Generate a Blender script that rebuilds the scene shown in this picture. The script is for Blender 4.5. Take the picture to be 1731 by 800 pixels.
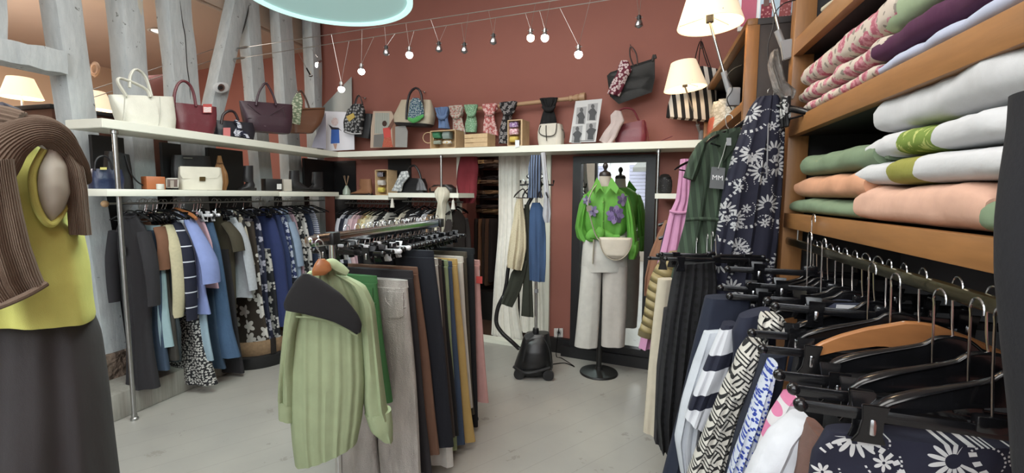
import bpy, bmesh, math, random
from mathutils import Vector, Matrix, noise
for o in list(bpy.data.objects): bpy.data.objects.remove(o)
S = bpy.context.scene
COL = S.collection
rnd = random.Random(7)
PI = math.pi

# ------------------------------------------------------------------ camera
CAM = Vector((0, 0, 1.5))
F_PX, YAW, PITCH, ROLL = 775.0, math.radians(15.85), math.radians(5.2), math.radians(0.38)
_f0 = Vector((-math.sin(YAW), math.cos(YAW), 0)); _r0 = Vector((math.cos(YAW), math.sin(YAW), 0))
FW = (_f0*math.cos(PITCH) + Vector((0, 0, -math.sin(PITCH)))).normalized()
_u0 = _r0.cross(FW)
RT = _r0*math.cos(ROLL) + _u0*math.sin(ROLL)
UP = _u0*math.cos(ROLL) - _r0*math.sin(ROLL)
cam_d = bpy.data.cameras.new('camera'); cam_o = bpy.data.objects.new('camera', cam_d); COL.objects.link(cam_o)
cam_d.sensor_fit = 'HORIZONTAL'; cam_d.sensor_width = 36; cam_d.lens = 36*F_PX/1731; cam_d.clip_start = .02
cam_o.matrix_world = Matrix.Translation(CAM) @ Matrix((RT, UP, -FW)).transposed().to_4x4()
S.camera = cam_o
# ------------------------------------------------------------------ exposure, world
S.view_settings.view_transform = 'Standard'; S.view_settings.look = 'None'
S.view_settings.gamma = 1; S.view_settings.use_curve_mapping = False
S.view_settings.exposure = 0.12
W = bpy.data.worlds.new('world'); S.world = W; W.use_nodes = True
W.node_tree.nodes['Background'].inputs[0].default_value = (.86, .93, 1, 1)
W.node_tree.nodes['Background'].inputs[1].default_value = 4.0
def area(name, loc, rot, size, power, col=(1, 1, 1), sy=None):
    d = bpy.data.lights.new(name, 'AREA'); d.energy = power; d.color = col; d.size = size
    if sy: d.shape = 'RECTANGLE'; d.size_y = sy
    o = bpy.data.objects.new(name, d); COL.objects.link(o); o.location = loc; o.rotation_euler = rot
    return o
area('ceiling_fill', (-1.4, 1.7, 3.6), (0, 0, 0), 2.2, 78, (1, .97, .93), 1.8)  # added fill panel for overall brightness, not a fixture of the shop
area('ceiling_fill', (-.2, -.9, 3.6), (0, 0, 0), 2.0, 44, (1, .98, .96), 1.4)  # second added fill panel, above and behind the camera
area('shop_window_light', (-1.3, -2.3, 3.0), (math.radians(72), 0, 0), 4.4, 105, (.9, .96, 1), .9)
area('side_room_fill', (-5.2, 2.6, 3.1), (0, 0, 0), 1.6, 40, (1, .93, .84), 2.4)  # added fill that brightens the next room, apart from its own lamps
_d = bpy.data.lights.new('side_room_fill_point', 'POINT'); _d.energy = 48; _d.color = (1, .95, .88); _d.shadow_soft_size = .3  # added bare point light to lift the side room ceiling, no uplighter there
_o = bpy.data.objects.new('side_room_fill_point', _d); COL.objects.link(_o); _o.location = (-5.4, 2.4, 2.1)

# ------------------------------------------------------------------ rays and planes
def ray(u, v): return (FW*F_PX + RT*(u-865.5) - UP*(v-400)).normalized()
class Pl:
    "vertical plane n.p = d; hit(u, v) gives the point seen at that pixel of the 1731x800 frame"
    def __init__(s, n, d): s.n = Vector(n).normalized(); s.d = d/Vector(n).length
    def __call__(s, u, v):
        r = ray(u, v); t = (s.d - s.n.dot(CAM))/s.n.dot(r)
        return CAM + r*t
def PX(x): return Pl((1, 0, 0), x)
def PY(y): return Pl((0, 1, 0), y)
def PZ(z): return Pl((0, 0, 1), z)
AB = math.radians(-8.6)
DB = Vector((math.cos(AB), math.sin(AB), 0)); NB = Vector((-math.sin(AB), math.cos(AB), 0))
CB = Vector((-3.25, 4.28, 0))
def PB(off): return Pl(NB, NB.dot(CB)+off)          # parallel to the back wall, off behind the shelf front
def WB(s, off, z): return CB + DB*s + NB*off + Vector((0, 0, z))
def PF(u, base, mix):
    "plane through the point of plane base at column u, turned by mix (0..1) towards the camera"
    a = base(u, 329); a.z = 0
    t = (CAM-a); t.z = 0; t.normalize()
    n = base.n.copy()
    if n.dot(t) < 0: n = -n
    m = (n*(1-mix)+t*mix).normalized()
    return Pl(m, m.dot(a))
def PD(u, dist):
    r = ray(u, 329); r.z = 0; r.normalize(); a = r*dist
    return Pl(r, r.dot(a))

# ------------------------------------------------------------------ mesh helpers
def lin(h):
    if isinstance(h, str):
        h = h.lstrip('#'); c = [int(h[i:i+2], 16)/255 for i in (0, 2, 4)]
    else: c = list(h)[:3]
    c = [x/12.92 if x <= .04045 else ((x+.055)/1.055)**2.4 for x in c]; g = .3*c[0]+.59*c[1]+.11*c[2]
    return tuple(max(0, g+(x-g)*.84) for x in c)+(1,)
def smooth_pts(P, n):
    P = [Vector(p) for p in P]
    if len(P) < 3:
        return [P[0].lerp(P[-1], i/(n-1)) for i in range(n)]
    L = [0]
    for i in range(1, len(P)): L.append(L[-1]+max(1e-6, (P[i]-P[i-1]).length))
    out = []
    for i in range(n):
        s = L[-1]*i/(n-1); k = 0
        while k < len(P)-2 and L[k+1] < s: k += 1
        t = (s-L[k])/(L[k+1]-L[k]); p0 = P[max(0, k-1)]; p1 = P[k]; p2 = P[k+1]; p3 = P[min(len(P)-1, k+2)]
        out.append(.5*((2*p1)+(p2-p0)*t+(2*p0-5*p1+4*p2-p3)*t*t+(3*p1-p0-3*p2+p3)*t**3))
    return out
def lerp_list(a, n):
    if not isinstance(a, (list, tuple)): return [a]*n
    out = []
    for i in range(n):
        s = (len(a)-1)*i/(n-1); k = min(int(s), len(a)-2); out.append(a[k]+(a[k+1]-a[k])*(s-k))
    return out
class MB:
    def __init__(s): s.b = bmesh.new()
    def box(s, c, d, rot=None, bev=0.0):
        c = Vector(c); M = Matrix.Translation(c)
        if rot is not None: M = M @ (Matrix.Rotation(rot, 4, 'Z') if isinstance(rot, (int, float)) else rot.to_4x4())
        b2 = bmesh.new(); bmesh.ops.create_cube(b2, size=1)
        for v in b2.verts: v.co = Vector((v.co.x*d[0], v.co.y*d[1], v.co.z*d[2]))
        if bev: bmesh.ops.bevel(b2, geom=b2.edges[:], offset=min(bev, min(d)*.45), segments=2, affect='EDGES', profile=.5)
        for v in b2.verts: v.co = M @ v.co
        s.merge(b2); return s
    def merge(s, b2):
        m = {}
        for v in b2.verts: m[v] = s.b.verts.new(v.co)
        for f in b2.faces:
            try: s.b.faces.new([m[v] for v in f.verts])
            except ValueError: pass
        b2.free()
    def prism(s, poly, ext, bev=0.0):
        "closed polygon of 3D points swept along the vector ext"
        b2 = bmesh.new(); ext = Vector(ext)
        A = [b2.verts.new(Vector(p)) for p in poly]; B = [b2.verts.new(Vector(p)+ext) for p in poly]
        n = len(A); b2.faces.new(A); b2.faces.new(B[::-1])
        for i in range(n): b2.faces.new((A[(i+1) % n], A[i], B[i], B[(i+1) % n]))
        bmesh.ops.recalc_face_normals(b2, faces=b2.faces[:])
        if bev: bmesh.ops.bevel(b2, geom=b2.edges[:], offset=bev, segments=2, affect='EDGES')
        s.merge(b2); return s
    def rings(s, R, closed=True, cap=True):
        V = [[s.b.verts.new(p) for p in r] for r in R]; n = len(V[0])
        for i in range(len(V)-1):
            for j in range(n if closed else n-1):
                k = (j+1) % n; s.b.faces.new((V[i][j], V[i][k], V[i+1][k], V[i+1][j]))
        if cap and closed:
            s.b.faces.new(V[0][::-1]); s.b.faces.new(V[-1])
        return s
    def tube(s, P, r, n=8, m=None, flat=1.0, up=None, cap=True, ribs=0, rib=.0):
        P = smooth_pts(P, m) if m else [Vector(p) for p in P]
        rr = lerp_list(r, len(P)); R = []
        t = (P[1]-P[0]).normalized(); u = Vector(up) if up else (Vector((0, 0, 1)) if abs(t.z) < .9 else Vector((1, 0, 0)))
        for i, p in enumerate(P):
            t = (P[min(i+1, len(P)-1)]-P[max(i-1, 0)]).normalized()
            if t.length < .5: t = Vector((0, 0, 1))
            x = t.cross(u)
            if x.length < 1e-4: x = t.orthogonal()
            x.normalize(); y = x.cross(t).normalized()
            if not up: u = y
            R.append([p + (x*(math.cos(a)*rr[i]*flat) + y*(math.sin(a)*rr[i]))*(1+(rib*math.cos(ribs*a)/rr[i] if ribs else 0)) for a in [2*PI*k/n for k in range(n)]])
        return s.rings(R, cap=cap)
    def lathe(s, prof, c=(0, 0, 0), n=24, cap=True):
        c = Vector(c)
        return s.rings([[c+Vector((r*math.cos(2*PI*k/n), r*math.sin(2*PI*k/n), z)) for k in range(n)] for r, z in prof], cap=cap)
    def ball(s, c, r, n=12, sc=(1, 1, 1)):
        b2 = bmesh.new(); bmesh.ops.create_uvsphere(b2, u_segments=n, v_segments=max(6, n//2+2), radius=1)
        for v in b2.verts: v.co = Vector(c)+Vector((v.co.x*r*sc[0], v.co.y*r*sc[1], v.co.z*r*sc[2]))
        s.merge(b2); return s
    def sheet(s, G, th, both=True):
        "grid of points given a thickness th along its normals"
        nr, nc = len(G), len(G[0])
        def nrm(i, j):
            a = G[min(i+1, nr-1)][j]-G[max(i-1, 0)][j]; b = G[i][min(j+1, nc-1)]-G[i][max(j-1, 0)]
            k = a.cross(b); return k.normalized() if k.length > 1e-9 else Vector((0, 0, 1))
        N = [[nrm(i, j)*th*.5 for j in range(nc)] for i in range(nr)]
        A = [[s.b.verts.new(G[i][j]+N[i][j]) for j in range(nc)] for i in range(nr)]
        B = [[s.b.verts.new(G[i][j]-N[i][j]) for j in range(nc)] for i in range(nr)]
        for i in range(nr-1):
            for j in range(nc-1):
                s.b.faces.new((A[i][j], A[i+1][j], A[i+1][j+1], A[i][j+1]))
                s.b.faces.new((B[i][j], B[i][j+1], B[i+1][j+1], B[i+1][j]))
        for i in range(nr-1):
            s.b.faces.new((A[i][0], B[i][0], B[i+1][0], A[i+1][0])); s.b.faces.new((A[i][-1], A[i+1][-1], B[i+1][-1], B[i][-1]))
        for j in range(nc-1):
            s.b.faces.new((A[0][j], A[0][j+1], B[0][j+1], B[0][j])); s.b.faces.new((A[-1][j], B[-1][j], B[-1][j+1], A[-1][j+1]))
        return s
    def drape(s, rows, t=.03, n=30, m=26, fold=.006, k=4.0, seed=0, ex=.8, topfold=.15, wob=.012, cap=True, lin_=False, ribs=0, rib=0.0):
        """hanging cloth: rows of (left point, right point) from the top down, a closed tube of half thickness t
        whose front and back ripple together into vertical folds"""
        Lp = [Vector(a) for a, b in rows]; Rp = [Vector(b) for a, b in rows]
        if lin_:
            def rs(P):
                o = []
                for i in range(m):
                    q = (len(P)-1)*i/(m-1); kk = min(int(q), len(P)-2); o.append(P[kk].lerp(P[kk+1], q-kk))
                return o
            Lp, Rp = rs(Lp), rs(Rp)
        else:
            mid = [(a+b)*.5 for a, b in zip(Lp, Rp)]
            D = [0]
            for i in range(1, len(mid)): D.append(D[-1]+max(1e-5, (mid[i]-mid[i-1]).length))
            def at(P, q):
                kk = 0
                while kk < len(P)-2 and D[kk+1] < q: kk += 1
                u = (q-D[kk])/(D[kk+1]-D[kk]); return P[kk].lerp(P[kk+1], u)
            def at_s(P, q):
                h = D[-1]*.02; return (at(P, max(0, q-h))+at(P, q)*2+at(P, min(D[-1], q+h)))*.25
            Q = [D[-1]*i/(m-1) for i in range(m)]
            Lp, Rp = [at_s(Lp, q) for q in Q], [at_s(Rp, q) for q in Q]
        tt = lerp_list(t, m); R = []
        rr = random.Random(seed); ph = rr.uniform(0, 6.28); ph2 = rr.uniform(0, 6.28); dr = rr.uniform(-1, 1)
        for i in range(m):
            v = i/(m-1); a = Rp[i]-Lp[i]; c = (Rp[i]+Lp[i])*.5; w = a.length*.5; a = a.normalized() if w > 1e-6 else Vector((1, 0, 0))
            nr = a.cross(Vector((0, 0, 1)))
            nr = nr.normalized() if nr.length > .1 else Vector((0, 1, 0))
            ring = []
            fa = fold*(topfold+(1-topfold)*v)
            for j in range(n):
                th = 2*PI*j/n; ct, st = math.cos(th), math.sin(th)
                x = math.copysign(abs(ct)**ex, ct); y = math.copysign(abs(st)**ex, st)
                f = fa*(math.sin(k*PI*x+ph+dr*v*2)+.5*math.sin(k*1.7*PI*x+ph2-v*1.3))
                f += fa*.5*math.sin(v*9+x*3+ph2)
                p = c+a*(x*w)+nr*(y*tt[i]+f+(rib*math.sin(ribs*PI*x)*(1 if st > 0 else -1) if ribs else 0))
                p = p+nr*(wob*noise.noise(Vector((p.x*3+seed, p.y*3, p.z*2.2)))*min(1, v*3))
                ring.append(p)
            R.append(ring)
        return s.rings(R, cap=cap)
    def build(s, name, mat, parent=None, loc=None, sharp=38, flat=False):
        "link as one mesh object; loc = the world point taken as its origin"
        bmesh.ops.recalc_face_normals(s.b, faces=s.b.faces[:])
        if loc is not None:
            for v in s.b.verts: v.co -= Vector(loc)
        me = bpy.data.meshes.new(name); s.b.to_mesh(me); s.b.free()
        if not flat:
            me.polygons.foreach_set('use_smooth', [True]*len(me.polygons)); me.set_sharp_from_angle(angle=math.radians(sharp))
        if mat is not None: me.materials.append(mat)
        o = bpy.data.objects.new(name, me); COL.objects.link(o)
        if parent is not None: o.parent = parent
        elif loc is not None: o.location = loc
        return o

class Thing:
    "an Empty at the thing's base; parts are given in world coordinates"
    def __init__(s, name, label, cat, loc, group=None):
        s.o = bpy.data.objects.new(name, None); COL.objects.link(s.o); s.o.empty_display_size = .05
        s.loc = Vector(loc); s.o.location = s.loc; tag(s.o, label, cat, group)
    def part(s, name, mb, mat, label=None, parent=None, **kw):
        o = mb.build(name, mat, parent or s.o, loc=s.loc, **kw)
        if label: o['label'] = label
        return o
def tag(o, label, cat, group=None, kind=None):
    o['label'] = label; o['category'] = cat
    if group: o['group'] = group
    if kind: o['kind'] = kind
    return o
def single(name, mb, mat, label, cat, loc, group=None, kind=None, **kw):
    return tag(mb.build(name, mat, None, loc=loc, **kw), label, cat, group, kind)
def struct(name, mb, mat, label=None, parent=None, **kw):
    o = mb.build(name, mat, parent, **kw)
    if parent is None: o['kind'] = 'structure'
    return o
def dup(root, loc, rz=0.0, label=None, group=None, tilt=None):
    r = root.copy(); COL.objects.link(r); r.location = loc; r.rotation_euler = tilt or (0, 0, rz)
    if label: r['label'] = label
    if group: r['group'] = group
    for ch in root.children:
        c = ch.copy(); COL.objects.link(c); c.parent = r
        for g in ch.children:
            d = g.copy(); COL.objects.link(d); d.parent = c
    return r
def text_mesh(body, size, M, depth=.0006):
    "lettering as mesh faces, placed by the matrix M"
    cu = bpy.data.curves.new('letters', 'FONT'); cu.body = body; cu.size = size; cu.extrude = depth; cu.align_x = 'CENTER'; cu.align_y = 'CENTER'
    o = bpy.data.objects.new('letters', cu); COL.objects.link(o)
    dg = bpy.context.evaluated_depsgraph_get(); me = bpy.data.meshes.new_from_object(o.evaluated_get(dg))
    bpy.data.objects.remove(o); bpy.data.curves.remove(cu)
    mb = MB(); mb.b.from_mesh(me); bpy.data.meshes.remove(me)
    for v in mb.b.verts: v.co = M @ v.co
    return mb
def frame_M(c, right, up):
    r = Vector(right).normalized(); u = Vector(up).normalized(); n = r.cross(u)
    return Matrix.Translation(c) @ Matrix((r, u, n)).transposed().to_4x4()

# ------------------------------------------------------------------ materials
_mats = {}
class NT:
    def __init__(s, name, rough=.6, metal=0.0, sheen=0.0):
        s.m = bpy.data.materials.new(name); s.m.use_nodes = True; s.t = s.m.node_tree; s.b = s.t.nodes['Principled BSDF']
        s.b.inputs['Roughness'].default_value = rough; s.b.inputs['Metallic'].default_value = metal
        if sheen: s.b.inputs['Sheen Weight'].default_value = sheen
    def node(s, ty, **kw):
        n = s.t.nodes.new(ty)
        for k, v in kw.items(): setattr(n, k, v)
        return n
    def ln(s, a, b): s.t.links.new(a, b)
    def M(s, op, a, b=None, c=None):
        n = s.node('ShaderNodeMath', operation=op)
        for i, x in enumerate((a, b, c)):
            if x is None: continue
            if isinstance(x, (int, float)): n.inputs[i].default_value = x
            else: s.ln(x, n.inputs[i])
        return n.outputs[0]
    def coord(s, sc=(1, 1, 1), rot=(0, 0, 0), kind='Object'):
        tc = s.node('ShaderNodeTexCoord'); mp = s.node('ShaderNodeMapping')
        mp.inputs['Scale'].default_value = sc; mp.inputs['Rotation'].default_value = rot
        s.ln(tc.outputs[kind], mp.inputs[0]); return mp.outputs[0]
    def noise(s, vec, scale, detail=3, out='Fac', rough=.5):
        n = s.node('ShaderNodeTexNoise'); n.inputs['Scale'].default_value = scale; n.inputs['Detail'].default_value = detail; n.inputs['Roughness'].default_value = rough
        s.ln(vec, n.inputs['Vector']); return n.outputs[out]
    def mix(s, f, a, b):
        n = s.node('ShaderNodeMix', data_type='RGBA')
        if isinstance(f, (int, float)): n.inputs[0].default_value = f
        else: s.ln(f, n.inputs[0])
        for i, x in ((6, a), (7, b)):
            if isinstance(x, (str, tuple, list)): n.inputs[i].default_value = lin(x) if isinstance(x, str) else tuple(x)
            else: s.ln(x, n.inputs[i])
        return n.outputs[2]
    def col(s, x):
        if isinstance(x, str): s.b.inputs['Base Color'].default_value = lin(x)
        else: s.ln(x, s.b.inputs['Base Color'])
    def bump(s, h, strength=.3, dist=.002):
        n = s.node('ShaderNodeBump'); n.inputs['Strength'].default_value = strength; n.inputs['Distance'].default_value = dist
        s.ln(h, n.inputs['Height']); s.ln(n.outputs[0], s.b.inputs['Normal'])
    def step(s, x, thr): return s.M('GREATER_THAN', x, thr)
    def xyz(s, v):
        n = s.node('ShaderNodeSeparateXYZ'); s.ln(v, n.inputs[0]); return n.outputs
    def ramp01(s, x, lo, hi):
        n = s.node('ShaderNodeMapRange'); s.ln(x, n.inputs[0]); n.inputs[1].default_value = lo; n.inputs[2].default_value = hi; return n.outputs[0]
def cached(f):
    def g(*a, **k):
        key = (f.__name__, a, tuple(sorted(k.items())))
        if key not in _mats: _mats[key] = f(*a, **k)
        return _mats[key]
    return g
def shade(hexc, f):
    c = lin(hexc); return tuple(min(1, x*f) for x in c[:3])+(1,)
@cached
def plain(hexc, rough=.5, metal=0.0, var=.12, sc=9.0, bump=.0, coat=0.0):
    m = NT('plain', rough, metal); v = m.coord()
    m.col(m.mix(m.noise(v, sc), shade(hexc, 1-var), shade(hexc, 1+var)))
    if bump: m.bump(m.noise(v, 120, 2), bump, .002)
    if coat: m.b.inputs['Coat Weight'].default_value = coat
    return m.m
@cached
def cloth(hexc, rough=.9, var=.12, weave=900.0, wr=.35, sheen=.0):
    "woven cloth with small creases"
    m = NT('cloth', rough, 0, sheen); v = m.coord()
    m.col(m.mix(m.noise(v, 22, 4), shade(hexc, 1-var), shade(hexc, 1+var)))
    h = m.M('ADD', m.M('MULTIPLY', m.noise(m.coord((1, 1, .45)), 16, 4), 1.0), m.M('MULTIPLY', m.noise(v, weave, 1), .12))
    m.bump(h, wr, .012); return m.m
@cached
def knit(hexc, freq=170.0, ax='X', rough=.95, depth=.6):
    m = NT('knit', rough, 0, .1); v = m.coord()
    w = m.node('ShaderNodeTexWave', wave_type='BANDS', bands_direction=ax); w.inputs['Scale'].default_value = freq/6.28*2; w.inputs['Distortion'].default_value = .8; w.inputs['Detail'].default_value = 1; w.inputs['Detail Scale'].default_value = .4
    m.ln(v, w.inputs[0]); m.col(m.mix(m.noise(v, 60, 3), shade(hexc, .85), shade(hexc, 1.15))); m.bump(w.outputs['Fac'], depth, .006); return m.m
@cached
def denim(hexc):
    m = NT('denim', .9); v = m.coord((1, 1, .25))
    f = m.ramp01(m.M('ADD', m.M('MULTIPLY', m.noise(v, 9, 3), .7), m.M('MULTIPLY', m.noise(m.coord(), 320, 2), .45)), .3, .9)
    m.col(m.mix(f, shade(hexc, .72), shade(hexc, 1.45))); m.bump(m.noise(m.coord(), 25, 4), .35, .01); return m.m
@cached
def metalm(hexc='#b9b9b9', rough=.22):
    m = NT('metal', rough, 1.0); m.col(m.mix(m.noise(m.coord(), 40), shade(hexc, .85), shade(hexc, 1.1))); return m.m
@cached
def glossblack(rough=.18):
    m = NT('black_plastic', rough); m.col(m.mix(m.noise(m.coord(), 30), '#0c0c0e', '#17171a')); return m.m
@cached
def leather(hexc, rough=.45, grain=260.0, s=.25):
    m = NT('leather', rough); v = m.coord(); vo = m.node('ShaderNodeTexVoronoi'); vo.inputs['Scale'].default_value = grain; m.ln(v, vo.inputs[0])
    m.col(m.mix(m.noise(v, 12), shade(hexc, .88), shade(hexc, 1.12)))
    m.bump(m.M('ADD', vo.outputs['Distance'], m.M('MULTIPLY', m.noise(v, 14, 3), 4)), s, .003); return m.m
@cached
def wood(hexc, dark=.62, ax=(1, 1, 1), rough=.42):
    m = NT('wood', rough); v = m.coord(ax); n = m.noise(v, 7, 6, rough=.6)
    g = m.noise(m.coord(tuple(a*6 for a in ax)), 12, 4)
    m.col(m.mix(m.ramp01(m.M('ADD', m.M('MULTIPLY', n, .7), m.M('MULTIPLY', g, .3)), .3, .72), shade(hexc, dark), shade(hexc, 1.15))); m.bump(g, .12, .002); return m.m
@cached
def stripes(c1, c2, period, duty=.5, ax='Z', off=0.0, rot=0.0):
    m = NT('stripes', .85); x = m.xyz(m.coord((1, 1, 1), (0, rot, 0)))[{'X': 0, 'Y': 1, 'Z': 2}[ax]]
    f = m.M('FRACT', m.M('ADD', m.M('DIVIDE', x, period), off+100)); m.col(m.mix(m.step(f, duty), c1, c2))
    m.bump(m.noise(m.coord(), 18, 4), .3, .01); return m.m
def cells(m, vec, scale, rand=1.0, jit=0.0):
    "2D cells on the plane of the cloth: returns (radius, angle, random value)"
    vo = m.node('ShaderNodeTexVoronoi', voronoi_dimensions='2D'); vo.inputs['Scale'].default_value = 1; vo.inputs['Randomness'].default_value = rand
    mp = m.node('ShaderNodeVectorMath', operation='SCALE'); mp.inputs[3].default_value = scale; m.ln(vec, mp.inputs[0]); m.ln(mp.outputs[0], vo.inputs['Vector'])
    d = m.node('ShaderNodeVectorMath', operation='SUBTRACT'); m.ln(mp.outputs[0], d.inputs[0]); m.ln(vo.outputs['Position'], d.inputs[1])
    x = m.xyz(d.outputs[0]); r = m.M('SQRT', m.M('ADD', m.M('POWER', m.M('ABSOLUTE', x[0]), 2), m.M('POWER', m.M('ABSOLUTE', x[1]), 2)))
    rc = m.xyz(vo.outputs['Color'])
    return r, m.M('ADD', m.M('ARCTAN2', x[1], x[0]), m.M('MULTIPLY', rc[0], 6.0)), rc[1]
def planar(m, ax='XZ', off=(0, 0)):
    x = m.xyz(m.coord()); c = m.node('ShaderNodeCombineXYZ'); i = {'X': 0, 'Y': 1, 'Z': 2}
    m.ln(m.M('ADD', x[i[ax[0]]], 50+off[0]), c.inputs[0]); m.ln(m.M('ADD', x[i[ax[1]]], 50+off[1]), c.inputs[1]); return c.outputs[0]
def petals(m, cell, n, rin, rout, depth=.5):
    r, a, _ = cell
    lim = m.M('MULTIPLY', m.M('ADD', m.M('MULTIPLY', m.M('ABSOLUTE', m.M('COSINE', m.M('MULTIPLY', a, n/2))), depth), 1-depth), rout)
    return m.M('MULTIPLY', m.M('LESS_THAN', r, lim), m.M('GREATER_THAN', r, rin))
def dashes(m, cell, r0, r1, n, duty=.1):
    r, a, _ = cell
    return m.M('MULTIPLY', m.M('MULTIPLY', m.M('GREATER_THAN', r, r0), m.M('LESS_THAN', r, r1)), m.M('GREATER_THAN', m.M('SINE', m.M('MULTIPLY', a, n)), duty))
@cached
def flowers(base, petal, scale=6.0, n=5, rin=.05, rout=.45, ax='XZ', depth=.55, off=(0, 0), second=None):
    m = NT('flower_print', .85); v = planar(m, ax, off); c = cells(m, v, scale, .75)
    k = petals(m, c, n, rin, rout, depth); colr = m.mix(k, base, petal)
    if second:
        c2 = cells(m, planar(m, ax, (off[0]+3.3, off[1]+1.7)), scale*1.7, 1); colr = m.mix(petals(m, c2, 4, .1, .35, .7), colr, second)
    m.col(colr); m.bump(m.noise(m.coord(), 18, 4), .3, .01); return m.m
@cached
def daisies(base='#14152e', white='#d8d8da', scale=5.0, ax='XZ', off=(0, 0)):
    "large daisies, leaf fans and curved lines of dashes"
    m = NT('daisy_print', .85); v = planar(m, ax, off)
    c = cells(m, v, scale, .85); k = petals(m, c, 13, .12, .35, .8)
    k = m.M('MULTIPLY', k, m.M('GREATER_THAN', m.M('SINE', m.M('MULTIPLY', c[1], 1.0)), -.75))
    c2 = cells(m, planar(m, ax, (off[0]+.37, off[1]+.21)), scale*.72, .8)
    k = m.M('MAXIMUM', k, m.M('MULTIPLY', dashes(m, c2, .40, .47, 26), m.M('GREATER_THAN', m.M('SINE', c2[1]), -.3)))
    c3 = cells(m, planar(m, ax, (off[0]+.11, off[1]+.77)), scale*1.25, .9)
    k = m.M('MAXIMUM', k, m.M('MULTIPLY', dashes(m, c3, .30, .335, 22, .0), m.M('GREATER_THAN', m.M('SINE', m.M('ADD', c3[1], 2)), -.1)))
    k = m.M('MAXIMUM', k, m.M('MULTIPLY', petals(m, c3, 7, .03, .19, .8), m.M('GREATER_THAN', c3[2], .3)))
    m.col(m.mix(k, base, white)); m.bump(m.noise(m.coord(), 14, 4), .35, .012); return m.m
@cached
def basket(c1='#16161a', c2='#d9d6cf', s=26.0, rot=.6):
    m = NT('basket_print', .8)
    co = m.node('ShaderNodeMapping'); co.inputs['Rotation'].default_value = (0, 0, rot); m.ln(planar(m, 'XZ'), co.inputs[0])
    x = m.xyz(co.outputs[0]); a = m.M('MULTIPLY', x[0], s); b = m.M('MULTIPLY', x[1], s)
    par = m.M('MODULO', m.M('ADD', m.M('FLOOR', a), m.M('FLOOR', b)), 2)
    fa, fb = m.M('FRACT', m.M('MULTIPLY', m.M('FRACT', a), 3)), m.M('FRACT', m.M('MULTIPLY', m.M('FRACT', b), 3))
    k = m.M('ADD', m.M('MULTIPLY', m.step(fa, .42), par), m.M('MULTIPLY', m.step(fb, .42), m.M('SUBTRACT', 1, par)))
    m.col(m.mix(k, c1, c2)); m.bump(m.noise(m.coord(), 14, 4), .3, .01); return m.m
@cached
def blobs(base, spot, scale=60.0, thr=.32, ax='XZ', spot2=None, sc2=9.0):
    m = NT('spot_print', .85); v = planar(m, ax); c = cells(m, v, scale, 1)
    nz = m.M('MULTIPLY', m.noise(m.coord(), scale*.8, 2), .35)
    colr = m.mix(m.M('LESS_THAN', m.M('ADD', c[0], nz), thr+.17), base, spot)
    if spot2: c2 = cells(m, planar(m, ax, (2.3, 1.1)), sc2, 1); colr = m.mix(m.M('LESS_THAN', m.M('ADD', c2[0], m.M('MULTIPLY', m.noise(m.coord(), sc2*3, 3), .5)), .5), colr, spot2)
    m.col(colr); m.bump(m.noise(m.coord(), 18, 4), .3, .01); return m.m
@cached
def glow(hexc, strength, rough=.5):
    m = NT('glow', rough); m.col(hexc); m.b.inputs['Emission Color'].default_value = lin(hexc); m.b.inputs['Emission Strength'].default_value = strength; return m.m
def sh(pl, off):
    "the same plane moved off metres towards the camera"
    s = pl.n.dot(CAM)-pl.d
    return Pl(pl.n, pl.d+math.copysign(off, s))
def rows_px(pl, R): return [(pl(a, b), pl(c, d)) for a, b, c, d in R]
def rest(rows, z):
    "drop the lowest row onto the surface at height z"
    a, b = rows[-1]; d = (a.z+b.z)/2-z; n = len(rows)-1
    out = []
    for i, (p, q) in enumerate(rows):
        k = i/n if n else 1
        out.append((p-Vector((0, 0, d*k)), q-Vector((0, 0, d*k))))
    a, b = out[-1]; out[-1] = (Vector((a.x, a.y, z)), Vector((b.x, b.y, z))); return out
def quad(pl, u0, v0, u1, v1, off=0):
    q = sh(pl, off) if off else pl
    return [q(u0, v0), q(u1, v0), q(u1, v1), q(u0, v1)]
def card(mb, pts, n, th):
    mb.prism(pts, Vector(n)*(-th)); return mb
def towards(pl):
    return pl.n if (pl.n.dot(CAM)-pl.d) > 0 else -pl.n
# ================================================================== the room
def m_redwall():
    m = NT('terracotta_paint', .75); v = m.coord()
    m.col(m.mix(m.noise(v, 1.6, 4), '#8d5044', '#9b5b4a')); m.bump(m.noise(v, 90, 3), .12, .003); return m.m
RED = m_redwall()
def m_floor():
    m = NT('painted_boards', .33); v = m.coord((1, 1, 1), (0, 0, .62))
    x = m.xyz(v); fx = m.M('FRACT', m.M('MULTIPLY', m.M('ADD', x[0], 50), 5.5))
    gap = m.M('LESS_THAN', fx, .018)
    base = m.mix(m.ramp01(m.noise(m.coord(), 1.3, 5), .35, .7), '#93908a', '#a5a198')
    base = m.mix(m.step(m.noise(m.coord(), 5.5, 6, rough=.7), .64), base, '#8a867d')
    m.col(m.mix(m.M('MULTIPLY', gap, .35), base, '#63615b'))
    m.bump(m.M('SUBTRACT', m.M('MULTIPLY', m.noise(m.coord(), 11, 4), .5), gap), .25, .004); return m.m
def m_timber():
    m = NT('whitewashed_timber', .85); v = m.coord((1, 1, .22)); g = m.noise(v, 26, 6, rough=.65); k = m.noise(m.coord(), 14, 5, rough=.7)
    c = m.mix(m.ramp01(g, .3, .7), '#9aa1a3', '#b0b6b6'); c = m.mix(m.step(k, .66), c, '#6f736f')
    c = m.mix(m.step(m.noise(m.coord((1, 1, .3)), 4, 4), .64), c, '#b3ac9b')
    m.col(c); m.bump(m.M('ADD', g, m.M('MULTIPLY', k, .8)), .5, .008); return m.m
TIMBER = m_timber()
WHITE = plain('#d9dacb', .4, 0, .03)
BLACK = plain('#18181a', .5, 0, .2)
BEIGE = plain('#c4ac98', .8, 0, .05, 2.0)
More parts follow.
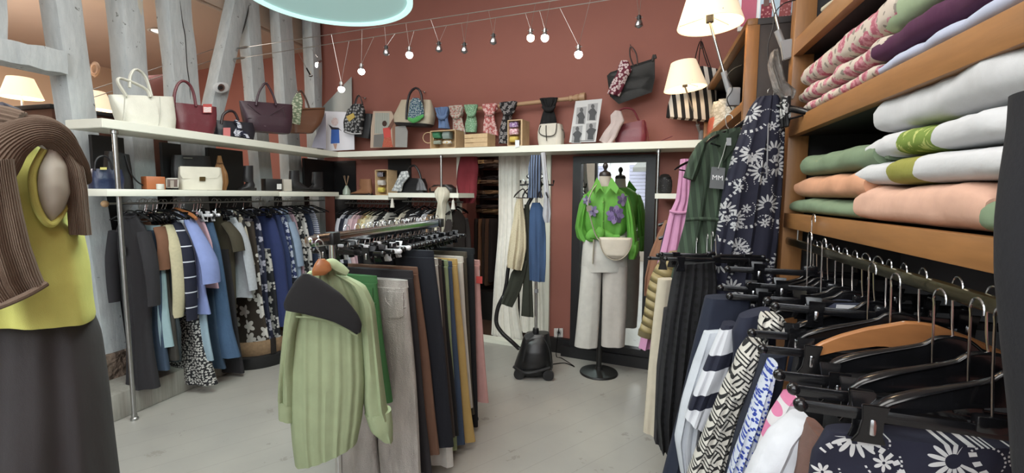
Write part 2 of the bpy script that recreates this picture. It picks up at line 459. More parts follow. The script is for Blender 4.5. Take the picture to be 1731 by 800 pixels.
OAK = wood('#a0692a', .6, (1, .12, 1)); OAKV = wood('#a0692a', .6, (1, 1, .12))
DARKP = plain('#2a2220', .6)
CHROME = metalm('#c8c8c8', .16); STEEL = metalm('#a9aaa8', .3)

struct('floor', MB().box((-2.6, 1.2, -.05), (9.4, 8.4, .1)), m_floor())
struct('ceiling', MB().box((-1.25, 1.2, 3.75), (5.4, 7.8, .1)), plain('#d8cdc4', .8, 0, .03))
# back wall with the fitting room opening
o0, o1 = (PB(.36)(778, 500)-CB).dot(DB), (PB(.36)(928, 500)-CB).dot(DB)
mb = MB()
def wallbox(mb, s0, s1, f0, f1, z0, z1):
    mb.box(WB((s0+s1)/2, (f0+f1)/2, 0)+Vector((0, 0, (z0+z1)/2)), (s1-s0, f1-f0, z1-z0), AB)
wallbox(mb, -4.2, o0, .36, .50, 0, 3.7); wallbox(mb, o1, 4.6, .36, .50, 0, 3.7); wallbox(mb, o0, o1, .36, .50, 1.9, 3.7)
struct('wall_back', mb, RED)
# fitting room
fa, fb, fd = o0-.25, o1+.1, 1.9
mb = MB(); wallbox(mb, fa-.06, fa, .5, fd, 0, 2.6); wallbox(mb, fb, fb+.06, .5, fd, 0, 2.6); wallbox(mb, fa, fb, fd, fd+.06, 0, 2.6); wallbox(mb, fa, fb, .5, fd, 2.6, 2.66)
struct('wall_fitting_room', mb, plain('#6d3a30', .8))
mb = MB(); wallbox(mb, o0+.02, o1-.02, .30, .42, 0, .035); struct('trim_1', mb, WHITE)
mb = MB(); wallbox(mb, o0-.02, o0+.02, .33, .37, .0, 1.88); wallbox(mb, o1-.03, o1+.01, .33, .52, 0, 1.88); struct('trim_2', mb, WHITE)
# right wall, behind wall with the shop window, left side room
struct('wall_right', MB().box((1.3, .7, 1.85), (.1, 6.4, 3.7)), RED)
mb = MB(); mb.box((-5.2, -2.45, 1.85), (4.0, .12, 3.7)); mb.box((1.1, -2.45, 1.85), (.5, .12, 3.7)); mb.box((-1.2, -2.45, 3.45), (4.1, .12, .6)); mb.box((-1.2, -2.45, .15), (4.1, .12, .3))
struct('wall_front', mb, plain('#cfc9bd', .8))
fr = MB()
for x in (-3.18, -1.93, -1.42, -.3, .83): fr.box((x, -2.45, 1.73), (.07, .09, 2.86), bev=.006)
for z in (.33, 3.12): fr.box((-1.18, -2.45, z), (4.05, .085, .07), bev=.006)
w1 = struct('window_1', fr, BLACK)
gm = NT('window_glass', .0); gm.b.inputs['Transmission Weight'].default_value = 1; gm.b.inputs['IOR'].default_value = 1.02; gm.col('#ffffff')
struct('window_pane', MB().box((-1.18, -2.45, 1.73), (3.95, .008, 2.75)), gm.m, parent=w1)
mb = MB(); mb.box((-7.1, 1.2, 1.6), (.1, 8.0, 3.2)); struct('wall_left', mb, plain('#d0ac86', .8, 0, .05, 1.5))
mb = MB(); mb.box((-5.48, 1.3, 3.23), (3.3, 7.6, .1)); mb.box((-3.86, 1.3, 3.50), (.12, 7.6, .6)); struct('ceiling_side_room', mb, BEIGE)
# street seen in the mirror
struct('trim_3', MB().box((-1, -6.3, -.06), (16, 7.6, .1)), plain('#8f8b85', .9))
bl = Thing('street_building', 'pale building with lilac roller shutters across the street, seen only in the mirror', 'building', (-2, -9.4, 0))
bl.part('wall', MB().box((-2, -9.6, 4), (14, .4, 8)), plain('#eceae4', .9))
for i in range(5):
    fo = bl.part('window_frame', MB().box((-6.2+i*2.1, -9.37, 1.75), (1.4, .1, 2.1), bev=.02), plain('#f0efec', .7))
    shm = MB()
    for k in range(14): shm.box((-6.2+i*2.1, -9.30, .85+k*.135), (1.2, .05, .12), bev=.012)
    bl.part('shutter', shm, plain('#aaa6b8', .6))
bl.part('ledge', MB().box((-2, -9.2, 3.05), (13, .5, .16), bev=.03), plain('#bfbab0', .8))
aw = bl.part('awning', MB().prism([(-4.2, -9.35, 3.0), (-4.2, -8.2, 2.5), (-4.2, -8.2, 2.35), (-4.2, -9.35, 2.85)], (2.6, 0, 0)), cloth('#7d7a72'))

# ---------------------------------------------------------------- timber posts between the two rooms
def post(tag_, q, back, zt=3.69, zb=0.0, x=-3.6, seed=0, name='timber_post', sub=26):
    "q = front-face corner pixels (left top, right top, left bottom, right bottom)"
    pl = PX(x); lt, rt, lb, rb = [pl(*a) for a in q]
    def ext(a, b, z): return a+(b-a)*((z-a.z)/(b.z-a.z))
    mb = MB(); R = []
    for i in range(sub+1):
        z = zb+(zt-zb)*i/sub; a = ext(lt, lb, z); b = ext(rt, rb, z)
        if b.y-a.y < .06: b = a+Vector((0, .06, 0))
        w = []
        for (p, dx) in ((a, 0), (b, 0), (b, -back), (a, -back)): w.append(Vector((p.x+dx, p.y, z)))
        pts = []
        for e in range(4):
            p, q2 = w[e], w[(e+1) % 4]
            for s in range(4):
                r = p.lerp(q2, s/4); n1 = noise.noise(Vector((e*3+s*.9+seed*7, z*2.2, seed))); n2 = noise.noise(Vector((seed, e*2+s, z*7)))
                c = (a+b)*.5+Vector((-back/2, 0, 0)); d = (r-c); d.z = 0
                k = 1+.10*n1+.035*n2-(.05 if s == 0 else 0)
                pts.append(c+d*k if s else c+d*(k-.02))
        R.append([Vector((p.x, p.y, z)) for p in pts])
    mb.rings(R)
    base = (ext(lt, lb, zb)+ext(rt, rb, zb))*.5
    return single(name, mb, TIMBER, tag_, 'timber post', base, 'whitewashed timber posts between the rooms', sharp=45)
post('whitewashed timber post at the left end of the upper shelf, with the cross beam', ((94, 0), (140, 0), (122, 200), (166, 200)), .17, seed=1)
post('pale timber post rising behind the white handbag', ((205, 0), (244, 0), (217, 150), (255, 150)), .17, seed=2)
post('pale timber post with a long dark crack, behind the dark red handbag', ((284, 0), (326, 0), (296, 150), (340, 162)), .14, seed=3)
post('leaning whitewashed timber post carrying the round ceiling-spot box', ((397, 0), (424, 0), (359, 175), (384, 175)), .13, seed=4, zb=1.2)
post('pale timber post directly behind the big purple handbag', ((419, 30), (441, 30), (428, 150), (450, 150)), .13, seed=5)
post('pale timber post above the tan bag with the green scarf', ((472, 30), (495, 30), (480, 150), (503, 150)), .13, seed=6)
post('last whitewashed timber post, in the corner against the red wall', ((527, 45), (543, 45), (532, 162), (546, 162)), .14, seed=7)
pl = PX(-3.56); a, b, c, d = pl(-60, 53), pl(112, 86), pl(96, 122), pl(-60, 88)
mb = MB(); R = []
for i in range(13):
    t = i/12; top = a.lerp(b, t); bot = d.lerp(Vector((c.x, b.y, c.z)), t); w = .16; j = .008*noise.noise(Vector((t*6, 1, 2)))
    R.append([top+Vector((0, 0, j)), top+Vector((-w/2, 0, .006-j)), top+Vector((-w, 0, 0)), bot+Vector((-w, 0, 0)), bot+Vector((-w/2, 0, j)), bot+Vector((0, 0, -j)), (top+bot)*.5+Vector((.006, 0, 0))])
mb.rings(R); single('cross_beam', mb, TIMBER, 'horizontal whitewashed beam at the upper left joining the first post', 'timber beam', a, sharp=45)
post('short timber stud standing on the horizontal beam at the upper left edge', ((-20, 0), (13, 0), (-14, 65), (14, 65)), .12, zt=3.2, zb=pl(0, 66).z+.0, seed=9)
# wall under the shelf end, rubble base
struct('wall_left_low', MB().box((-3.74, 1.75, .93), (.2, 1.1, 1.14), bev=.01), TIMBER)
m = NT('rubble_stone', .95); v = m.coord(); vo = m.node('ShaderNodeTexVoronoi'); vo.inputs['Scale'].default_value = 16; m.ln(v, vo.inputs[0])
m.col(m.mix(m.noise(v, 22, 5), '#4a3d33', '#8b7562')); m.bump(m.M('ADD', vo.outputs['Distance'], m.noise(v, 30, 4)), 1, .03)
struct('trim_4', MB().box((-3.70, 1.85, .18), (.26, 1.3, .36), bev=.02), m.m)
# dark boards behind the rails on the left
mb = MB()
for u0, u1 in ((150, 204), (268, 300), (345, 404), (508, 560)):
    y0, y1 = PX(-3.58)(u0, 300).y, min(PX(-3.58)(u1, 300).y, 4.72); mb.box((-3.54, (y0+y1)/2, 1.70), (.03, y1-y0, .36))
struct('wall_board', mb, BLACK)
mb = MB(); y0 = 2.32; mb.box((-3.83, (y0+4.7)/2, .78), (.03, 4.7-y0, 1.4)); struct('wall_panel_left', mb, BLACK)
mb = MB(); wallbox(mb, -.32, (PB(.3)(596, 300)-CB).dot(DB), .345, .358, 0, 1.88)
for u0, u1 in ((652, 690),):
    s0, s1 = [(PB(.3)(u, 300)-CB).dot(DB) for u in (u0, u1)]; wallbox(mb, s0, s1, .342, .358, 0, 1.88)
struct('wall_panel_back', mb, BLACK)
# plinth under the left rail
m = NT('ribbed_grey_laminate', .6); m.col(m.mix(m.noise(m.coord((1, 1, .05)), 60, 2), '#77746a', '#97948a')); m.bump(m.noise(m.coord((1, 1, .02)), 90, 1), .4, .004)
struct('trim_5', MB().box((-3.46, 3.2, .09), (.36, 2.3, .18), bev=.008), m.m)
mb = MB(); wallbox(mb, 0.1, o0-.05, .12, .34, 0, .16); struct('trim_6', mb, BLACK)
mb = MB(); wallbox(mb, o1+.02, 4.2, .31, .36, 0, .14); struct('baseboard_back', mb, BLACK)

# ---------------------------------------------------------------- shelves
ZS, ZSB = 1.945, 1.889
def shelf(name, mb, label, loc, mat=WHITE, grp=None): return single(name, mb, mat, label, 'shelf', loc, grp)
pc = CB+Vector((0, 0, 0))
y0 = 2.03
shelf('wall_shelf', MB().prism([(-3.15, y0, ZSB), (-3.15, 4.27, ZSB), (-3.47, 4.32, ZSB), (-3.47, y0, ZSB)], (0, 0, ZS-ZSB), .003), 'long white upper shelf on the left carrying the row of handbags', (-3.3, 3.1, ZSB))
send = 3.72
e0, e1 = WB(.105, 0, 0), WB(send, 0, 0)
mb = MB(); R = [[WB(.10, 0, ZSB), WB(.10, .35, ZSB), WB(.10, .35, ZS), WB(.10, 0, ZS)], [WB(send, 0, ZSB-.026), WB(send, .35, ZSB-.026), WB(send, .35, ZS-.026), WB(send, 0, ZS-.026)]]
mb.rings(R); shelf('wall_shelf', mb, 'long white upper shelf on the red back wall below the scarf pole', WB(1.8, .17, ZSB))
def zsb(s): return ZS-.026*(s-.1)/(send-.1)           # top of the back shelf at s
shelf('wall_shelf', MB().box((-3.31, 2.72, 1.497), (.32, 1.38, .045), bev=.003), 'white lower shelf at the left end, under the cream satchel and navy bag', (-3.3, 2.7, 1.47))
shelf('wall_shelf', MB().box((-3.31, 3.84, 1.494), (.32, .84, .045), bev=.003), 'white lower shelf under the black ankle boots', (-3.3, 3.85, 1.47))
sA, sB, sC = [(PB(0)(u, 330)-CB).dot(DB) for u in (564, 655, 775)]
mb = MB(); wallbox(mb, sA, sB-.01, .02, .34, 1.44, 1.485); shelf('wall_shelf', mb, 'white lower shelf under the tan ankle boot and reed diffuser', WB((sA+sB)/2, .17, 1.44))
mb = MB(); wallbox(mb, sB+.01, sC, .0, .34, 1.468, 1.513); shelf('wall_shelf', mb, 'white lower shelf under the black shoulder bag with the grey scarf', WB((sB+sC)/2, .17, 1.468))
s0, s1 = [(PB(0)(u, 330)-CB).dot(DB) for u in (1107, 1200)]
mb = MB(); wallbox(mb, s0, s1, .0, .3, 1.478, 1.518); shelf('wall_shelf', mb, 'short white shelf to the right of the mirror with the dark pot', WB((s0+s1)/2, .17, 1.478))

def pole(name, top, bot, r, label, mat=STEEL, foot=True, cat='pole'):
    t = Thing(name, label, cat, bot)
    t.part('tube', MB().tube([bot, top], r, 14), mat)
    t.part('collar', MB().lathe([(r*1.1, 0), (r*1.6, .002), (r*1.6, .02), (r*1.1, .024)], Vector(top)-Vector((0, 0, .026)), 14), mat)
    if foot: t.part('foot', MB().lathe([(r*1.7, 0), (r*1.7, .014), (r*1.25, .02), (r*1.25, .04)], bot, 14), mat)
    return t
pole('shelf_pole', (-3.19, 2.12, ZSB), (-3.19, 2.12, 0), .0135, 'round steel pole holding up the left end of the white shelves')
p = PB(.03)(746, 300); pole('shelf_pole', (p.x, p.y, 1.875), (p.x, p.y, 0), .011, 'thin steel pole in front of the back shelf with a cream scarf knotted on it')
p = WB(0, 0, 0); q = PB(.03)(1112, 300); pole('shelf_pole', (q.x, q.y, 1.86), (q.x-.0, q.y, 0), .011, 'thin steel pole just right of the mirror')

# cracks in the posts and iron marks
def crack(label, x, px, r=.004):
    q = PX(x); P = [q(*p) for p in px]
    single('timber_crack', MB().tube(smooth_pts(P, 24), [.001]+[r]*3+[.001], 6, flat=1.0), plain('#2a2724', .9), label, 'crack', P[0])
crack('long dark crack running down the third timber post', -3.598, [(304, 0), (309, 40), (313, 62), (316, 110), (320, 140), (322, 168)])
crack('dark joint crack where the cross beam meets the first timber post', -3.575, [(92, 86), (104, 88), (110, 102), (112, 118)], .006)
crack('dark diagonal crack between the leaning post and its neighbour', -3.595, [(421, 8), (417, 30), (409, 58)], .006)
# ================================================================== bags and things on and above the shelves
def bag_body(t, rows, th, mat, ex=.45, fold=.002, k=3, name='body', seed=1, wob=.004, label=None):
    return t.part(name, MB().drape(rows, t=th, ex=ex, fold=fold, k=k, seed=seed, wob=wob, n=32, m=16, topfold=1), mat, label=label, sharp=50)
def strap(t, pl, px, off, r, mat, name='handle', flat=1.0, m=24, n=8, parent=None):
    q = sh(pl, off) if off else pl
    return t.part(name, MB().tube([q(*p) for p in px], r, n, m=m, flat=flat, up=towards(pl)), mat, parent=parent)
def hook_on_wall(pl, u, v, back, label):
    p = pl(u, v); n = towards(pl); w = p-n*back
    t = Thing('wall_hook', label, 'hook', w, 'small silver hooks')
    t.part('rod', MB().tube([w, p+n*.01, p+n*.02+Vector((0, 0, .012))], .0035, 8, m=8), STEEL)
    t.part('plate', MB().ball(w, .012, 10, (1, 1, 1)), STEEL)
SL = PX(-3.31)

# 1 white handbag
pl = PF(240, SL, .25); zr = ZS+.001
t = Thing('handbag', 'cream white handbag with two raised loop handles at the left end of the upper shelf', 'handbag', pl(242, 212))
rows = rest(rows_px(pl, [(184, 160, 291, 164), (189, 172, 292, 180), (196, 189, 292, 200), (203, 206, 290, 216)]), zr)
bag_body(t, rows, [.035, .06, .08, .085], leather('#c9c8b9', .5))
strap(t, pl, [(214, 163), (201, 143), (199, 134), (206, 133), (228, 141), (248, 152), (254, 164)], .05, .016, leather('#c9c8b9', .5), flat=.5)
strap(t, pl, [(219, 148), (220, 130), (227, 118), (238, 121), (248, 135), (256, 162)], -.05, .015, leather('#c2c2b4', .5), flat=.5)
q = sh(pl, .088)
t.part('side_strap', MB().tube([q(211, 164), q(210, 185), q(208, 204)], .007, 6, m=8, flat=.3, up=towards(pl)), leather('#bdbcae', .5))
t.part('seam', MB().tube([q(270, 164), q(271, 190), q(268, 212)], .003, 6, m=8), leather('#aeada0', .5))
# 2 dark red
pl = PF(328, SL, .3)
t = Thing('handbag', 'dark red leather handbag with a red and white sale tag, standing second on the shelf', 'handbag', pl(325, 224))
DR = leather('#63202a', .4)
rows = rest(rows_px(pl, [(292, 173, 365, 181), (292, 188, 364, 194), (292, 205, 361, 211), (294, 219, 356, 227)]), zr)
bag_body(t, rows, [.02, .05, .065, .065], DR)
strap(t, pl, [(294, 178), (295, 158), (301, 142), (310, 137), (320, 143), (327, 158), (331, 180)], .03, .014, DR, flat=.7)
tg = t.part('sale_tag', MB().prism(quad(pl, 343, 176, 358, 191, .062), towards(pl)*.002), plain('#b8403c'))
t.part('tag_print', MB().prism(quad(pl, 344, 181, 357, 190, .065), towards(pl)*.001), stripes('#e9e2df', '#c7938f', .006, .5, 'Z'), parent=tg)
# 3 small navy with charm
pl = PF(395, SL, .35)
t = Thing('handbag', 'small black-navy handbag with a short arched handle and pink charm on the shelf', 'handbag', pl(395, 234))
NVL = leather('#1a1c26', .4)
rows = rest(rows_px(pl, [(362, 203, 426, 208), (361, 215, 429, 222), (362, 228, 426, 238)]), zr); bag_body(t, rows, [.03, .05, .05], NVL)
strap(t, pl, [(374, 210), (377, 195), (386, 188), (396, 190), (403, 204)], .03, .011, leather('#2a1a1e', .4))
t.part('charm', MB().prism(quad(pl, 377, 216, 389, 232, .055), towards(pl)*.004), plain('#c86c6c'))
sc_m = flowers('#15182e', '#b9bcc8', 45, 4, .1, .5)
single('scarf', MB().tube([sh(pl, .06)(*p) for p in ((397, 203), (405, 214), (398, 227), (412, 226), (421, 237))], [.012, .02, .016, .022, .012], 10, m=22, flat=.6), sc_m, 'small navy and white printed scarf tied to the little navy handbag', 'scarf', pl(405, 220))
# 4 purple tote
pl = PF(450, SL, .55)
t = Thing('handbag', 'large aubergine purple winged handbag hanging in front of the timber posts', 'handbag', pl(450, 226))
PU = leather('#3c2430', .42)
rows = rows_px(pl, [(404, 170, 494, 177), (408, 187, 493, 194), (412, 205, 491, 212), (416, 219, 489, 226), (424, 222, 486, 227)])
bag_body(t, rows, [.02, .05, .075, .08, .07], PU)
strap(t, pl, [(433, 178), (437, 158), (445, 144), (450, 141), (456, 150), (462, 162), (467, 178)], .055, .012, PU, flat=.8)
q = sh(pl, .07)
for a, b in (((418, 176), (447, 200)), ((480, 180), (449, 200)), ((449, 200), (449, 215)), ((418, 200), (448, 200)), ((478, 184), (484, 204))):
    t.part('seam', MB().tube([q(*a), q(*b)], .0025, 6), leather('#2c1822', .4))
t.part('logo', text_mesh('nat', .012, frame_M(sh(pl, .083)(448, 213), pl(460, 213)-pl(440, 211.5), (0, 0, 1))), plain('#8c7a80'))
hook_on_wall(pl, 450, 141, .08, 'small silver hook on the post holding the purple handbag')
# 5 tan bag
pl = PF(520, SL, .6)
t = Thing('handbag', 'tan brown leather tote hanging to the right of the purple handbag', 'handbag', pl(518, 225))
TN = leather('#6b4228', .42)
rows = rows_px(pl, [(491, 183, 549, 182), (491, 195, 547, 195), (491, 210, 541, 210), (492, 225, 527, 226)]); bag_body(t, rows, [.02, .05, .06, .055], TN)
t.part('rim', MB().tube([sh(pl, .035)(493, 185), sh(pl, .04)(520, 184), sh(pl, .035)(548, 183)], .005, 8, m=10), leather('#7a5030', .4))
strap(t, pl, [(500, 184), (503, 163), (508, 154), (514, 161), (519, 172), (523, 184)], .02, .010, leather('#4a3020', .4))
hook_on_wall(pl, 507, 154, .07, 'small silver hook on the post holding the tan tote')
single('scarf', MB().drape(rows_px(sh(pl, .05), [(500, 158, 508, 157), (494, 170, 512, 172), (491, 182, 511, 184), (494, 198, 509, 202), (493, 209, 508, 212)]), t=.014, fold=.006, k=3, seed=3), flowers('#76896a', '#c9cdb2', 50, 5, .05, .4), 'green patterned scarf tied on the tan tote', 'scarf', pl(500, 195))
# 6 boards with fashion pictures
def board(name, label, pl, q4, mat, th=.006, loc=None):
    t = Thing(name, label, 'sign', loc or q4[3]); t.part('board', MB().prism(q4, -towards(pl)*th), mat); return t
def flatpx(t, name, pl, pts, mat, off=.0015, th=.001, label=None, parent=None):
    q = sh(pl, off); return t.part(name, MB().prism([q(*p) for p in pts], -towards(pl)*th), mat, label=label, parent=parent)
def circ(u, v, ru, rv, n=12): return [(u+ru*math.cos(2*PI*i/n), v+rv*math.sin(2*PI*i/n)) for i in range(n)]
PBS = PB(.12)
pl = PF(570, PBS, .2)
t = board('picture_board', 'white picture board of a figure in a blue dress at the shelf corner', pl, [pl(549, 188), pl(593, 190), pl(598, 200), pl(599, 253), pl(547, 256)], plain('#dedee6', .5, 0, .02))
flatpx(t, 'blue_dress', pl, [(560, 218), (573, 218), (574, 242), (559, 243)], plain('#2860b8'))
flatpx(t, 'bouquet', pl, circ(566, 206, 6, 7), blobs('#e4dede', '#b5544c', 120, .3))
flatpx(t, 'legs', pl, [(563, 243), (570, 243), (568, 252), (566, 252)], plain('#c59a84'))
flatpx(t, 'arms', pl, [(555, 210), (560, 219), (573, 219), (578, 222), (572, 216), (562, 215)], plain('#2c2430'))
pl2 = PF(538, PX(-3.33), .5)
t = board('picture_board', 'lilac grey blank side board leaning behind the blue dress picture', pl2, [pl2(551, 190), pl2(551, 252), pl2(527, 249), pl2(531, 236)], plain('#9d9db0', .5))
# 7 black tote behind, black patterned bundle
pl = PF(605, PB(.22), .1)
t = Thing('handbag', 'black handbag half hidden behind the flower printed backpack', 'handbag', pl(600, 236))
bag_body(t, rows_px(pl, [(568, 193, 632, 193), (573, 212, 631, 212), (578, 228, 626, 235)]), .05, leather('#17171a', .5))
strap(t, pl, [(607, 195), (600, 175), (606, 161), (612, 172), (616, 192)], .0, .005, leather('#17171a', .5))
hook_on_wall(pl, 607, 163, .1, 'small silver hook above the flower printed backpack')
pl = PF(593, PB(.12), .2)
t = Thing('backpack', 'small black and grey flower printed backpack hanging on the red wall', 'backpack', pl(595, 226))
bag_body(t, rows_px(pl, [(598, 176, 613, 176), (588, 186, 616, 187), (583, 205, 613, 207), (582, 224, 610, 227)]), [.02, .035, .045, .03], flowers('#17181a', '#9b9c9c', 30, 5, .05, .42, second='#3b3d40'), fold=.006)
flatpx(t, 'yellow_tag', pl, [(585, 197), (597, 191), (600, 198), (590, 206)], plain('#c2a53a'), .05, .004)
t.part('lace_trim', MB().tube([sh(pl, .04)(583, 222), sh(pl, .05)(596, 226), sh(pl, .04)(611, 226)], .006, 8, m=12), plain('#b9b9bb'))
strap(t, pl, [(601, 178), (604, 166), (608, 163), (611, 170), (613, 182)], 0, .005, leather('#3b3838', .5))
# 8 photo board woman in red
pl = PF(650, PB(.14), .15)
t = board('picture_board', 'tall photo board of a woman in a red dress with a raised arm', pl, [pl(631, 188), pl(660, 188), pl(668, 192), pl(671, 249), pl(626, 250), pl(627, 215)], plain('#b6a08c', .5, 0, .06))
flatpx(t, 'facade', pl, [(634, 191), (658, 191), (658, 226), (633, 226)], stripes('#a5a89e', '#8c9087', .02, .5, 'X'))
flatpx(t, 'shadow_wall', pl, [(632, 228), (650, 226), (650, 249), (631, 249)], plain('#6e6c69'))
flatpx(t, 'red_dress', pl, [(647, 217), (660, 215), (661, 232), (662, 249), (648, 249), (649, 232)], plain('#c83c33'), .003)
flatpx(t, 'head', pl, circ(650, 209, 4.2, 5), plain('#3a2119'), .003)
flatpx(t, 'skirt_print', pl, [(649, 233), (661, 232), (664, 249), (646, 249)], blobs('#b03a2c', '#c9a05a', 90, .2), .0045)
flatpx(t, 'side_panel', pl, [(662, 204), (668, 196), (671, 249), (664, 249)], plain('#8c6048'), .002)
flatpx(t, 'arm', pl, [(655, 216), (666, 198), (662, 188), (668, 190), (671, 199), (660, 220)], plain('#6b4434'), .003)
t = board('picture_board', 'plain grey board standing against the right of the red dress photo', sh(pl, -.05), [sh(pl, -.05)(*p) for p in ((668, 214), (685, 212), (689, 222), (688, 249), (668, 249))], plain('#8c8b88', .5))
# 9 beige tote
pl = PF(700, PB(.16), .1)
t = Thing('handbag', 'cream beige trapeze tote with dark handles hanging above the back shelf', 'handbag', pl(700, 213))
rows = rows_px(pl, [(679, 169, 728, 169), (675, 180, 731, 180), (669, 198, 733, 197), (670, 208, 730, 211)]); bag_body(t, rows, [.02, .05, .08, .08], leather('#b3a78f', .55))
t.part('base', MB().drape(rows_px(pl, [(670, 208, 731, 211), (673, 213, 726, 215)]), t=[.08, .07], ex=.45, fold=0, m=6, wob=0), leather('#1e1a1c', .5))
strap(t, pl, [(687, 202), (688, 180), (693, 158), (703, 149), (711, 156), (714, 175), (714, 190)], .085, .014, leather('#231c22', .4), flat=.8)
single('scarf', MB().drape(rows_px(sh(pl, .10), [(698, 166, 708, 166), (693, 174, 714, 175), (690, 190, 716, 188), (689, 204, 716, 199)]), t=.02, fold=.008, k=3, seed=3), flowers('#28456e', '#b8c2c8', 60, 4, .1, .4, second='#2c7a4c'), 'blue printed silk scarf knotted on the beige tote', 'scarf', pl(703, 190))
single('scarf', MB().tube([sh(pl, .12)(*p) for p in ((690, 200), (698, 204), (706, 201), (716, 195))], [.014, .024, .024, .012], 10, m=16, flat=.7), cloth('#3fa04a'), 'bright green scarf end under the blue silk scarf on the beige tote', 'scarf', pl(703, 202))
hook_on_wall(pl, 703, 150, .16, 'small silver hook above the beige tote')

# 10-11 small wooden crates with folded scarves
LW = wood('#c9a878', .75, (1, 1, 1), .6)
def crate(label, u0, u1, v0, v1, off, dep, slat_axis, tall=False, back=True):
    "open crate; the photo shows its front between these pixels"
    pl = PB(off); a, b, c = pl(u0, v0), pl(u1, v0), pl(u1, v1); s0, s1 = (a-CB).dot(DB), (b-CB).dot(DB); z0 = zsb((s0+s1)/2)+.001; z1 = z0+(a.z-c.z)
    t = Thing('wooden_crate', label, 'crate', WB((s0+s1)/2, off, z0)); th = .008
    if slat_axis == 'open':
        for nm, B in (('side', (s0, s0+th, off, off+dep, z0, z1)), ('side', (s1-th, s1, off, off+dep, z0, z1)), ('top', (s0, s1, off, off+dep, z1-th, z1)), ('bottom', (s0, s1, off, off+dep, z0, z0+th)), ('back', (s0, s1, off+dep-th, off+dep, z0, z1))):
            mb = MB(); wallbox(mb, *B); t.part(nm, mb, LW)
    else:
        n = 3
        for k in range(n):
            h = (z1-z0)/n; mb = MB(); wallbox(mb, s0, s1, off, off+.006, z0+k*h+.003, z0+(k+1)*h-.002); t.part('front_slat', mb, LW)
            mb = MB(); wallbox(mb, s0, s1, off+dep-.006, off+dep, z0+k*h+.003, z0+(k+1)*h-.002); t.part('back_slat', mb, LW)
        for sa, sb in ((s0, s0+.008), (s1-.008, s1)):
            mb = MB(); wallbox(mb, sa, sb, off+.006, off+dep-.006, z0, z1); t.part('end_board', mb, LW)
    return t, (s0, s1, z0, z1)
def roll(u, v, r, off, mat, label, w=.05, sq=1.0, ax=None):
    p = PB(off)(u, v); d = ax or DB
    mb = MB(); mb.drape([(p-d*w+Vector((0, 0, r*.7)), p+d*w+Vector((0, 0, r*.7))), (p-d*w, p+d*w), (p-d*w-Vector((0, 0, r*.7)), p+d*w-Vector((0, 0, r*.7)))], t=[r*.7, r, r*.7], ex=.4, fold=.003, k=2, n=20, m=8, wob=.01, topfold=1, seed=int(u+v))
    for vtx in mb.b.verts: vtx.co += Vector((0, 0, .004*noise.noise(vtx.co*30)))
    return single('folded_scarf', mb, mat, label, 'scarf', p, 'folded scarves in the crates')
crate('light wood crate lying open with green and grey scarves inside', 727, 770, 218, 247, .03, .16, 'open')
roll(740, 228, .05, .10, cloth('#2f7a52'), 'dark green folded scarf in the left crate', .045); roll(757, 229, .05, .10, cloth('#7e8e88'), 'grey green folded scarf in the left crate', .04)
roll(739, 241, .024, .09, cloth('#8c9484'), 'pale sage folded scarf at the bottom of the left crate', .045); roll(757, 241, .022, .085, flowers('#c9ccd0', '#c9a53a', 60, 5), 'yellow and white printed folded scarf in the left crate', .045)
single('bangle', MB().tube([PB(.07)(727+9*math.cos(a)-3, 233+9*math.sin(a)) for a in [i*2*PI/18 for i in range(19)]], .004, 8), LW, 'thin round wooden ring handle beside the left crate', 'ring', PB(.07)(720, 240))
crate('small slatted light wood crate in the middle of the back shelf', 785, 824, 225, 246, .0, .16, 'slat')
t, (s0, s1, z0, z1) = crate('upright light wood crate holding three rolled scarves', 858, 882, 200, 243, .0, .17, 'open')
for k in range(5):
    mb = MB(); wallbox(mb, s1, s1+.006, .0+k*.034, .03+k*.034, z0, z1); t.part('side_slat', mb, LW)
roll(869, 211, .032, .05, flowers('#8a5f9c', '#c7b6d0', 60, 5), 'violet printed folded scarf on top in the upright crate', .04)
roll(869, 223, .036, .05, flowers('#c98a98', '#e6cfd2', 60, 5), 'pink printed folded scarf in the upright crate', .042); roll(869, 236, .034, .05, cloth('#c2a838'), 'mustard folded scarf at the bottom of the upright crate', .042)
flat = PB(-.004)
single('price_tag', MB().prism([flat(871, 237), flat(878, 237), flat(878, 248), flat(871, 250)], towards(flat)*.002), plain('#d8dce0'), 'small white price tag hanging over the shelf edge', 'tag', flat(874, 248))
# 12 satchel
pl = PB(.10)
t = Thing('satchel', 'white canvas satchel with dark trim and buckle strap on the back shelf', 'handbag', pl(930, 241)); z = zsb(2.9)+.001
CV = cloth('#c6c0b2'); TR = leather('#2c2523', .45)
bag_body(t, rest(rows_px(pl, [(914, 212, 949, 210), (911, 222, 952, 221), (911, 232, 952, 232), (913, 243, 951, 241)]), z), .06, CV)
t.part('flap', MB().drape(rows_px(sh(pl, .062), [(914, 210, 941, 208), (911, 220, 940, 219), (913, 227, 938, 227), (920, 230, 932, 230)]), t=.006, ex=.5, fold=0, wob=0, m=12), CV)
strap(t, pl, [(914, 212), (911, 222), (915, 228), (926, 230.5), (938, 227), (941, 209)], .072, .004, TR, 'trim')
strap(t, pl, [(923, 212), (923, 224), (924, 238)], .076, .007, TR, 'buckle_strap', flat=.4)
strap(t, pl, [(945, 215), (953, 222), (954, 234)], .02, .006, TR, 'side_strap', flat=.5)
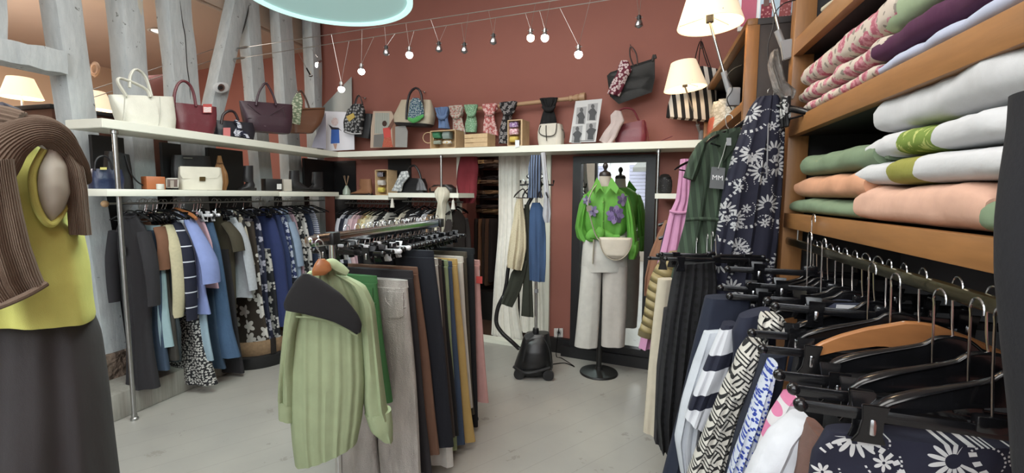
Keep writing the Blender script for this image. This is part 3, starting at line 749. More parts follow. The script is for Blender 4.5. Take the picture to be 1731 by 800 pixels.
# 13 black and white photo poster
pl = PF(990, PB(.16), .35)
pts = [pl(973, 171), pl(1018, 167), pl(1007, 240), pl(962, 241)]
t = board('photo_poster', 'white poster with four black and white photos of a woman in a dark coat', pl, pts, plain('#b9b9b9', .4, 0, .02))
for (u, v, k) in ((982, 194, 0), (1001, 188, 1), (975, 226, 2), (998, 221, 3)):
    flatpx(t, 'photo', pl, [(u-7, v-12), (u+10, v-14), (u+7, v+16), (u-9, v+16)], plain('#8f8f90'), .001)
    flatpx(t, 'figure', pl, [(u-2, v-4), (u+3, v-5), (u+7+k, v+4-2*k), (u+5, v+8), (u+5, v+15), (u-5, v+15), (u-4, v+6), (u-7, v+1)], plain('#26262a'), .002)
    flatpx(t, 'figure_head', pl, circ(u+1, v-8, 3, 4), plain('#3a3a3c'), .002)
flatpx(t, 'caption', pl, [(966, 238), (1004, 237), (1004, 238.4), (966, 239.4)], plain('#4c4c50'), .001)
# 14 cloth and red bag
pl = PF(1065, PB(.15), .15); z = zsb(3.35)+.001
t = Thing('handbag', 'wine red shoulder bag sitting on the right end of the back shelf', 'handbag', pl(1065, 236))
RB = leather('#70202f', .35)
bag_body(t, rest(rows_px(pl, [(1046, 212, 1090, 203), (1043, 222, 1093, 214), (1040, 232, 1094, 226), (1042, 238, 1092, 236)]), z), [.03, .05, .055, .055], RB)
strap(t, pl, [(1042, 205), (1045, 190), (1056, 183), (1070, 186), (1078, 200), (1082, 208)], 0, .011, RB, flat=.7)
strap(t, pl, [(1091, 206), (1095, 225), (1098, 240), (1110, 241), (1125, 235), (1137, 230)], .05, .006, RB, 'shoulder_strap', flat=.6)
single('scarf', MB().drape(rows_px(PB(.04), [(1040, 187, 1050, 188), (1032, 195, 1056, 205), (1033, 208, 1050, 214), (1022, 222, 1042, 232), (1013, 238, 1031, 248)]), t=.022, fold=.008, k=2.5, seed=9), cloth('#b9a8a4'), 'pale rose scarf knotted and drooping over the shelf edge beside the red bag', 'scarf', PB(.04)(1030, 240))
# 15 black tote on the wall
pl = PF(1065, PB(.24), .35)
t = Thing('tote_bag', 'big dark grey tote hanging tilted on the red wall', 'handbag', pl(1065, 176))
DG = leather('#262624', .6)
top = sh(pl, .02)
mb = MB(); q = sh(pl, .06); q2 = sh(pl, -.06)
F = [(1026, 130), (1100, 103), (1095, 155), (1034, 173)]; B = [(1028, 128), (1106, 97), (1106, 160), (1056, 178)]
mb.rings([[q(1026, 128), q(1102, 104), q2(1107, 98), q2(1032, 122)], [q(1029, 150), q(1099, 130), q2(1107, 132), q2(1036, 148)], [q(1031, 163), q(1083, 149), q2(1102, 156), q2(1046, 176)]])
t.part('body', mb, DG)
t.part('handle', MB().tube([q(1071, 112), q(1065, 95), q(1066, 79), q(1075, 90), q(1078, 110)], .006, 8, m=20), leather('#3a2826', .4))
t.part('wing_tip', MB().tube([q2(1103, 104), q2(1106, 93), q2(1108, 99)], .012, 8, m=8), DG)
hook_on_wall(pl, 1066, 79, .2, 'small silver hook above the dark grey tote')
single('scarf', MB().drape(rows_px(sh(pl, .09), [(1050, 103, 1062, 103), (1045, 112, 1068, 118), (1043, 124, 1060, 132), (1034, 140, 1054, 148), (1026, 158, 1047, 163)]), t=.025, fold=.01, k=2.5, seed=5), flowers('#6a1c33', '#c9b5b5', 22, 3, .1, .5), 'burgundy and white scarf tied to the dark grey tote', 'scarf', pl(1045, 140))
# 16 striped bag
pl = PF(1165, PB(.20), .35)
t = Thing('tote_bag', 'black and white striped canvas bag with tall black handles on the red wall', 'handbag', pl(1165, 205))
m = NT('bold_stripes', .85); x = m.xyz(m.coord((1, 1, 1), (0, .14, 0)))
m.col(m.mix(m.step(m.M('FRACT', m.M('ADD', m.M('MULTIPLY', x[0], 18), 50)), .5), '#131316', '#c9c3b8')); m.bump(m.noise(m.coord(), 18, 3), .3, .01)
bag_body(t, rows_px(pl, [(1185, 112, 1215, 118), (1146, 135, 1213, 140), (1135, 160, 1212, 165), (1128, 182, 1210, 190), (1126, 199, 1207, 206)]), [.03, .06, .08, .09, .07], m.m, ex=.6)
strap(t, pl, [(1172, 128), (1176, 95), (1184, 70), (1190, 92), (1197, 112)], .05, .008, leather('#1a1718', .4), flat=.5)
strap(t, pl, [(1180, 120), (1183, 85), (1186, 70), (1193, 90), (1202, 116)], -.03, .007, leather('#1a1718', .4), flat=.5)
hook_on_wall(pl, 1185, 70, .15, 'small silver hook above the striped bag')

# ---- the scarf pole
pp = PB(.27)
a, b = pp(735, 192), pp(962, 167)
t = Thing('curtain_pole', 'light wooden pole with turned end knob on the red wall carrying scarves', 'pole', a)
PW = wood('#b08a63', .8, (.2, 1, 1), .5)
t.part('rod', MB().tube([a, b], .019, 14), PW)
d = (b-a).normalized()
mb = MB(); prof = [(r*1.35, z*1.2) for r, z in [(.014, 0), (.020, .005), (.020, .02), (.015, .03), (.022, .05), (.024, .07), (.018, .08), (.028, .085), (.030, .12), (.027, .125)]]
mb.rings([[b+d*z+(Vector((0, 0, 1))*math.cos(k*2*PI/16)+d.cross(Vector((0, 0, 1)))*math.sin(k*2*PI/16))*r for k in range(16)] for r, z in prof]); t.part('finial', mb, PW)
for u, v in ((745, 191), (925, 171)):
    p = pp(u, v); t.part('bracket', MB().tube([p-Vector((0, 0, .01)), p+NB*.05-Vector((0, 0, .01)), p+NB*.088-Vector((0, 0, .01))], .009, 8), PW)
def pole_scarf(label, rows, mat, seed, th=.028):
    pl2 = PB(.24); c = pl2((rows[0][0]+rows[0][2])/2, rows[0][1]+4)
    t = Thing('scarf', label, 'scarf', c)
    t.part('tail', MB().drape(rows_px(pl2, rows), t=[th*1.3, th*1.2, th*.7]+[th]*(len(rows)-3) if len(rows) > 3 else th, fold=.009, k=2.5, seed=seed, topfold=.6, m=30), mat)
    a0, b0 = rows[0][:2], rows[0][2:]; w = b0[0]-a0[0]; um = (a0[0]+b0[0])/2; vt = (a0[1]+b0[1])/2
    kv = rows[2][1] if len(rows) > 2 else vt+12
    # the loop over the pole with its gathered knot
    q = sh(pl2, th*1.2)
    for kk, (du, dv) in enumerate(((-.42, 1), (-.2, 2), (.2, 2), (.42, 1))):
        t.part('fold', MB().tube([q(um+du*w, vt+dv), q(um+du*w*.75, (vt+kv)/2), q(um+du*w*.25, kv-1)], [.008, .011, .007], 8, m=12), mat)
    t.part('knot', MB().tube([q(um-w*.34, kv-6), q(um-w*.12, kv-1), q(um+w*.12, kv-1), q(um+w*.34, kv-7)], [.010, .022, .022, .010], 12, m=20), mat)
    return t
pole_scarf('pale blue scarf hanging on the wooden pole, at its left end', [(735, 183, 759, 181), (737, 190, 759, 189), (742, 200, 757, 199), (741, 217, 760, 218)], cloth('#5e7aa6'), 1)
pole_scarf('cream scarf with pink flowers on the wooden pole', [(758, 180, 783, 178), (760, 188, 785, 187), (765, 198, 780, 198), (766, 220, 787, 222), (769, 241, 786, 238)], flowers('#b3a79a', '#a5524d', 40, 5, .05, .35), 2)
pole_scarf('mint green scarf on the wooden pole', [(785, 178, 808, 177), (787, 186, 806, 186), (790, 195, 804, 195), (787, 210, 807, 212), (788, 224, 806, 224)], blobs('#6fa07a', '#a9c6ab', 70, .25), 3)
pole_scarf('coral pink and white scarf on the wooden pole', [(815, 177, 840, 175), (817, 186, 842, 184), (822, 193, 836, 193), (818, 210, 838, 208), (817, 224, 843, 230)], flowers('#b75e5c', '#dab8b2', 30, 4, .08, .45), 4)
pole_scarf('black, grey and white scarf on the wooden pole, between coral and black ones', [(845, 174, 874, 171), (845, 182, 872, 182), (851, 193, 865, 194), (846, 215, 862, 215), (843, 243, 858, 243)], flowers('#1c1a1e', '#8c8888', 22, 5, .08, .45), 5)
pole_scarf('plain black scarf on the wooden pole above the white satchel', [(912, 167, 943, 165), (917, 177, 939, 177), (919, 186, 936, 186), (915, 200, 940, 200), (912, 211, 941, 211)], cloth('#111114'), 6)

# triangular glass-like panel leaning in the corner
pl = PB(.33)
mb = MB().prism([pl(545, 182), pl(595, 130), pl(596, 240), pl(545, 240)], Vector((0, 0, 0))+towards(pl)*.008)
mm = NT('mirror_pane', .35, .25); mm.col('#9aa09d')
single('triangular_mirror', mb, mm.m, 'slanted triangular mirror pane on the red wall in the shelf corner', 'mirror', pl(570, 230))

# ================================================================== lower shelves
zl = 1.521
pl = PF(180, PX(-3.30), .3)
t = Thing('handbag', 'navy blue handbag on the lower shelf beside the steel pole', 'handbag', pl(180, 318))
NB_ = leather('#1d2b49', .35)
bag_body(t, rest(rows_px(pl, [(156, 285, 204, 287), (152, 300, 207, 302), (153, 317, 206, 318)]), zl), [.03, .05, .05], NB_)
strap(t, pl, [(160, 288), (162, 272), (172, 264), (183, 268), (190, 287)], .03, .006, leather('#15171c', .4))
t.part('clasp', MB().prism(quad(pl, 169, 283, 180, 287, .05), towards(pl)*.004), plain('#c2b95a', .4))
pl = PF(225, PX(-3.38), .2)
t = Thing('handbag', 'large black bag with a curving strap behind the navy handbag', 'handbag', pl(215, 318))
bag_body(t, rest(rows_px(pl, [(180, 255, 215, 262), (178, 280, 220, 285), (176, 300, 222, 305), (178, 317, 224, 318)]), zl), .04, leather('#131315', .5))
strap(t, pl, [(212, 262), (220, 290), (232, 307), (247, 316)], .05, .005, leather('#131315', .5), 'strap')
def boxpx(name, label, cat, pl, u0, u1, v0, z, dep, mat, bev=.003, rot=0):
    a, b = pl(u0, v0), pl(u1, v0); c = (a+b)*.5-towards(pl)*dep/2; h = a.z-z
    r = math.atan2((b-a).y, (b-a).x)
    return single(name, MB().box((c.x, c.y, z+h/2), ((b-a).length, dep, h), r, bev), mat, label, cat, (c.x, c.y, z))
pl = PF(262, PX(-3.25), .5)
boxpx('gift_box', 'orange box on the lower left shelf', 'box', pl, 247, 279, 298, zl, .10, plain('#a95a1e'))
pl = PX(-3.17)
t = Thing('candle', 'small white candle in front of the orange box', 'candle', pl(273, 318))
p = pl(273, 318); t.part('jar', MB().lathe([(.02, 0), (.023, .004), (.023, .036), (.020, .037), (.020, .03)], (p.x-.01, p.y, zl), 18), plain('#cfccc0', .3)); t.part('wick', MB().tube([(p.x-.01, p.y, zl+.028), (p.x-.01, p.y, zl+.042)], .001, 6), plain('#222222'))
pl = PF(290, PX(-3.24), .4)
t = Thing('framed_picture', 'white framed picture leaning beside the orange box', 'frame', pl(291, 318))
mb = MB()
for B in ((281, 301, 283.5, 318), (299, 301, 302, 318), (281, 301, 302, 304), (281, 315.5, 302, 318)): mb.prism(quad(pl, *B), -towards(pl)*.015)
t.part('frame', mb, plain('#cfcbc0', .4)); t.part('picture', MB().prism(quad(pl, 283, 303, 300, 316, -.006), -towards(pl)*.004), plain('#6c5a55'))
t.part('prop', MB().prism([sh(pl, -.015)(288, 305), sh(pl, -.015)(294, 305), sh(pl, -.06)(294, 318), sh(pl, -.06)(288, 318)], -towards(pl)*.004), plain('#8c8478'))
pl = PF(340, PX(-3.26), .45)
t = Thing('handbag', 'cream white flap satchel with a gold clasp on the lower left shelf', 'handbag', pl(340, 318))
CR = leather('#cfcab8', .45)
bag_body(t, rest(rows_px(pl, [(304, 282, 371, 284), (303, 295, 373, 296), (303, 308, 374, 308), (304, 319, 373, 319)]), zl), .045, CR, ex=.35)
t.part('flap', MB().drape(rows_px(sh(pl, .045), [(304, 281, 371, 283), (304, 295, 372, 295), (308, 302, 368, 302)]), t=.006, ex=.3, fold=0, wob=0, m=10), CR)
t.part('clasp', MB().prism(quad(pl, 337, 299, 347, 306, .055), towards(pl)*.005, .001), metalm('#a8935a', .3))
pl = PF(372, PX(-3.36), .5)
t = Thing('leather_pouch', 'ochre leather pouch standing behind the cream satchel', 'pouch', pl(370, 318))
t.part('body', MB().drape(rest(rows_px(pl, [(368, 263, 374, 263), (366, 275, 377, 276), (360, 290, 384, 292), (358, 305, 386, 306), (362, 318, 382, 318)]), zl), t=[.006, .012, .03, .03, .02], fold=.006, k=3, seed=4), leather('#96652c', .6))
t.part('drawstring', MB().tube([sh(pl, .02)(366, 275), sh(pl, .026)(371, 276), sh(pl, .02)(377, 276)], .004, 6, m=6), leather('#6b441c', .6))
pl = PF(320, PX(-3.42), .4)
t = Thing('handbag', 'black bag with a silver bar standing behind the cream satchel', 'handbag', pl(320, 300))
bag_body(t, rest(rows_px(pl, [(292, 262, 352, 264), (290, 285, 356, 285), (292, 318, 350, 318)]), zl), .04, leather('#151517', .4))
t.part('bar', MB().tube([sh(pl, .05)(310, 267), sh(pl, .05)(325, 267.5)], .004, 8), STEEL)

def boot(label, pl, px, z, mat, th=.04, ankle=True, name='ankle_boot', grp=None):
    """px: toe u, heel u, top-left u, top-right u, top v, instep v, sole v; toe to the left when toe < heel"""
    ut, uh, ua, ub, vt, vi, vs = px
    P = lambda u, v: pl(u, v)
    a = P(ut, vs); b = P(uh, vs); k = z-(a.z+b.z)/2
    up = Vector((0, 0, k)); n = towards(pl)
    t = Thing(name, label, 'boot', (a+b)*.5+up, grp)
    sgn = 1 if ut < uh else -1
    L = abs(ut-uh)
    # shaft and foot in one continuous loft: the section turns from level at the top to upright at the toe
    R = []
    um = (ua+ub)/2
    secs = []
    for i in range(5):
        q = i/4; v = vt+(vi-vt)*q; front = (ua if sgn > 0 else ub)-sgn*L*.03*q; back = (ub if sgn > 0 else ua)+sgn*L*.02*q
        secs.append((P(front, v), P(back, v), th*.8))
    heelv = vs-2.0
    secs.append((P(ut+sgn*L*.50, vi+(vs-vi)*.15), P(uh, vi+(vs-vi)*.45), th*.9))
    secs.append((P(ut+sgn*L*.36, vi+(vs-vi)*.42), P(uh-sgn*L*.05, heelv), th*.95))
    secs.append((P(ut+sgn*L*.24, vi+(vs-vi)*.60), P(ut+sgn*L*.60, heelv), th))
    secs.append((P(ut+sgn*L*.10, vi+(vs-vi)*.70), P(ut+sgn*L*.25, heelv), th*.95))
    secs.append((P(ut+sgn*L*.01, vi+(vs-vi)*.84), P(ut+sgn*L*.06, heelv), th*.55))
    for f, bk, w in secs:
        f, bk = f+up, bk+up; c = (f+bk)*.5; h = (f-bk)*.5
        R.append([c+h*math.copysign(abs(math.cos(x))**.8, math.cos(x))+n*(w*math.copysign(abs(math.sin(x))**.8, math.sin(x))) for x in [2*PI*j/20 for j in range(20)]])
    t.part('upper', MB().rings(R), mat, sharp=60)
    sole = MB(); S_ = []
    A, B = P(ut, vs)+up, P(uh, vs)+up
    for q, w in ((0, .3), (.06, .75), (.2, 1), (.45, .85), (.7, .7), (.93, .75), (1, .4)):
        c = A.lerp(B, q); c.z = z; hh = .012
        S_.append([c+n*(w*th)+Vector((0, 0, hh)), c-n*(w*th)+Vector((0, 0, hh)), c-n*(w*th)+Vector((0, 0, .0)), c+n*(w*th)])
    sole.rings(S_); t.part('sole', sole, plain('#1a1614', .6))
    hc = A.lerp(B, .86); hc.z = z+.012
    t.part('heel', MB().box((hc.x, hc.y, z+.012), (.05, .06, .024), math.atan2((B-A).y, (B-A).x), .004), plain('#1a1614', .6))
    return t
BB = leather('#1b1a1d', .45)
boot('single black ankle boot beside the black box on the lower shelf', PF(416, PX(-3.25), .5), (403, 430, 412, 427, 278, 304, 320), zl, BB)
pl = PF(463, PX(-3.22), .5)
boxpx('shoe_box', 'black cardboard box with a white card on the lower shelf', 'box', pl, 449, 477, 302, zl, .10, plain('#141416', .5))
flatp = sh(pl, .003); single('price_card', MB().prism([flatp(468, 311), flatp(476, 311), flatp(476, 320), flatp(468, 320)], towards(pl)*.001), plain('#c9c9c4'), 'little white card leaning on the black box', 'card', flatp(472, 320))
pl = PF(486, PX(-3.22), .5); boxpx('white_box', 'small off-white box right of the black box', 'box', pl, 479, 493, 303, zl, .08, plain('#b5afa3'))
boot('left one of the pair of black ankle boots at the shelf corner', PF(510, PX(-3.25), .55), (529, 490, 489, 505, 284, 303, 319), zl, BB)
boot('right one of the pair of black ankle boots at the shelf corner', PF(530, PX(-3.38), .4), (512, 546, 528, 545, 286, 305, 319), zl, leather('#232225', .45))
# back lower shelves
pl = PB(.12); p = pl(586, 328)
t = Thing('reed_diffuser', 'small frosted bottle of fragrance reeds on the back lower shelf', 'diffuser', (p.x, p.y, 1.486))
t.part('bottle', MB().lathe([(.036, 0), (.042, .008), (.04, .05), (.02, .085), (.014, .10), (.016, .104)], (p.x, p.y, 1.486), 20), plain('#93a192', .25))
for k in range(6):
    a = (k-2.5)*.16; t.part('reed', MB().tube([(p.x, p.y, 1.58), (p.x+math.sin(a)*.12, p.y+.02*math.cos(k*2), 1.60+.10*math.cos(a))], .0022, 6), plain('#8c6c4a'))
boot('tan suede ankle boot on the back lower shelf', PB(.12), (594, 629, 609, 627, 301, 313, 328), 1.486, leather('#8a5a35', .7), .045)
t, _ = None, None
pl = PB(.10); s0, s1 = [(pl(u, 300)-CB).dot(DB) for u in (634, 655)]
t = Thing('wooden_crate', 'narrow upright display box with folded scarves on the back lower shelf', 'crate', WB((s0+s1)/2, .1, 1.486)); z1 = pl(640, 287).z
for nm, B in (('side', (s0, s0+.008, .1, .26, 1.486, z1)), ('side', (s1-.008, s1, .1, .26, 1.486, z1)), ('top', (s0, s1, .1, .26, z1-.008, z1)), ('bottom', (s0, s1, .1, .26, 1.486, 1.494)), ('back', (s0, s1, .252, .26, 1.486, z1))):
    mb = MB(); wallbox(mb, *B); t.part(nm, mb, LW)
roll(644, 295, .035, .16, stripes('#17161c', '#a09aa6', .012, .5, 'X'), 'black and lilac folded scarf on top in the display box', .04)
roll(644, 309, .038, .16, cloth('#b9b4ae'), 'pale grey folded scarf in the display box', .042); roll(644, 321, .034, .16, cloth('#c4b330'), 'yellow folded scarf at the bottom of the display box', .042)
pl = PB(.15); z = 1.514
t = Thing('handbag', 'black shoulder bag with tall strap on the back lower shelf', 'handbag', pl(700, 323))
bag_body(t, rest(rows_px(pl, [(681, 300, 716, 302), (678, 312, 720, 312), (679, 323, 720, 324)]), z), .055, leather('#18181b', .35))
strap(t, pl, [(684, 302), (690, 286), (700, 280), (708, 290), (712, 304)], .0, .011, leather('#18181b', .35))
t.part('tassel', MB().drape(rows_px(sh(pl, .07), [(709, 303, 713, 303), (706, 311, 718, 311), (704, 322, 722, 322)]), t=.014, fold=.004, k=5, seed=2), plain('#55565a'))
single('scarf', MB().drape(rows_px(PB(.06), [(679, 290, 689, 289), (674, 299, 692, 299), (668, 312, 682, 311), (662, 323, 678, 324)]), t=.024, fold=.01, k=2.5, seed=8), flowers('#8c9092', '#c4c8c8', 30, 4), 'silver grey scarf draped on the black shoulder bag', 'scarf', PB(.06)(672, 322))
pl = PB(.15)
t = Thing('handbag', 'low black and brown bag lying at the right end of the back lower shelf', 'handbag', pl(750, 323))
bag_body(t, rest(rows_px(pl, [(735, 313, 762, 312), (727, 318, 770, 317), (728, 324, 770, 324)]), z), .06, leather('#1d1715', .4), ex=.7)
t.part('side_panel', MB().prism([sh(pl, .062)(*p) for p in ((728, 317), (744, 314), (745, 323), (729, 323))], towards(pl)*.003), leather('#6c4230', .5))
# cream scarf knotted round the pole
pl = PB(-.02)
single('scarf', MB().drape(rows_px(pl, [(742, 316, 752, 316), (736, 324, 759, 324), (738, 334, 758, 335), (742, 342, 753, 343), (738, 362, 752, 362), (737, 385, 751, 386), (735, 408, 748, 408)]), t=[.03, .045, .04, .02, .025, .03, .03], fold=.01, k=2.5, seed=12, topfold=.7, m=34), cloth('#c3bda9'), 'cream scarf knotted around the thin pole in front of the back shelf', 'scarf', pl(747, 330))
single('scarf', MB().drape(rows_px(PB(0.02), [(750, 338, 756, 338), (751, 355, 763, 357), (750, 380, 766, 382), (752, 400, 762, 402)]), t=.018, fold=.01, k=2, seed=13), cloth('#77766c'), 'grey end of a scarf hanging behind the cream knotted scarf', 'scarf', pl(757, 370))
for u, v in ((663, 350), (766, 352)):
    p = PB(.0)(u, v-14); t = Thing('tassel', 'white %s tassel hanging below the back lower shelf' % ('left' if u < 700 else 'right'), 'tassel', p)
    t.part('cord', MB().tube([p+Vector((0, 0, .02)), p], .002, 6), plain('#c9c6bb')); t.part('skirt', MB().lathe([(.004, 0), (.013, -.012), (.012, -.02), (.022, -.09), (.001, -.09)], p, 14), cloth('#c9c6bb'))
# ================================================================== hangers
GB = glossblack()
def hook_mb(mb, r=.014, drop=.055, wire=.0019):
    P = [Vector((0, 0, -drop)), Vector((0, 0, -drop+.012)), Vector((0, r*.5, -(drop+r*1.2)/2))]
    for i in range(9):
        a = math.radians(-32+i*28); P.append(Vector((0, r*1.15*math.cos(a), r*1.15*math.sin(a))))
    return mb.tube(P, wire, 7, m=34)
def proto(name, label, cat): return Thing(name, label, cat, (0, 0, 0))
def make_suit_hanger(mat, w=.21, th=.018, name='coat_hanger', label='x'):
    t = proto(name, label, 'hanger'); t.part('hook', hook_mb(MB()), STEEL)
    mb = MB(); P = [(-w, .0, -.125), (-w*.75, .006, -.105), (-w*.35, .008, -.078), (-.03, .0, -.062), (0, 0, -.058), (.03, 0, -.062), (w*.35, .008, -.078), (w*.75, .006, -.105), (w, 0, -.125)]
    mb.tube(P, [th*.45, th*.75, th*.8, th*.55, th*.6, th*.55, th*.8, th*.75, th*.45], 10, m=30, flat=1.0, up=(0, 1, 0)); t.part('shoulders', mb, mat)
    mb = MB(); mb.tube([(-w*.8, 0, -.125), (-w*.4, 0, -.130), (0, 0, -.131), (w*.4, 0, -.130), (w*.8, 0, -.125)], .004, 8, m=12); t.part('bar', mb, mat)
    return t
def make_big_hanger(mat, w=.215, arch=False):
    t = proto('coat_hanger', 'x', 'hanger'); t.part('hook', hook_mb(MB(), r=.019, drop=.115, wire=.0022), metalm('#c4c4c6', .2))
    top = [(-w, -.200), (-w*.9, -.180), (-w*.7, -.160), (-w*.45, -.142), (-w*.22, -.124), (-.028, -.108), (0, -.103)]
    if arch: top = [(-w, -.205), (-w*.9, -.178), (-w*.7, -.152), (-w*.45, -.128), (-w*.22, -.112), (-.028, -.105), (0, -.103)]
    top = top+[(-x, z) for x, z in top[-2::-1]]
    bot = [(w*.97, -.214), (w*.7, -.196 if not arch else -.190), (w*.35, -.176 if not arch else -.168), (0, -.164), (-w*.35, -.176 if not arch else -.168), (-w*.7, -.196 if not arch else -.190), (-w*.97, -.214)]
    th = .007 if not arch else .018
    curve = lambda x: .010*(x/w)**2
    mb = MB(); N = 33; G = []
    def ev(P, x):
        P = sorted(P)
        for (a, b), (c, d) in zip(P, P[1:]):
            if a <= x <= c: return b+(d-b)*(x-a)/(c-a)
        return P[0][1] if x < P[0][0] else P[-1][1]
    R = []
    for q in range(N):
        x = -w*.985+2*w*.985*q/(N-1); zt, zb = ev(top, x), ev(bot, x); y = -curve(x)
        R.append([Vector((x, y-th/2, zb)), Vector((x, y-th/2, zt-.004)), Vector((x, y-th*.3, zt)), Vector((x, y+th*.3, zt)), Vector((x, y+th/2, zt-.004)), Vector((x, y+th/2, zb))])
    mb.rings(R)
    if not arch: mb.tube([Vector((x, -curve(x), z)) for x, z in top], [.012, .016, .014, .011, .009, .008, .008, .008, .009, .011, .014, .016, .012], 12, m=44, flat=.4, up=(0, 1, 0))
    t.part('shoulders', mb, mat)
    return t
def make_wide_clip(mat, w=.27, bz=-.19):
    t = proto('clip_hanger', 'x', 'hanger'); t.part('hook', hook_mb(MB(), r=.019, drop=-bz-.01, wire=.0022), metalm('#c4c4c6', .2))
    mb = MB(); mb.box((0, 0, bz), (2*w, .006, .022), bev=.002); mb.box((0, .012, bz-.004), (2*w*.96, .006, .012), bev=.002); mb.box((0, .004, bz+.012), (.045, .022, .03), bev=.006); mb.ball((-w, .003, bz), .013, 10); mb.ball((w, .003, bz), .013, 10); t.part('bar', mb, mat)
    for s in (-1, 1):
        mb = MB(); x = s*w*.62
        for ys, dy in ((-1, -.006), (1, .006)):
            y0 = ys*.016
            mb.prism([(x-.020, y0*1.7, bz+.030), (x+.020, y0*1.7, bz+.030), (x+.016, y0*1.2, bz+.0), (x+.018, y0*.7, bz-.030), (x+.026, y0*.35, bz-.048), (x-.026, y0*.35, bz-.048), (x-.018, y0*.7, bz-.030), (x-.016, y0*1.2, bz)], (0, dy, 0), .0015)
        c = t.part('clip', mb, mat)
        sp = MB(); sp.box((x, 0, bz-.012), (.011, .056, .030), bev=.004); t.part('spring', sp, metalm('#c4c4c6', .2), parent=c)
    return t
def make_clip_hanger(mat, clipm, w=.17, name='clip_hanger', label='x'):
    t = proto(name, label, 'hanger'); t.part('hook', hook_mb(MB(), drop=.075), STEEL)
    mb = MB(); mb.box((0, 0, -.085), (2*w, .007, .016), bev=.003); mb.box((0, 0, -.078), (.035, .012, .022), bev=.004); mb.ball((-w, 0, -.085), .010, 8); mb.ball((w, 0, -.085), .010, 8); t.part('bar', mb, mat)
    for s in (-1, 1):
        mb = MB(); x = s*w*.70
        mb.prism([(x-.016, -.010, -.075), (x+.016, -.010, -.075), (x+.012, -.014, -.105), (x+.020, -.006, -.135), (x-.020, -.006, -.135), (x-.012, -.014, -.105)], (0, .006, 0), .001)
        mb.prism([(x-.016, .005, -.075), (x+.016, .005, -.075), (x+.012, .010, -.105), (x+.020, .002, -.135), (x-.020, .002, -.135), (x-.012, .010, -.105)], (0, .005, 0), .001)
        c = t.part('clip', mb, clipm)
        sp = MB(); sp.box((x, 0, -.10), (.010, .026, .012), bev=.002); t.part('spring', sp, STEEL, parent=c)
    return t
H_SUIT = make_suit_hanger(GB); H_THIN = make_suit_hanger(GB, .20, .009, 'coat_hanger'); H_WOOD = make_suit_hanger(wood('#a5622a', .7, (.3, 1, 1), .3), .20, .024, 'wooden_hanger')
H_CLIP = make_wide_clip(GB, .18, -.105); H_WCLIP = make_wide_clip(plain('#cfcfd2', .3), .18, -.105)
H_CLIPL = make_clip_hanger(GB, GB, .2)
H_BIG = make_big_hanger(GB); H_BIGW = make_big_hanger(wood('#a86a2e', .7, (.3, 1, 1), .3), arch=True); H_BIGW.o.name = 'wooden_hanger'; H_WIDE = make_wide_clip(GB); H_WIDE2 = make_wide_clip(GB, .25, -.13)
_used = set()
def hang(pr, loc, rz, label, group, tilt=0.0):
    "first use moves the first hanger itself, later ones copy it"
    if pr.o.name not in _used:
        _used.add(pr.o.name); o = pr.o; o.location = loc; o.rotation_euler = (0, 0, rz); o['label'] = label; o['group'] = group; return o
    return dup(pr.o, loc, rz, label, group)
def hrail(name, label, a, b, r, mat, ends=None, endmat=None):
    t = Thing(name, label, 'clothes rail', a); t.part('bar', MB().tube([a, b], r, 14), mat)
    d = (Vector(b)-Vector(a)).normalized()
    if ends:
        t.part('end_knob', MB().ball(Vector(a)-d*.015, ends, 14, (1, 1, 1)), endmat or mat)
    return t
# hidden-edge tag
def price_tag(p, label, w=.03, h=.05, n=(0, -1, 0), cord=.05, mat=None, cat='tag'):
    n = Vector(n).normalized(); r = Vector((0, 0, 1)).cross(n).normalized(); p = Vector(p)
    t = Thing('price_tag', label, cat, p)
    t.part('string', MB().tube([p+Vector((0, 0, cord)), p], .0009, 5), plain('#c9c9c9'))
    t.part('card', MB().prism([p-r*w/2, p+r*w/2, p+r*w/2-Vector((0, 0, h)), p-r*w/2-Vector((0, 0, h))], n*.002), mat or plain('#d5d5d3', .5))
    return t
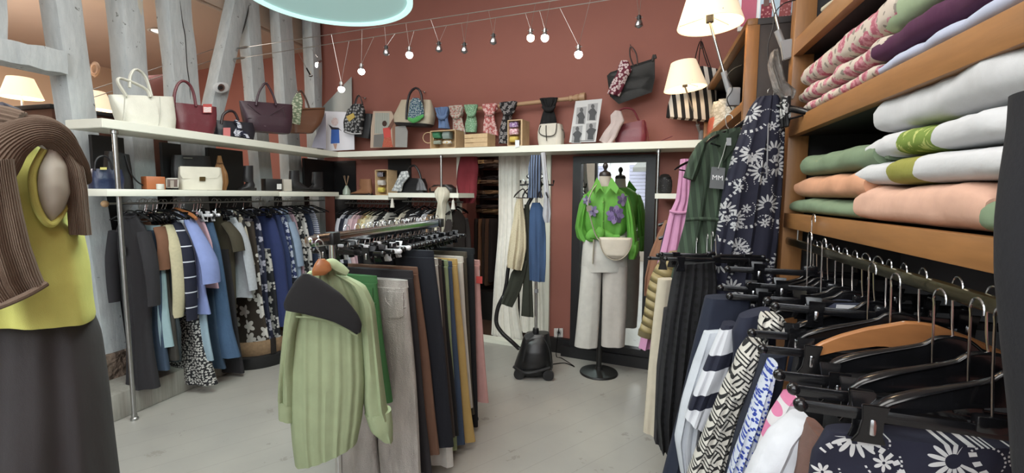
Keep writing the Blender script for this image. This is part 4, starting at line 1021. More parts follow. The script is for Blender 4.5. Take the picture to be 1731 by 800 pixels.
# ================================================================== garments on the left rails
XR_, ZR_ = -3.31, 1.425
hrail('clothes_rail', 'thin steel clothes rail with a wooden end knob under the left shelf', (XR_, 2.13, ZR_), (XR_, 3.40, ZR_), .008, STEEL, .022, wood('#b08a5c', .8))
hrail('clothes_rail', 'thin steel clothes rail under the shelf with the black boots', (XR_, 3.46, ZR_), (XR_, 4.22, ZR_), .008, STEEL)
for yy, lab in ((2.2, 'near end'), (3.36, 'far end')):
    tag(MB().tube([(XR_, yy, 1.475), (XR_, yy, ZR_)], .005, 8).build('rail_bracket', STEEL, loc=(XR_, yy, 1.47)), 'small steel bracket at the %s of the long left clothes rail' % lab, 'bracket')
def left_garment(name, cat, label, mat, right, xr=-3.17, t=.03, sleeve=None, hanger=None, seed=0, k=3, fold=.008, smat=None, hl='', lw=None, extra=None, neck=True, ycol=None, t2=None, lab2=''):
    """right: visible right edge pixels (u, v) from the shoulder tip down; the plane of the garment is found from the
    first one; the left edge mirrors it about the rail"""
    u0, v0 = right[0]
    y = ycol if ycol else PX(xr)(u0, v0).y
    pl = PY(y); rows = []
    for i, (u, v) in enumerate(right):
        R = pl(u, v); w = max(.10, min(.30, R.x-XR_)); L = Vector((XR_-(lw or min(w, .22)), y, R.z))
        rows.append((L, R))
    base = rows[0]; zt = min(base[0].z, ZR_-.11)
    tops = []
    if neck:
        wn = .05; tops = [(Vector((XR_-wn, y, ZR_-.075)), Vector((XR_+wn, y, ZR_-.075)))]
        if rows[0][1].z > ZR_-.09: 
            rows[0] = (Vector((rows[0][0].x, y, ZR_-.10)), Vector((rows[0][1].x, y, ZR_-.10)))
    rows = tops+rows
    tt = [t*.5]+[t]*(len(rows)-2)+[t2 or t*1.2] if neck else [t]*(len(rows)-1)+[t2 or t*1.2]
    T = Thing(name, label, cat, (XR_, y, ZR_-.08))
    T.part('body' if sleeve else 'cloth', MB().drape(rows, t=tt, fold=fold, k=k, seed=seed, n=36, m=34, lin_=False), mat)
    if neck and extra != 'nocollar':
        T.part('collar', MB().tube([Vector((XR_+.055*math.cos(a), y+.02*math.sin(a)-.005, ZR_-.082+.012*math.sin(a))) for a in [2*PI*i/14 for i in range(15)]], .007, 7), smat or mat)
    if sleeve:
        for sgn in (1, -1):
            P = [pl(u, v) for u, v, r in sleeve]; rr = [r for u, v, r in sleeve]
            if sgn < 0: P = [Vector((2*XR_-p.x if 2*XR_-p.x > -3.62 else -3.60, p.y, p.z)) for p in P]
            P = [p+Vector((0, -.012, 0)) for p in P]
            T.part('sleeve', MB().tube(P, rr, 12, m=18, flat=.55, up=(0, 1, 0)), smat or mat)
    hk = hanger or H_THIN
    hang(hk, (XR_, y, ZR_+.010), rnd.uniform(-.06, .06), hl or ('hanger carrying the '+label.split(' on the')[0].split(' hanging')[0]), 'hangers on the left rails')
    return T, y, pl
BLK = cloth('#242226'); 
T, y, pl = left_garment('dress', 'dress', 'long charcoal black dress with a white tag, first on the left rail', BLK, [(248, 388), (251, 470), (254, 560), (266, 658)], sleeve=[(246, 392, .045), (257, 440, .05), (262, 480, .045), (264, 516, .04)], k=2.5, t=.04, fold=.012)
T.part('button_placket', MB().tube([pl(222, 388), pl(225, 450), pl(226, 520)], .004, 6), BLK)
price_tag(pl(221, 415)-Vector((0, .05, 0)), 'white double price tag hanging on the charcoal black dress', .045, .06, cord=.06)
def LG(*a, **k): return left_garment(*a, **k)
LG('jeans', 'trousers', 'dark blue jeans right behind the charcoal dress on the left rail', denim('#2c3e52'), [(266, 388), (272, 450), (278, 540), (286, 627)], xr=-3.19, neck=False, hanger=H_CLIP)
LG('skirt', 'skirt', 'pale teal long skirt on the left rail', cloth('#86a2a8'), [(270, 380), (276, 450), (283, 520), (290, 588)], xr=-3.18, neck=False, hanger=H_CLIP, k=4)
LG('top', 'top', 'rust brown short sleeved top on the left rail', cloth('#734a30'), [(274, 382), (280, 420), (280, 465), (277, 500)], xr=-3.18, sleeve=[(272, 384, .04), (279, 410, .045), (281, 455, .05)])
LG('trousers', 'trousers', 'dark olive brown trousers below the rust brown top', cloth('#33302a'), [(280, 400), (287, 480), (298, 545), (303, 610)], xr=-3.19, neck=False, hanger=H_CLIP)
LG('cardigan', 'cardigan', 'cream ribbed knit cardigan on the left rail', knit('#cfc49a', 300, 'Z'), [(288, 380), (298, 420), (303, 470), (302, 520)], xr=-3.19, sleeve=[(286, 382, .045), (300, 420, .05), (306, 480, .05), (304, 535, .04)], smat=knit('#cfc49a', 300, 'Z'))
LG('trousers', 'trousers', 'dark teal grey wide trousers below the cream cardigan', cloth('#263034'), [(290, 400), (300, 520), (308, 560), (306, 612)], xr=-3.17, neck=False, hanger=H_CLIP)
LG('sweater', 'sweater', 'navy sweater with thin white lines on the left rail', stripes('#11142a', '#c9ccd6', .11, .93), [(300, 375), (314, 410), (322, 470), (324, 528)], xr=-3.2, sleeve=[(300, 378, .04), (318, 420, .045), (325, 480, .045), (327, 540, .04)])
LG('blouse', 'blouse', 'white blouse behind the navy lined sweater', cloth('#c8cddb'), [(315, 372), (328, 420), (334, 480), (338, 505)], xr=-3.19, k=4)
LG('skirt', 'skirt', 'long black skirt with small white flowers, lowest on the left rail', flowers('#15151a', '#b9b7b0', 55, 4, .08, .42), [(322, 400), (334, 500), (350, 590), (365, 652)], xr=-3.2, neck=False, hanger=H_CLIP, k=4, t=.04)
T, y, pl = LG('shirt', 'shirt', 'light blue shirt with wide folded sleeves on the left rail', cloth('#7686bc'), [(322, 372), (337, 400), (345, 450), (352, 500), (357, 532)], xr=-3.18, sleeve=[(322, 372, .04), (342, 410, .055), (356, 445, .07), (360, 478, .07)], hanger=H_WOOD, hl='orange wooden hanger under the light blue shirt')
LG('jeans', 'trousers', 'pale washed jeans below the light blue shirt', denim('#819aa8'), [(330, 400), (345, 480), (355, 560), (363, 610)], xr=-3.17, neck=False, hanger=H_CLIP)
LG('blouse', 'blouse', 'dusty pink blouse sleeve showing behind the blue shirt', cloth('#c39aa8'), [(347, 378), (358, 410), (366, 450), (371, 488)], xr=-3.19, hanger=H_WCLIP, hl='white clip hanger at the dusty pink blouse', t=.02)
LG('dress', 'dress', 'mid blue denim long dress on the left rail', denim('#33506f'), [(358, 375), (370, 420), (382, 500), (392, 560), (403, 606)], xr=-3.19, k=4, t=.04, hanger=H_WCLIP, hl='white hanger with clips above the denim dress', neck=False)
LG('skirt', 'skirt', 'long dark denim blue skirt behind the denim dress', denim('#2c4258'), [(352, 390), (362, 480), (372, 560), (383, 624)], xr=-3.2, neck=False, hanger=H_CLIP)
LG('jacket', 'jacket', 'dark olive jacket with short sleeve on the left rail', cloth('#3a3423'), [(385, 376), (394, 420), (398, 500), (402, 610)], xr=-3.2, sleeve=[(384, 378, .045), (400, 400, .055), (406, 425, .055)], t=.04)
LG('trousers', 'trousers', 'black wide trousers below the olive jacket', BLK, [(388, 420), (398, 520), (407, 590), (413, 632)], xr=-3.18, neck=False, hanger=H_CLIP)
LG('sweater', 'sweater', 'light grey white cable knit sweater on the left rail', knit('#b9bfc6', 260, 'Z'), [(403, 376), (412, 410), (420, 460), (428, 504)], xr=-3.2, sleeve=[(403, 378, .04), (416, 410, .045), (424, 450, .045), (430, 490, .04)], smat=knit('#b9bfc6', 260, 'Z'))
LG('shirt', 'shirt', 'narrow beige and black striped shirt beside the cable knit', stripes('#20201f', '#b0a893', .05, .4, 'X'), [(413, 374), (422, 410), (431, 448)], xr=-3.2)
FLW = flowers('#342a20', '#c4c0b8', 7.5, 5, .015, .46, depth=.55)
LG('trousers', 'trousers', 'brown trousers with big white flowers and striped hem on the left rail', FLW, [(428, 374), (436, 430), (445, 510), (457, 588)], xr=-3.2, neck=False, hanger=H_CLIP, k=3)
LG('dress', 'dress', 'navy dress with pale flowers behind the brown flowered trousers', flowers('#1b2038', '#9c9cac', 12, 5, .02, .44), [(440, 376), (448, 430), (456, 520), (464, 580)], xr=-3.2)
LG('dress', 'dress', 'royal blue sleeveless dress on the left rail', cloth('#1e2c5c'), [(464, 372), (476, 420), (486, 490), (494, 552)], xr=-3.19, k=4, t=.05, fold=.012)
LG('skirt', 'skirt', 'dark skirt with white flowers below the royal blue dress', flowers('#1a1c22', '#b4b2ac', 12, 5, .02, .44), [(456, 420), (468, 500), (476, 570), (481, 606)], xr=-3.2, neck=False, hanger=H_CLIP)
LG('dress', 'dress', 'deep blue dress next to the royal blue one', cloth('#20305a'), [(476, 374), (488, 430), (495, 490), (499, 530)], xr=-3.2, k=4)
LG('blouse', 'blouse', 'blue and white leaf print blouse on the left rail', flowers('#23305e', '#a9b2c4', 22, 5, .02, .44), [(486, 374), (494, 420), (503, 470)], xr=-3.2)
LG('jacket', 'jacket', 'pale grey blue jacket on the left rail', cloth('#7a8ea6'), [(494, 374), (503, 410), (509, 450), (511, 478)], xr=-3.2, sleeve=[(494, 376, .04), (504, 410, .045), (510, 450, .04)])
LG('blouse', 'blouse', 'soft pink blouse behind the pale grey blue jacket', cloth('#a98a98'), [(502, 376), (510, 420), (516, 470)], xr=-3.2)
LG('blouse', 'blouse', 'black and white zigzag blouse on the left rail', flowers('#17171a', '#b6b4ae', 16, 3, .05, .5), [(509, 374), (517, 410), (524, 470)], xr=-3.2)
LG('dress', 'dress', 'black and white loop print dress near the corner of the left rail', blobs('#b6b4b0', '#151518', 22, .25), [(518, 374), (526, 420), (532, 500), (536, 540)], xr=-3.2)
LG('shirt', 'shirt', 'navy shirt near the corner of the left rail', cloth('#1b2740'), [(528, 374), (536, 420), (542, 500)], xr=-3.2)
LG('shirt', 'shirt', 'blue and white striped shirt, last in the corner of the left rail', stripes('#27345a', '#b9bcc6', .02, .5), [(538, 374), (546, 420), (551, 500)], xr=-3.2)
for i in range(12):
    y = 2.32+i*.155; hang(H_THIN, (XR_, y, ZR_+.01), rnd.uniform(-.1, .1), 'thin black hanger crowded between the garments of the left rails', 'spare hangers on the left rails')
# woven basket on a black tray below the rail
p = PZ(.2)(383, 640)
t = Thing('basket', 'low woven basket with a dark leather strap standing under the left rail', 'basket', (-3.20, 3.28, .0))
mb = MB(); mb.lathe([(.30, 0), (.31, .02), (.31, .10), (.29, .11)], (-3.33, 3.28, .0), 40); t.part('tray', mb, BLACK)
m = NT('wicker', .8); br = m.node('ShaderNodeTexBrick'); br.inputs['Scale'].default_value = 30; m.ln(m.coord(), br.inputs[0]); m.col(m.mix(m.noise(m.coord(), 40), '#6b5138', '#a08058')); m.bump(br.outputs['Fac'], .6, .004)
t.part('weave', MB().lathe([(.28, .11), (.295, .15), (.30, .20), (.295, .24), (.28, .235), (.28, .12)], (-3.33, 3.28, 0), 48), m.m)
t.part('strap', MB().box((-3.05, 3.17, .18), (.01, .045, .14), -.4, .003), leather('#1b1512'))

# ================================================================== rails on the back wall
def back_row(sa, sb, zr, items, label, grp, off=.165):
    a, b = WB(sa, off, zr), WB(sb, off, zr)
    hrail('clothes_rail', label, a, b, .008, STEEL)
    n = len(items)
    for i, (name, cat, lab, mat, L, jit) in enumerate(items):
        s = sa+.03+(sb-sa-.06)*(i+.5)/n; c = WB(s, off, zr); f = -NB; tl = rnd.uniform(-.06, .06); f = (f+DB*tl).normalized()
        w = .15+jit*.01
        P = lambda d, h: (c-f*d+Vector((0, 0, -h)), c+f*d+Vector((0, 0, -h)))
        T = Thing(name, lab, cat, c-Vector((0, 0, .08)))
        T.part('body', MB().drape([P(.05, .085), P(w*.7, .12), P(w, .16), P(w*.93, .3), P(w*.95, L)], t=[.012, .026, .03, .03, .035], fold=.008, k=3, seed=i*3+int(sa*10), n=28, m=22), mat)
        for sg in (1, -1):
            q = c+f*(w*.93*sg)+Vector((0, 0, -.17)); T.part('sleeve', MB().tube([q, q+f*sg*.035+Vector((0, 0, -.12)), q+f*sg*.03+DB*.02+Vector((0, 0, -.28)), q+f*sg*.01+DB*.03+Vector((0, 0, -.48))], [.04, .042, .038, .03], 10, m=14, flat=.6), mat)
        hang(H_THIN if i % 3 else H_SUIT, c+Vector((0, 0, .010)), math.atan2(f.y, f.x), 'hanger carrying the '+lab.split(' on the')[0], grp)
C = cloth
rowA = [('shirt', 'shirt', 'white shirt, leftmost on the back rail nearest the corner', C('#b9bbc4'), .6, 0), ('jacket', 'jacket', 'navy jacket behind the white shirt on the back rail', C('#181c2c'), .65, 0),
 ('shirt', 'shirt', 'pale grey shirt on the back rail nearest the corner', C('#a5a7b0'), .6, 0), ('cardigan', 'cardigan', 'pale pink cardigan on the back rail nearest the corner', C('#c0a0a4'), .6, 1),
 ('coat', 'coat', 'pink coat beside the pale pink cardigan on the back rail', C('#b08c94'), .75, 1), ('jacket', 'jacket', 'camel jacket on the back rail nearest the corner', C('#9c8058'), .6, 0), ('shirt', 'shirt', 'cream yellow shirt with a mustard motif on the back rail', blobs('#c2b688', '#a07c2c', 14, .12), .6, 1),
 ('coat', 'coat', 'cream wool coat on the back rail nearest the corner', C('#bcb59a'), .8, 1), ('blouse', 'blouse', 'off white blouse beside the cream coat on the back rail', C('#bdb9ac'), .6, 0), ('jacket', 'jacket', 'black jacket right of the off white blouse on the back rail', C('#18181b'), .6, 0), ('shirt', 'shirt', 'black and white check shirt at the right end of the corner rail', blobs('#b4b2aa', '#19191c', 30, .25), .6, 0)]
back_row(sA, sB-.04, 1.395, rowA, 'steel clothes rail under the shelf with the tan boot', 'hangers on the corner rail')
rowB = [('cardigan', 'cardigan', 'cream cardigan with dark edges, leftmost on the right back rail', C('#b5ad98'), .6, 0), ('jacket', 'jacket', 'black jacket behind the cream cardigan with dark edges', C('#141416'), .6, 0), ('shirt', 'shirt', 'white and black striped shirt on the right back rail', stripes('#b9b9bc', '#1a1a1e', .05, .6, 'Z', 0, .3), .6, 1),
 ('jacket', 'jacket', 'dark navy blazer on the right back rail', C('#15171f'), .7, 1), ('shirt', 'shirt', 'white shirt beside the dark navy blazer', C('#b9bac0'), .65, 0), ('jacket', 'jacket', 'tan jacket in the middle of the right back rail', C('#8c6c48'), .6, 1), ('jacket', 'jacket', 'black short jacket right of the tan jacket', C('#131315'), .6, 0),
 ('coat', 'coat', 'charcoal coat on the right back rail', C('#232226'), .8, 1), ('jacket', 'jacket', 'black padded jacket at the right end of the back rail', C('#101012'), .6, 0), ('jacket', 'jacket', 'dark brown jacket closest to the knotted cream scarf', C('#241c1a'), .6, 0)]
back_row(sB+.06, sC-.05, 1.425, rowB, 'steel clothes rail under the shelf with the black shoulder bag', 'hangers on the right back rail')
# ================================================================== the rack in the middle
XK, ZK = -1.27, 1.305
na, nb = Vector((XK-.03, 1.60, ZK)), Vector((XK+.0, 2.78, ZK+.01))
t = Thing('garment_rack', 'freestanding chrome garment rack full of trousers in the middle of the floor', 'clothes rack', (XK, 2.2, 0))
d = (nb-na).normalized(); side = d.cross(Vector((0, 0, 1))).normalized()
def railp(y): return na+(nb-na)*((y-na.y)/(nb.y-na.y))
mb = MB(); sec = [(-.010, -.026), (.010, -.026), (.014, -.018), (.014, .018), (.010, .026), (-.010, .026), (-.014, .018), (-.014, -.018)]
mb.rings([[p+side*a+Vector((0, 0, b)) for a, b in sec] for p in (na, nb)]); t.part('rail', mb, CHROME)
t.part('end_cap', MB().tube([na-d*.05, na-d*.045, na-d*.01, na], [.012, .022, .024, .016], 16), CHROME)
for p, q in ((railp(1.70), 'near'), (railp(2.74), 'far')):
    t.part('clamp', MB().box(p, (.05, .05, .055), bev=.006), BLACK)
    t.part('upright', MB().tube([(p.x, p.y, .04), (p.x, p.y, p.z-.02)], .016, 12), CHROME)
    t.part('foot_bar', MB().tube([(p.x-.26, p.y, .05), (p.x+.26, p.y, .05)], .014, 10), CHROME)
    for s in (-1, 1): t.part('caster', MB().ball((p.x+s*.25, p.y, .022), .022, 12, (1, .6, 1)), BLACK)
t.part('base_bar', MB().tube([(XK, 1.70, .06), (XK, 2.74, .06)], .013, 10), CHROME)
t.part('brace', MB().tube([railp(1.74)+Vector((0, 0, -.05)), railp(1.95)+Vector((.1, 0, -.12))], .007, 8), BLACK)

def trousers(label, mat, y, top, bot, wl=.17, t_=.022, hanger=None, tilt=0.0, seed=0, waist=True, pocket=False, hl=None, split=.35):
    """top = (u of the right waist corner, v), bot = list of (u right edge, v) down the leg; two legs, waistband, fly, and loops"""
    pl = PY(y); TR_ = pl(*top); c = railp(y)
    xl = min(c.x-wl, TR_.x-.25); hang_z = TR_.z
    Rp = [TR_]+[pl(u, v) for u, v in bot]
    T = Thing('trousers', label, 'trousers', (c.x, y, hang_z))
    cx = (TR_.x+xl)/2; dx = [p.x-TR_.x for p in Rp]
    z0 = Rp[0].z
    # waistband
    wb = [(Vector((xl, y, z0)), Vector((TR_.x, y, z0))), (Vector((xl, y, z0-.035)), Vector((TR_.x+.003, y, z0-.035)))]
    T.part('waistband', MB().drape(wb, t=t_*.9, fold=.002, m=4, n=28, wob=0), mat)
    # legs
    crotch = z0-.24
    def xr_at(z):
        for a, b in zip(Rp, Rp[1:]):
            if b.z <= z <= a.z: return a.x+(b.x-a.x)*(a.z-z)/(a.z-b.z)
        return Rp[-1].x if z < Rp[-1].z else Rp[0].x
    zb = Rp[-1].z; W = TR_.x-xl
    for sgn in (1, -1):
        rows = []; N = 12
        for i in range(N+1):
            z = (z0-.03)+(zb-(z0-.03))*i/N; xr = xr_at(z); q = min(1, max(0, (z0-z)/.24)); inner = xr-W*(.5+.03*q*0); lw = W*.5-(.012*q)
            if sgn > 0: rows.append((Vector((xr-lw, y-.006, z)), Vector((xr, y-.006, z))))
            else: rows.append((Vector((xr-W, y+.006, z)), Vector((xr-W+lw, y+.006, z))))
        T.part('leg', MB().drape(rows, t=t_, fold=.006, k=2.2, seed=seed+sgn, n=24, m=26, wob=.014), mat)
    if pocket:
        q = Pl((0, 1, 0), y-t_*1.25); a = q(*top)
        xr = a.x; T.part('pocket', MB().tube([(xr-.12, y-t_*1.05, z0-.05), (xr-.11, y-t_*1.2, z0-.10), (xr-.06, y-t_*1.15, z0-.125), (xr-.015, y-t_*.8, z0-.12)], .0035, 6, m=16), mat)
        T.part('back_pocket', MB().sheet([[Vector((xr-.125+.10*j/4, y-t_*1.12-.004*math.sin(PI*j/4), z0-.05-.11*i/3-(.012 if i == 3 and j in (1, 2, 3) else 0))) for j in range(5)] for i in range(4)], .004), mat)
    h = hanger or H_CLIP; off = z0+.125+.0
    hang(h, (c.x, y, c.z+.030), rnd.uniform(-.12, .12) if hanger is None else 0, hl or 'clip hanger holding the '+label, 'clip hangers on the centre rack')
    # the clips reach from the bar down to the waistband
    return T, pl
tt = trousers
tt('bright green jeans right behind the pale green shirt', cloth('#2a6a30', .7), 1.80, (637, 467), [(645, 560), (655, 640), (661, 683)], wl=.2, seed=1, pocket=True, hl='large black clip hanger holding the bright green jeans')
m = NT('metallic_linen', .36, .4); v = m.coord((1, 1, .3)); m.col(m.mix(m.noise(v, 20, 5), '#8f8984', '#c9c3bc')); m.bump(m.M('ADD', m.noise(v, 18, 5), m.M('MULTIPLY', m.noise(m.coord(), 300, 1), .2)), .9, .02)
tt('wide metallic silver beige jeans on the rack', m.m, 1.88, (689, 474), [(697, 560), (706, 680), (714, 800), (716, 830)], wl=.2, t_=.03, seed=2, pocket=True, hl='black clip hanger with a chrome spring on the silver jeans')
tt('black straight trousers right behind the silver jeans', BLK, 1.97, (698, 458), [(708, 560), (720, 700), (732, 800)], seed=3)
tt('caramel brown trousers on the rack', cloth('#6b4a36'), 2.03, (706, 452), [(720, 560), (734, 680), (743, 770)], seed=4, hanger=H_WCLIP, hl='white clip hanger above the caramel brown trousers')
tt('dark navy trousers hanging higher than their neighbours', cloth('#10141f'), 2.10, (733, 424), [(745, 520), (757, 640), (767, 757)], seed=5)
tt('off white trousers behind the navy pair', cloth('#b5b1a8'), 2.17, (740, 437), [(748, 540), (758, 680), (767, 790)], seed=6)
tt('dark taupe trousers in mid rack', cloth('#3b322e'), 2.22, (746, 438), [(753, 540), (762, 640), (770, 740)], seed=7)
tt('slim black trousers in the middle of the rack', cloth('#101013'), 2.27, (750, 440), [(758, 540), (768, 640), (778, 735)], seed=8)
tt('light green trousers in mid rack', cloth('#7d8d62'), 2.31, (757, 440), [(762, 520), (768, 640), (773, 762)], seed=9)
tt('mid blue jeans in mid rack', denim('#33455e'), 2.37, (764, 442), [(770, 540), (778, 640), (787, 752)], seed=10)
tt('mustard yellow trousers on the rack', cloth('#ab8a40'), 2.43, (773, 438), [(781, 540), (793, 660), (804, 748)], seed=11)
tt('cream trousers next to the mustard pair', cloth('#b3aca0'), 2.50, (783, 434), [(788, 540), (795, 620), (800, 690)], seed=12)
tt('khaki brown trousers near the rack end', cloth('#453e30'), 2.57, (789, 426), [(793, 540), (799, 640), (804, 700)], seed=13)
tt('blue black trousers near the far rack end', cloth('#0f1216'), 2.64, (802, 420), [(804, 540), (807, 640), (809, 722)], seed=14)
T_, pl_ = tt('dusty pink trousers with a red tag at the rack end', cloth('#b98780'), 2.71, (811, 440), [(814, 520), (820, 600), (827, 681)], seed=15)
price_tag(PY(2.70)(813, 466)-Vector((0, .03, 0)), 'bright red tag on the dusty pink trousers', .04, .045, cord=.04, mat=plain('#b83028'))
for i in range(12):
    y = 2.0+i*.058; hang(H_CLIP, railp(y)+Vector((0, 0, .030)), rnd.uniform(-.25, .25), 'empty looking black clip hanger crowded on the middle of the chrome rack', 'crowded clip hangers on the centre rack')
hang(H_WCLIP, railp(1.93)+Vector((0, 0, .024)), .1, 'white clip hanger near the front of the chrome rack', 'clip hangers on the centre rack')

# ---- pale green shirt with a padded black hanger cover, facing the camera
pl = PD(562, 1.72)
SG = cloth('#8e9c72', .85)
c = pl(545, 440)
t = Thing('shirt', 'pale sage green long shirt with gathered back hanging at the near end of the rack', 'shirt', c)
rows = rows_px(pl, [(524, 458, 572, 450), (505, 474, 592, 472), (492, 500, 612, 510), (487, 540, 616, 560), (487, 620, 618, 640), (490, 700, 612, 700), (494, 750, 607, 725), (499, 785, 604, 740)])
mb = MB().drape(rows, t=[.03, .045, .06, .07, .08, .08, .08, .075], fold=.0024, k=7, seed=21, n=150, m=60, topfold=.7, wob=.03)
t.part('body', mb, SG)
q = sh(pl, .02)
t.part('sleeve', MB().drape(rows_px(q, [(500, 478, 512, 486), (488, 500, 510, 520), (481, 540, 500, 560), (475, 600, 497, 620), (471, 650, 498, 660), (470, 676, 499, 682)]), t=[.02, .04, .045, .045, .04, .03], fold=.006, k=2, seed=3), SG)
t.part('cuff', MB().drape(rows_px(q, [(470, 674, 499, 680), (471, 706, 499, 710)]), t=[.033, .035], fold=.002, k=2, seed=3, m=6, wob=0), SG)
t.part('sleeve', MB().drape(rows_px(q, [(560, 462, 590, 468), (590, 478, 618, 482), (606, 510, 634, 515), (612, 570, 640, 570), (615, 630, 648, 640), (614, 680, 655, 690), (618, 705, 662, 705)]), t=[.02, .045, .05, .045, .05, .045, .04], fold=.007, k=2, seed=5), SG)
t.part('cuff', MB().drape(rows_px(q, [(616, 700, 661, 690), (626, 728, 664, 716), (645, 743, 664, 744)]), t=[.042, .045, .03], fold=.003, k=2, seed=5, m=8, wob=0), SG)
q = sh(pl, .035)
t.part('collar', MB().tube([q(545, 464), q(548, 453), q(560, 446), q(572, 452), q(588, 462)], [.010, .02, .022, .02, .012], 10, m=20, flat=.5), SG)
t.part('yoke_seam', MB().tube([sh(pl, .075)(500, 536), sh(pl, .085)(548, 542), sh(pl, .08)(604, 568)], .003, 6, m=20), SG)
# padded cover
q = sh(pl, .125)
t = Thing('hanger_cover', 'black padded foam shoulder cover leaning on the back of the sage green shirt', 'hanger cover', q(545, 510))
rows = [(q(512, 462), q(522, 463)), (q(498, 476), q(545, 474)), (q(485, 498), q(576, 496)), (q(479, 514), q(592, 514)), (q(481, 525), q(606, 533)), (q(500, 527), q(612, 548)), (q(545, 534), q(610, 562)), (q(590, 556), q(603, 566))]
t.part('pad', MB().drape(rows, t=[.008, .016, .02, .022, .022, .02, .016, .006], fold=0, wob=.006, n=36, m=34, ex=.85), plain('#18181a', .9, 0, .1, 60, .3))
p = pl(542, 428)

q = sh(pl, .075); t = Thing('wooden_hanger', 'orange wooden hanger with wire hook above the green shirt collar', 'hanger', q(542, 452))
t.part('neck', MB().drape(rows_px(q, [(538, 438, 549, 438), (532, 446, 558, 445), (527, 458, 562, 456), (528, 466, 550, 465)]), t=[.012, .016, .016, .01], ex=.6, fold=0, wob=0, m=14), wood('#a5622a', .7, (.3, 1, 1), .3))
t.part('hook', MB().tube([q(542, 441), q(541, 428), q(536, 420), q(533, 411), q(538, 405), q(545, 408), q(547, 414)], .0022, 8, m=24), STEEL)
# ================================================================== bookcases on the right
X1, X2 = .60, .45
P1, P2 = PX(X1), PX(X2)
# main bookcase: far stile, shelves with oak lipping, dark inside
yf = P1(1336, 60).y
t = Thing('bookcase', 'tall oak framed bookcase with black interior and folded clothes, at the right', 'bookcase', (.8, 1.4, 0))
t.part('stile', MB().box((X1+.04, yf-.03, 1.45), (.08, .06, 2.9), bev=.003), OAKV)
t.part('side_panel', MB().box((X1+.27, yf-.015, 1.45), (.38, .03, 2.9)), plain('#1c1a1a', .6))
t.part('back_panel', MB().box((X1+.475, yf-.9, 2.14), (.03, 1.8, 1.52)), plain('#131213', .7))
t.part('lower_back_panel', MB().box((X1+.475, yf-.9, .69), (.03, 1.8, 1.38)), plain('#46464c', .7))
shz = []
for (ua, va, ub, vb, nm) in ((1348, 62, 1346, 90, 'shelf'), (1369, 186, 1357, 222, 'shelf'), (1326, 360, 1335, 386.5, 'shelf')):
    zt, zb = P1(ua, va).z, P1(ub, vb).z
    if zt-zb > .085: zb = zt-.07
    if zt-zb < .05: zb = zt-.055
    shz.append(zt)
    s_ = t.part(nm, MB().box((X1+.25, yf-.93, (zt+zb)/2), (.44, 1.74, (zt-zb)*.9)), plain('#1a1716', .6))
    t.part('shelf_lipping', MB().box((X1+.018, yf-.93, (zt+zb)/2), (.034, 1.74, zt-zb), bev=.002), OAK, parent=s_)
# second bookcase
y2n, y2f = P2(1261, 90).y, P2(1190, 190).y
z2t = P2(1262, 45).z; z2b = P2(1240, 185).z
t = Thing('bookcase', 'lower oak bookcase with dark brown side panel, behind the printed dress', 'bookcase', (.7, (y2n+y2f)/2, 0))
def b2(x0, x1, ya, yb, za, zb, nm, m_): return t.part(nm, MB().box(((x0+x1)/2, (ya+yb)/2, (za+zb)/2), (x1-x0, yb-ya, zb-za), bev=.002), m_)
b2(X2, X2+.055, y2n, y2n+.04, 0, z2t, 'stile', OAKV); b2(X2, X2+.055, y2f-.05, y2f, 0, z2t, 'stile', OAKV)
b2(X2+.055, X2+.42, y2n+.003, y2n+.03, 0, z2t-.002, 'side_panel', plain('#2c211d', .6)); b2(X2+.055, X2+.42, y2f-.04, y2f-.01, 0, z2t-.002, 'side_panel', plain('#2c211d', .6))
b2(X2, X2+.045, y2n, y2f, z2t, z2t+.03, 'top', OAK); b2(X2+.045, X2+.42, y2n, y2f, z2t-.002, z2t+.028, 'top', DARKP)
b2(X2+.39, X2+.42, y2n+.03, y2f, 0, z2t, 'back_panel', plain('#161314', .7))
b2(X2, X2+.39, y2n+.04, y2f-.04, z2b-.045, z2b, 'shelf', OAK); b2(X2, X2+.39, y2n+.04, y2f-.04, 1.30, 1.34, 'shelf', OAK)
pl = PX(X2+.10)
single('scarf', MB().drape(rest(rows_px(pl, [(1219, 178, 1232, 166), (1208, 190, 1243, 172), (1204, 205, 1244, 185)]), z2b+.002), t=.06, fold=.014, k=3, seed=2, topfold=1), flowers('#a9a596', '#c7c4bb', 40, 4), 'crumpled cream scarf in the cubby of the lower bookcase', 'scarf', pl(1225, 190))
single('scarf', MB().drape(rest(rows_px(PX(X2+.05), [(1201, 203, 1212, 197), (1197, 212, 1213, 203)]), z2b+.002), t=.03, fold=.006, k=3, seed=2), cloth('#c25a3c'), 'small coral orange cloth in the cubby of the lower bookcase', 'scarf', pl(1205, 205))
# poster on top
yp = y2n+.12; pl = Pl((.25, 1, 0), .25*.65+yp)
q4 = [pl(1251, 8), pl(1352, -14), pl(1340, 36), pl(1246, 56)]; dz = z2t+.03-min(q4[2].z, q4[3].z)
q4 = [pl(1251, -60), pl(1352, -84), pl(1340, 36), pl(1246, 56)]
for i in (2, 3): q4[i].z = z2t+.031
t = Thing('poster', 'white framed fashion poster with a pink field standing on the lower bookcase', 'poster', (q4[2]+q4[3])*.5)
t.part('frame', MB().prism(q4, Vector((.24, .97, 0))*.02), plain('#cfd0d2', .4))
def bil(a, b): return (q4[3].lerp(q4[2], a)).lerp(q4[0].lerp(q4[1], a), b)+Vector((-.24, -.97, 0))*.002
def pq(nm, a0, a1, b0, b1, m_, o=0.0):
    t.part(nm, MB().prism([bil(a0, b0)-Vector((.24, .97, 0))*o, bil(a1, b0)-Vector((.24, .97, 0))*o, bil(a1, b1)-Vector((.24, .97, 0))*o, bil(a0, b1)-Vector((.24, .97, 0))*o], Vector((.24, .97, 0))*.001), m_)
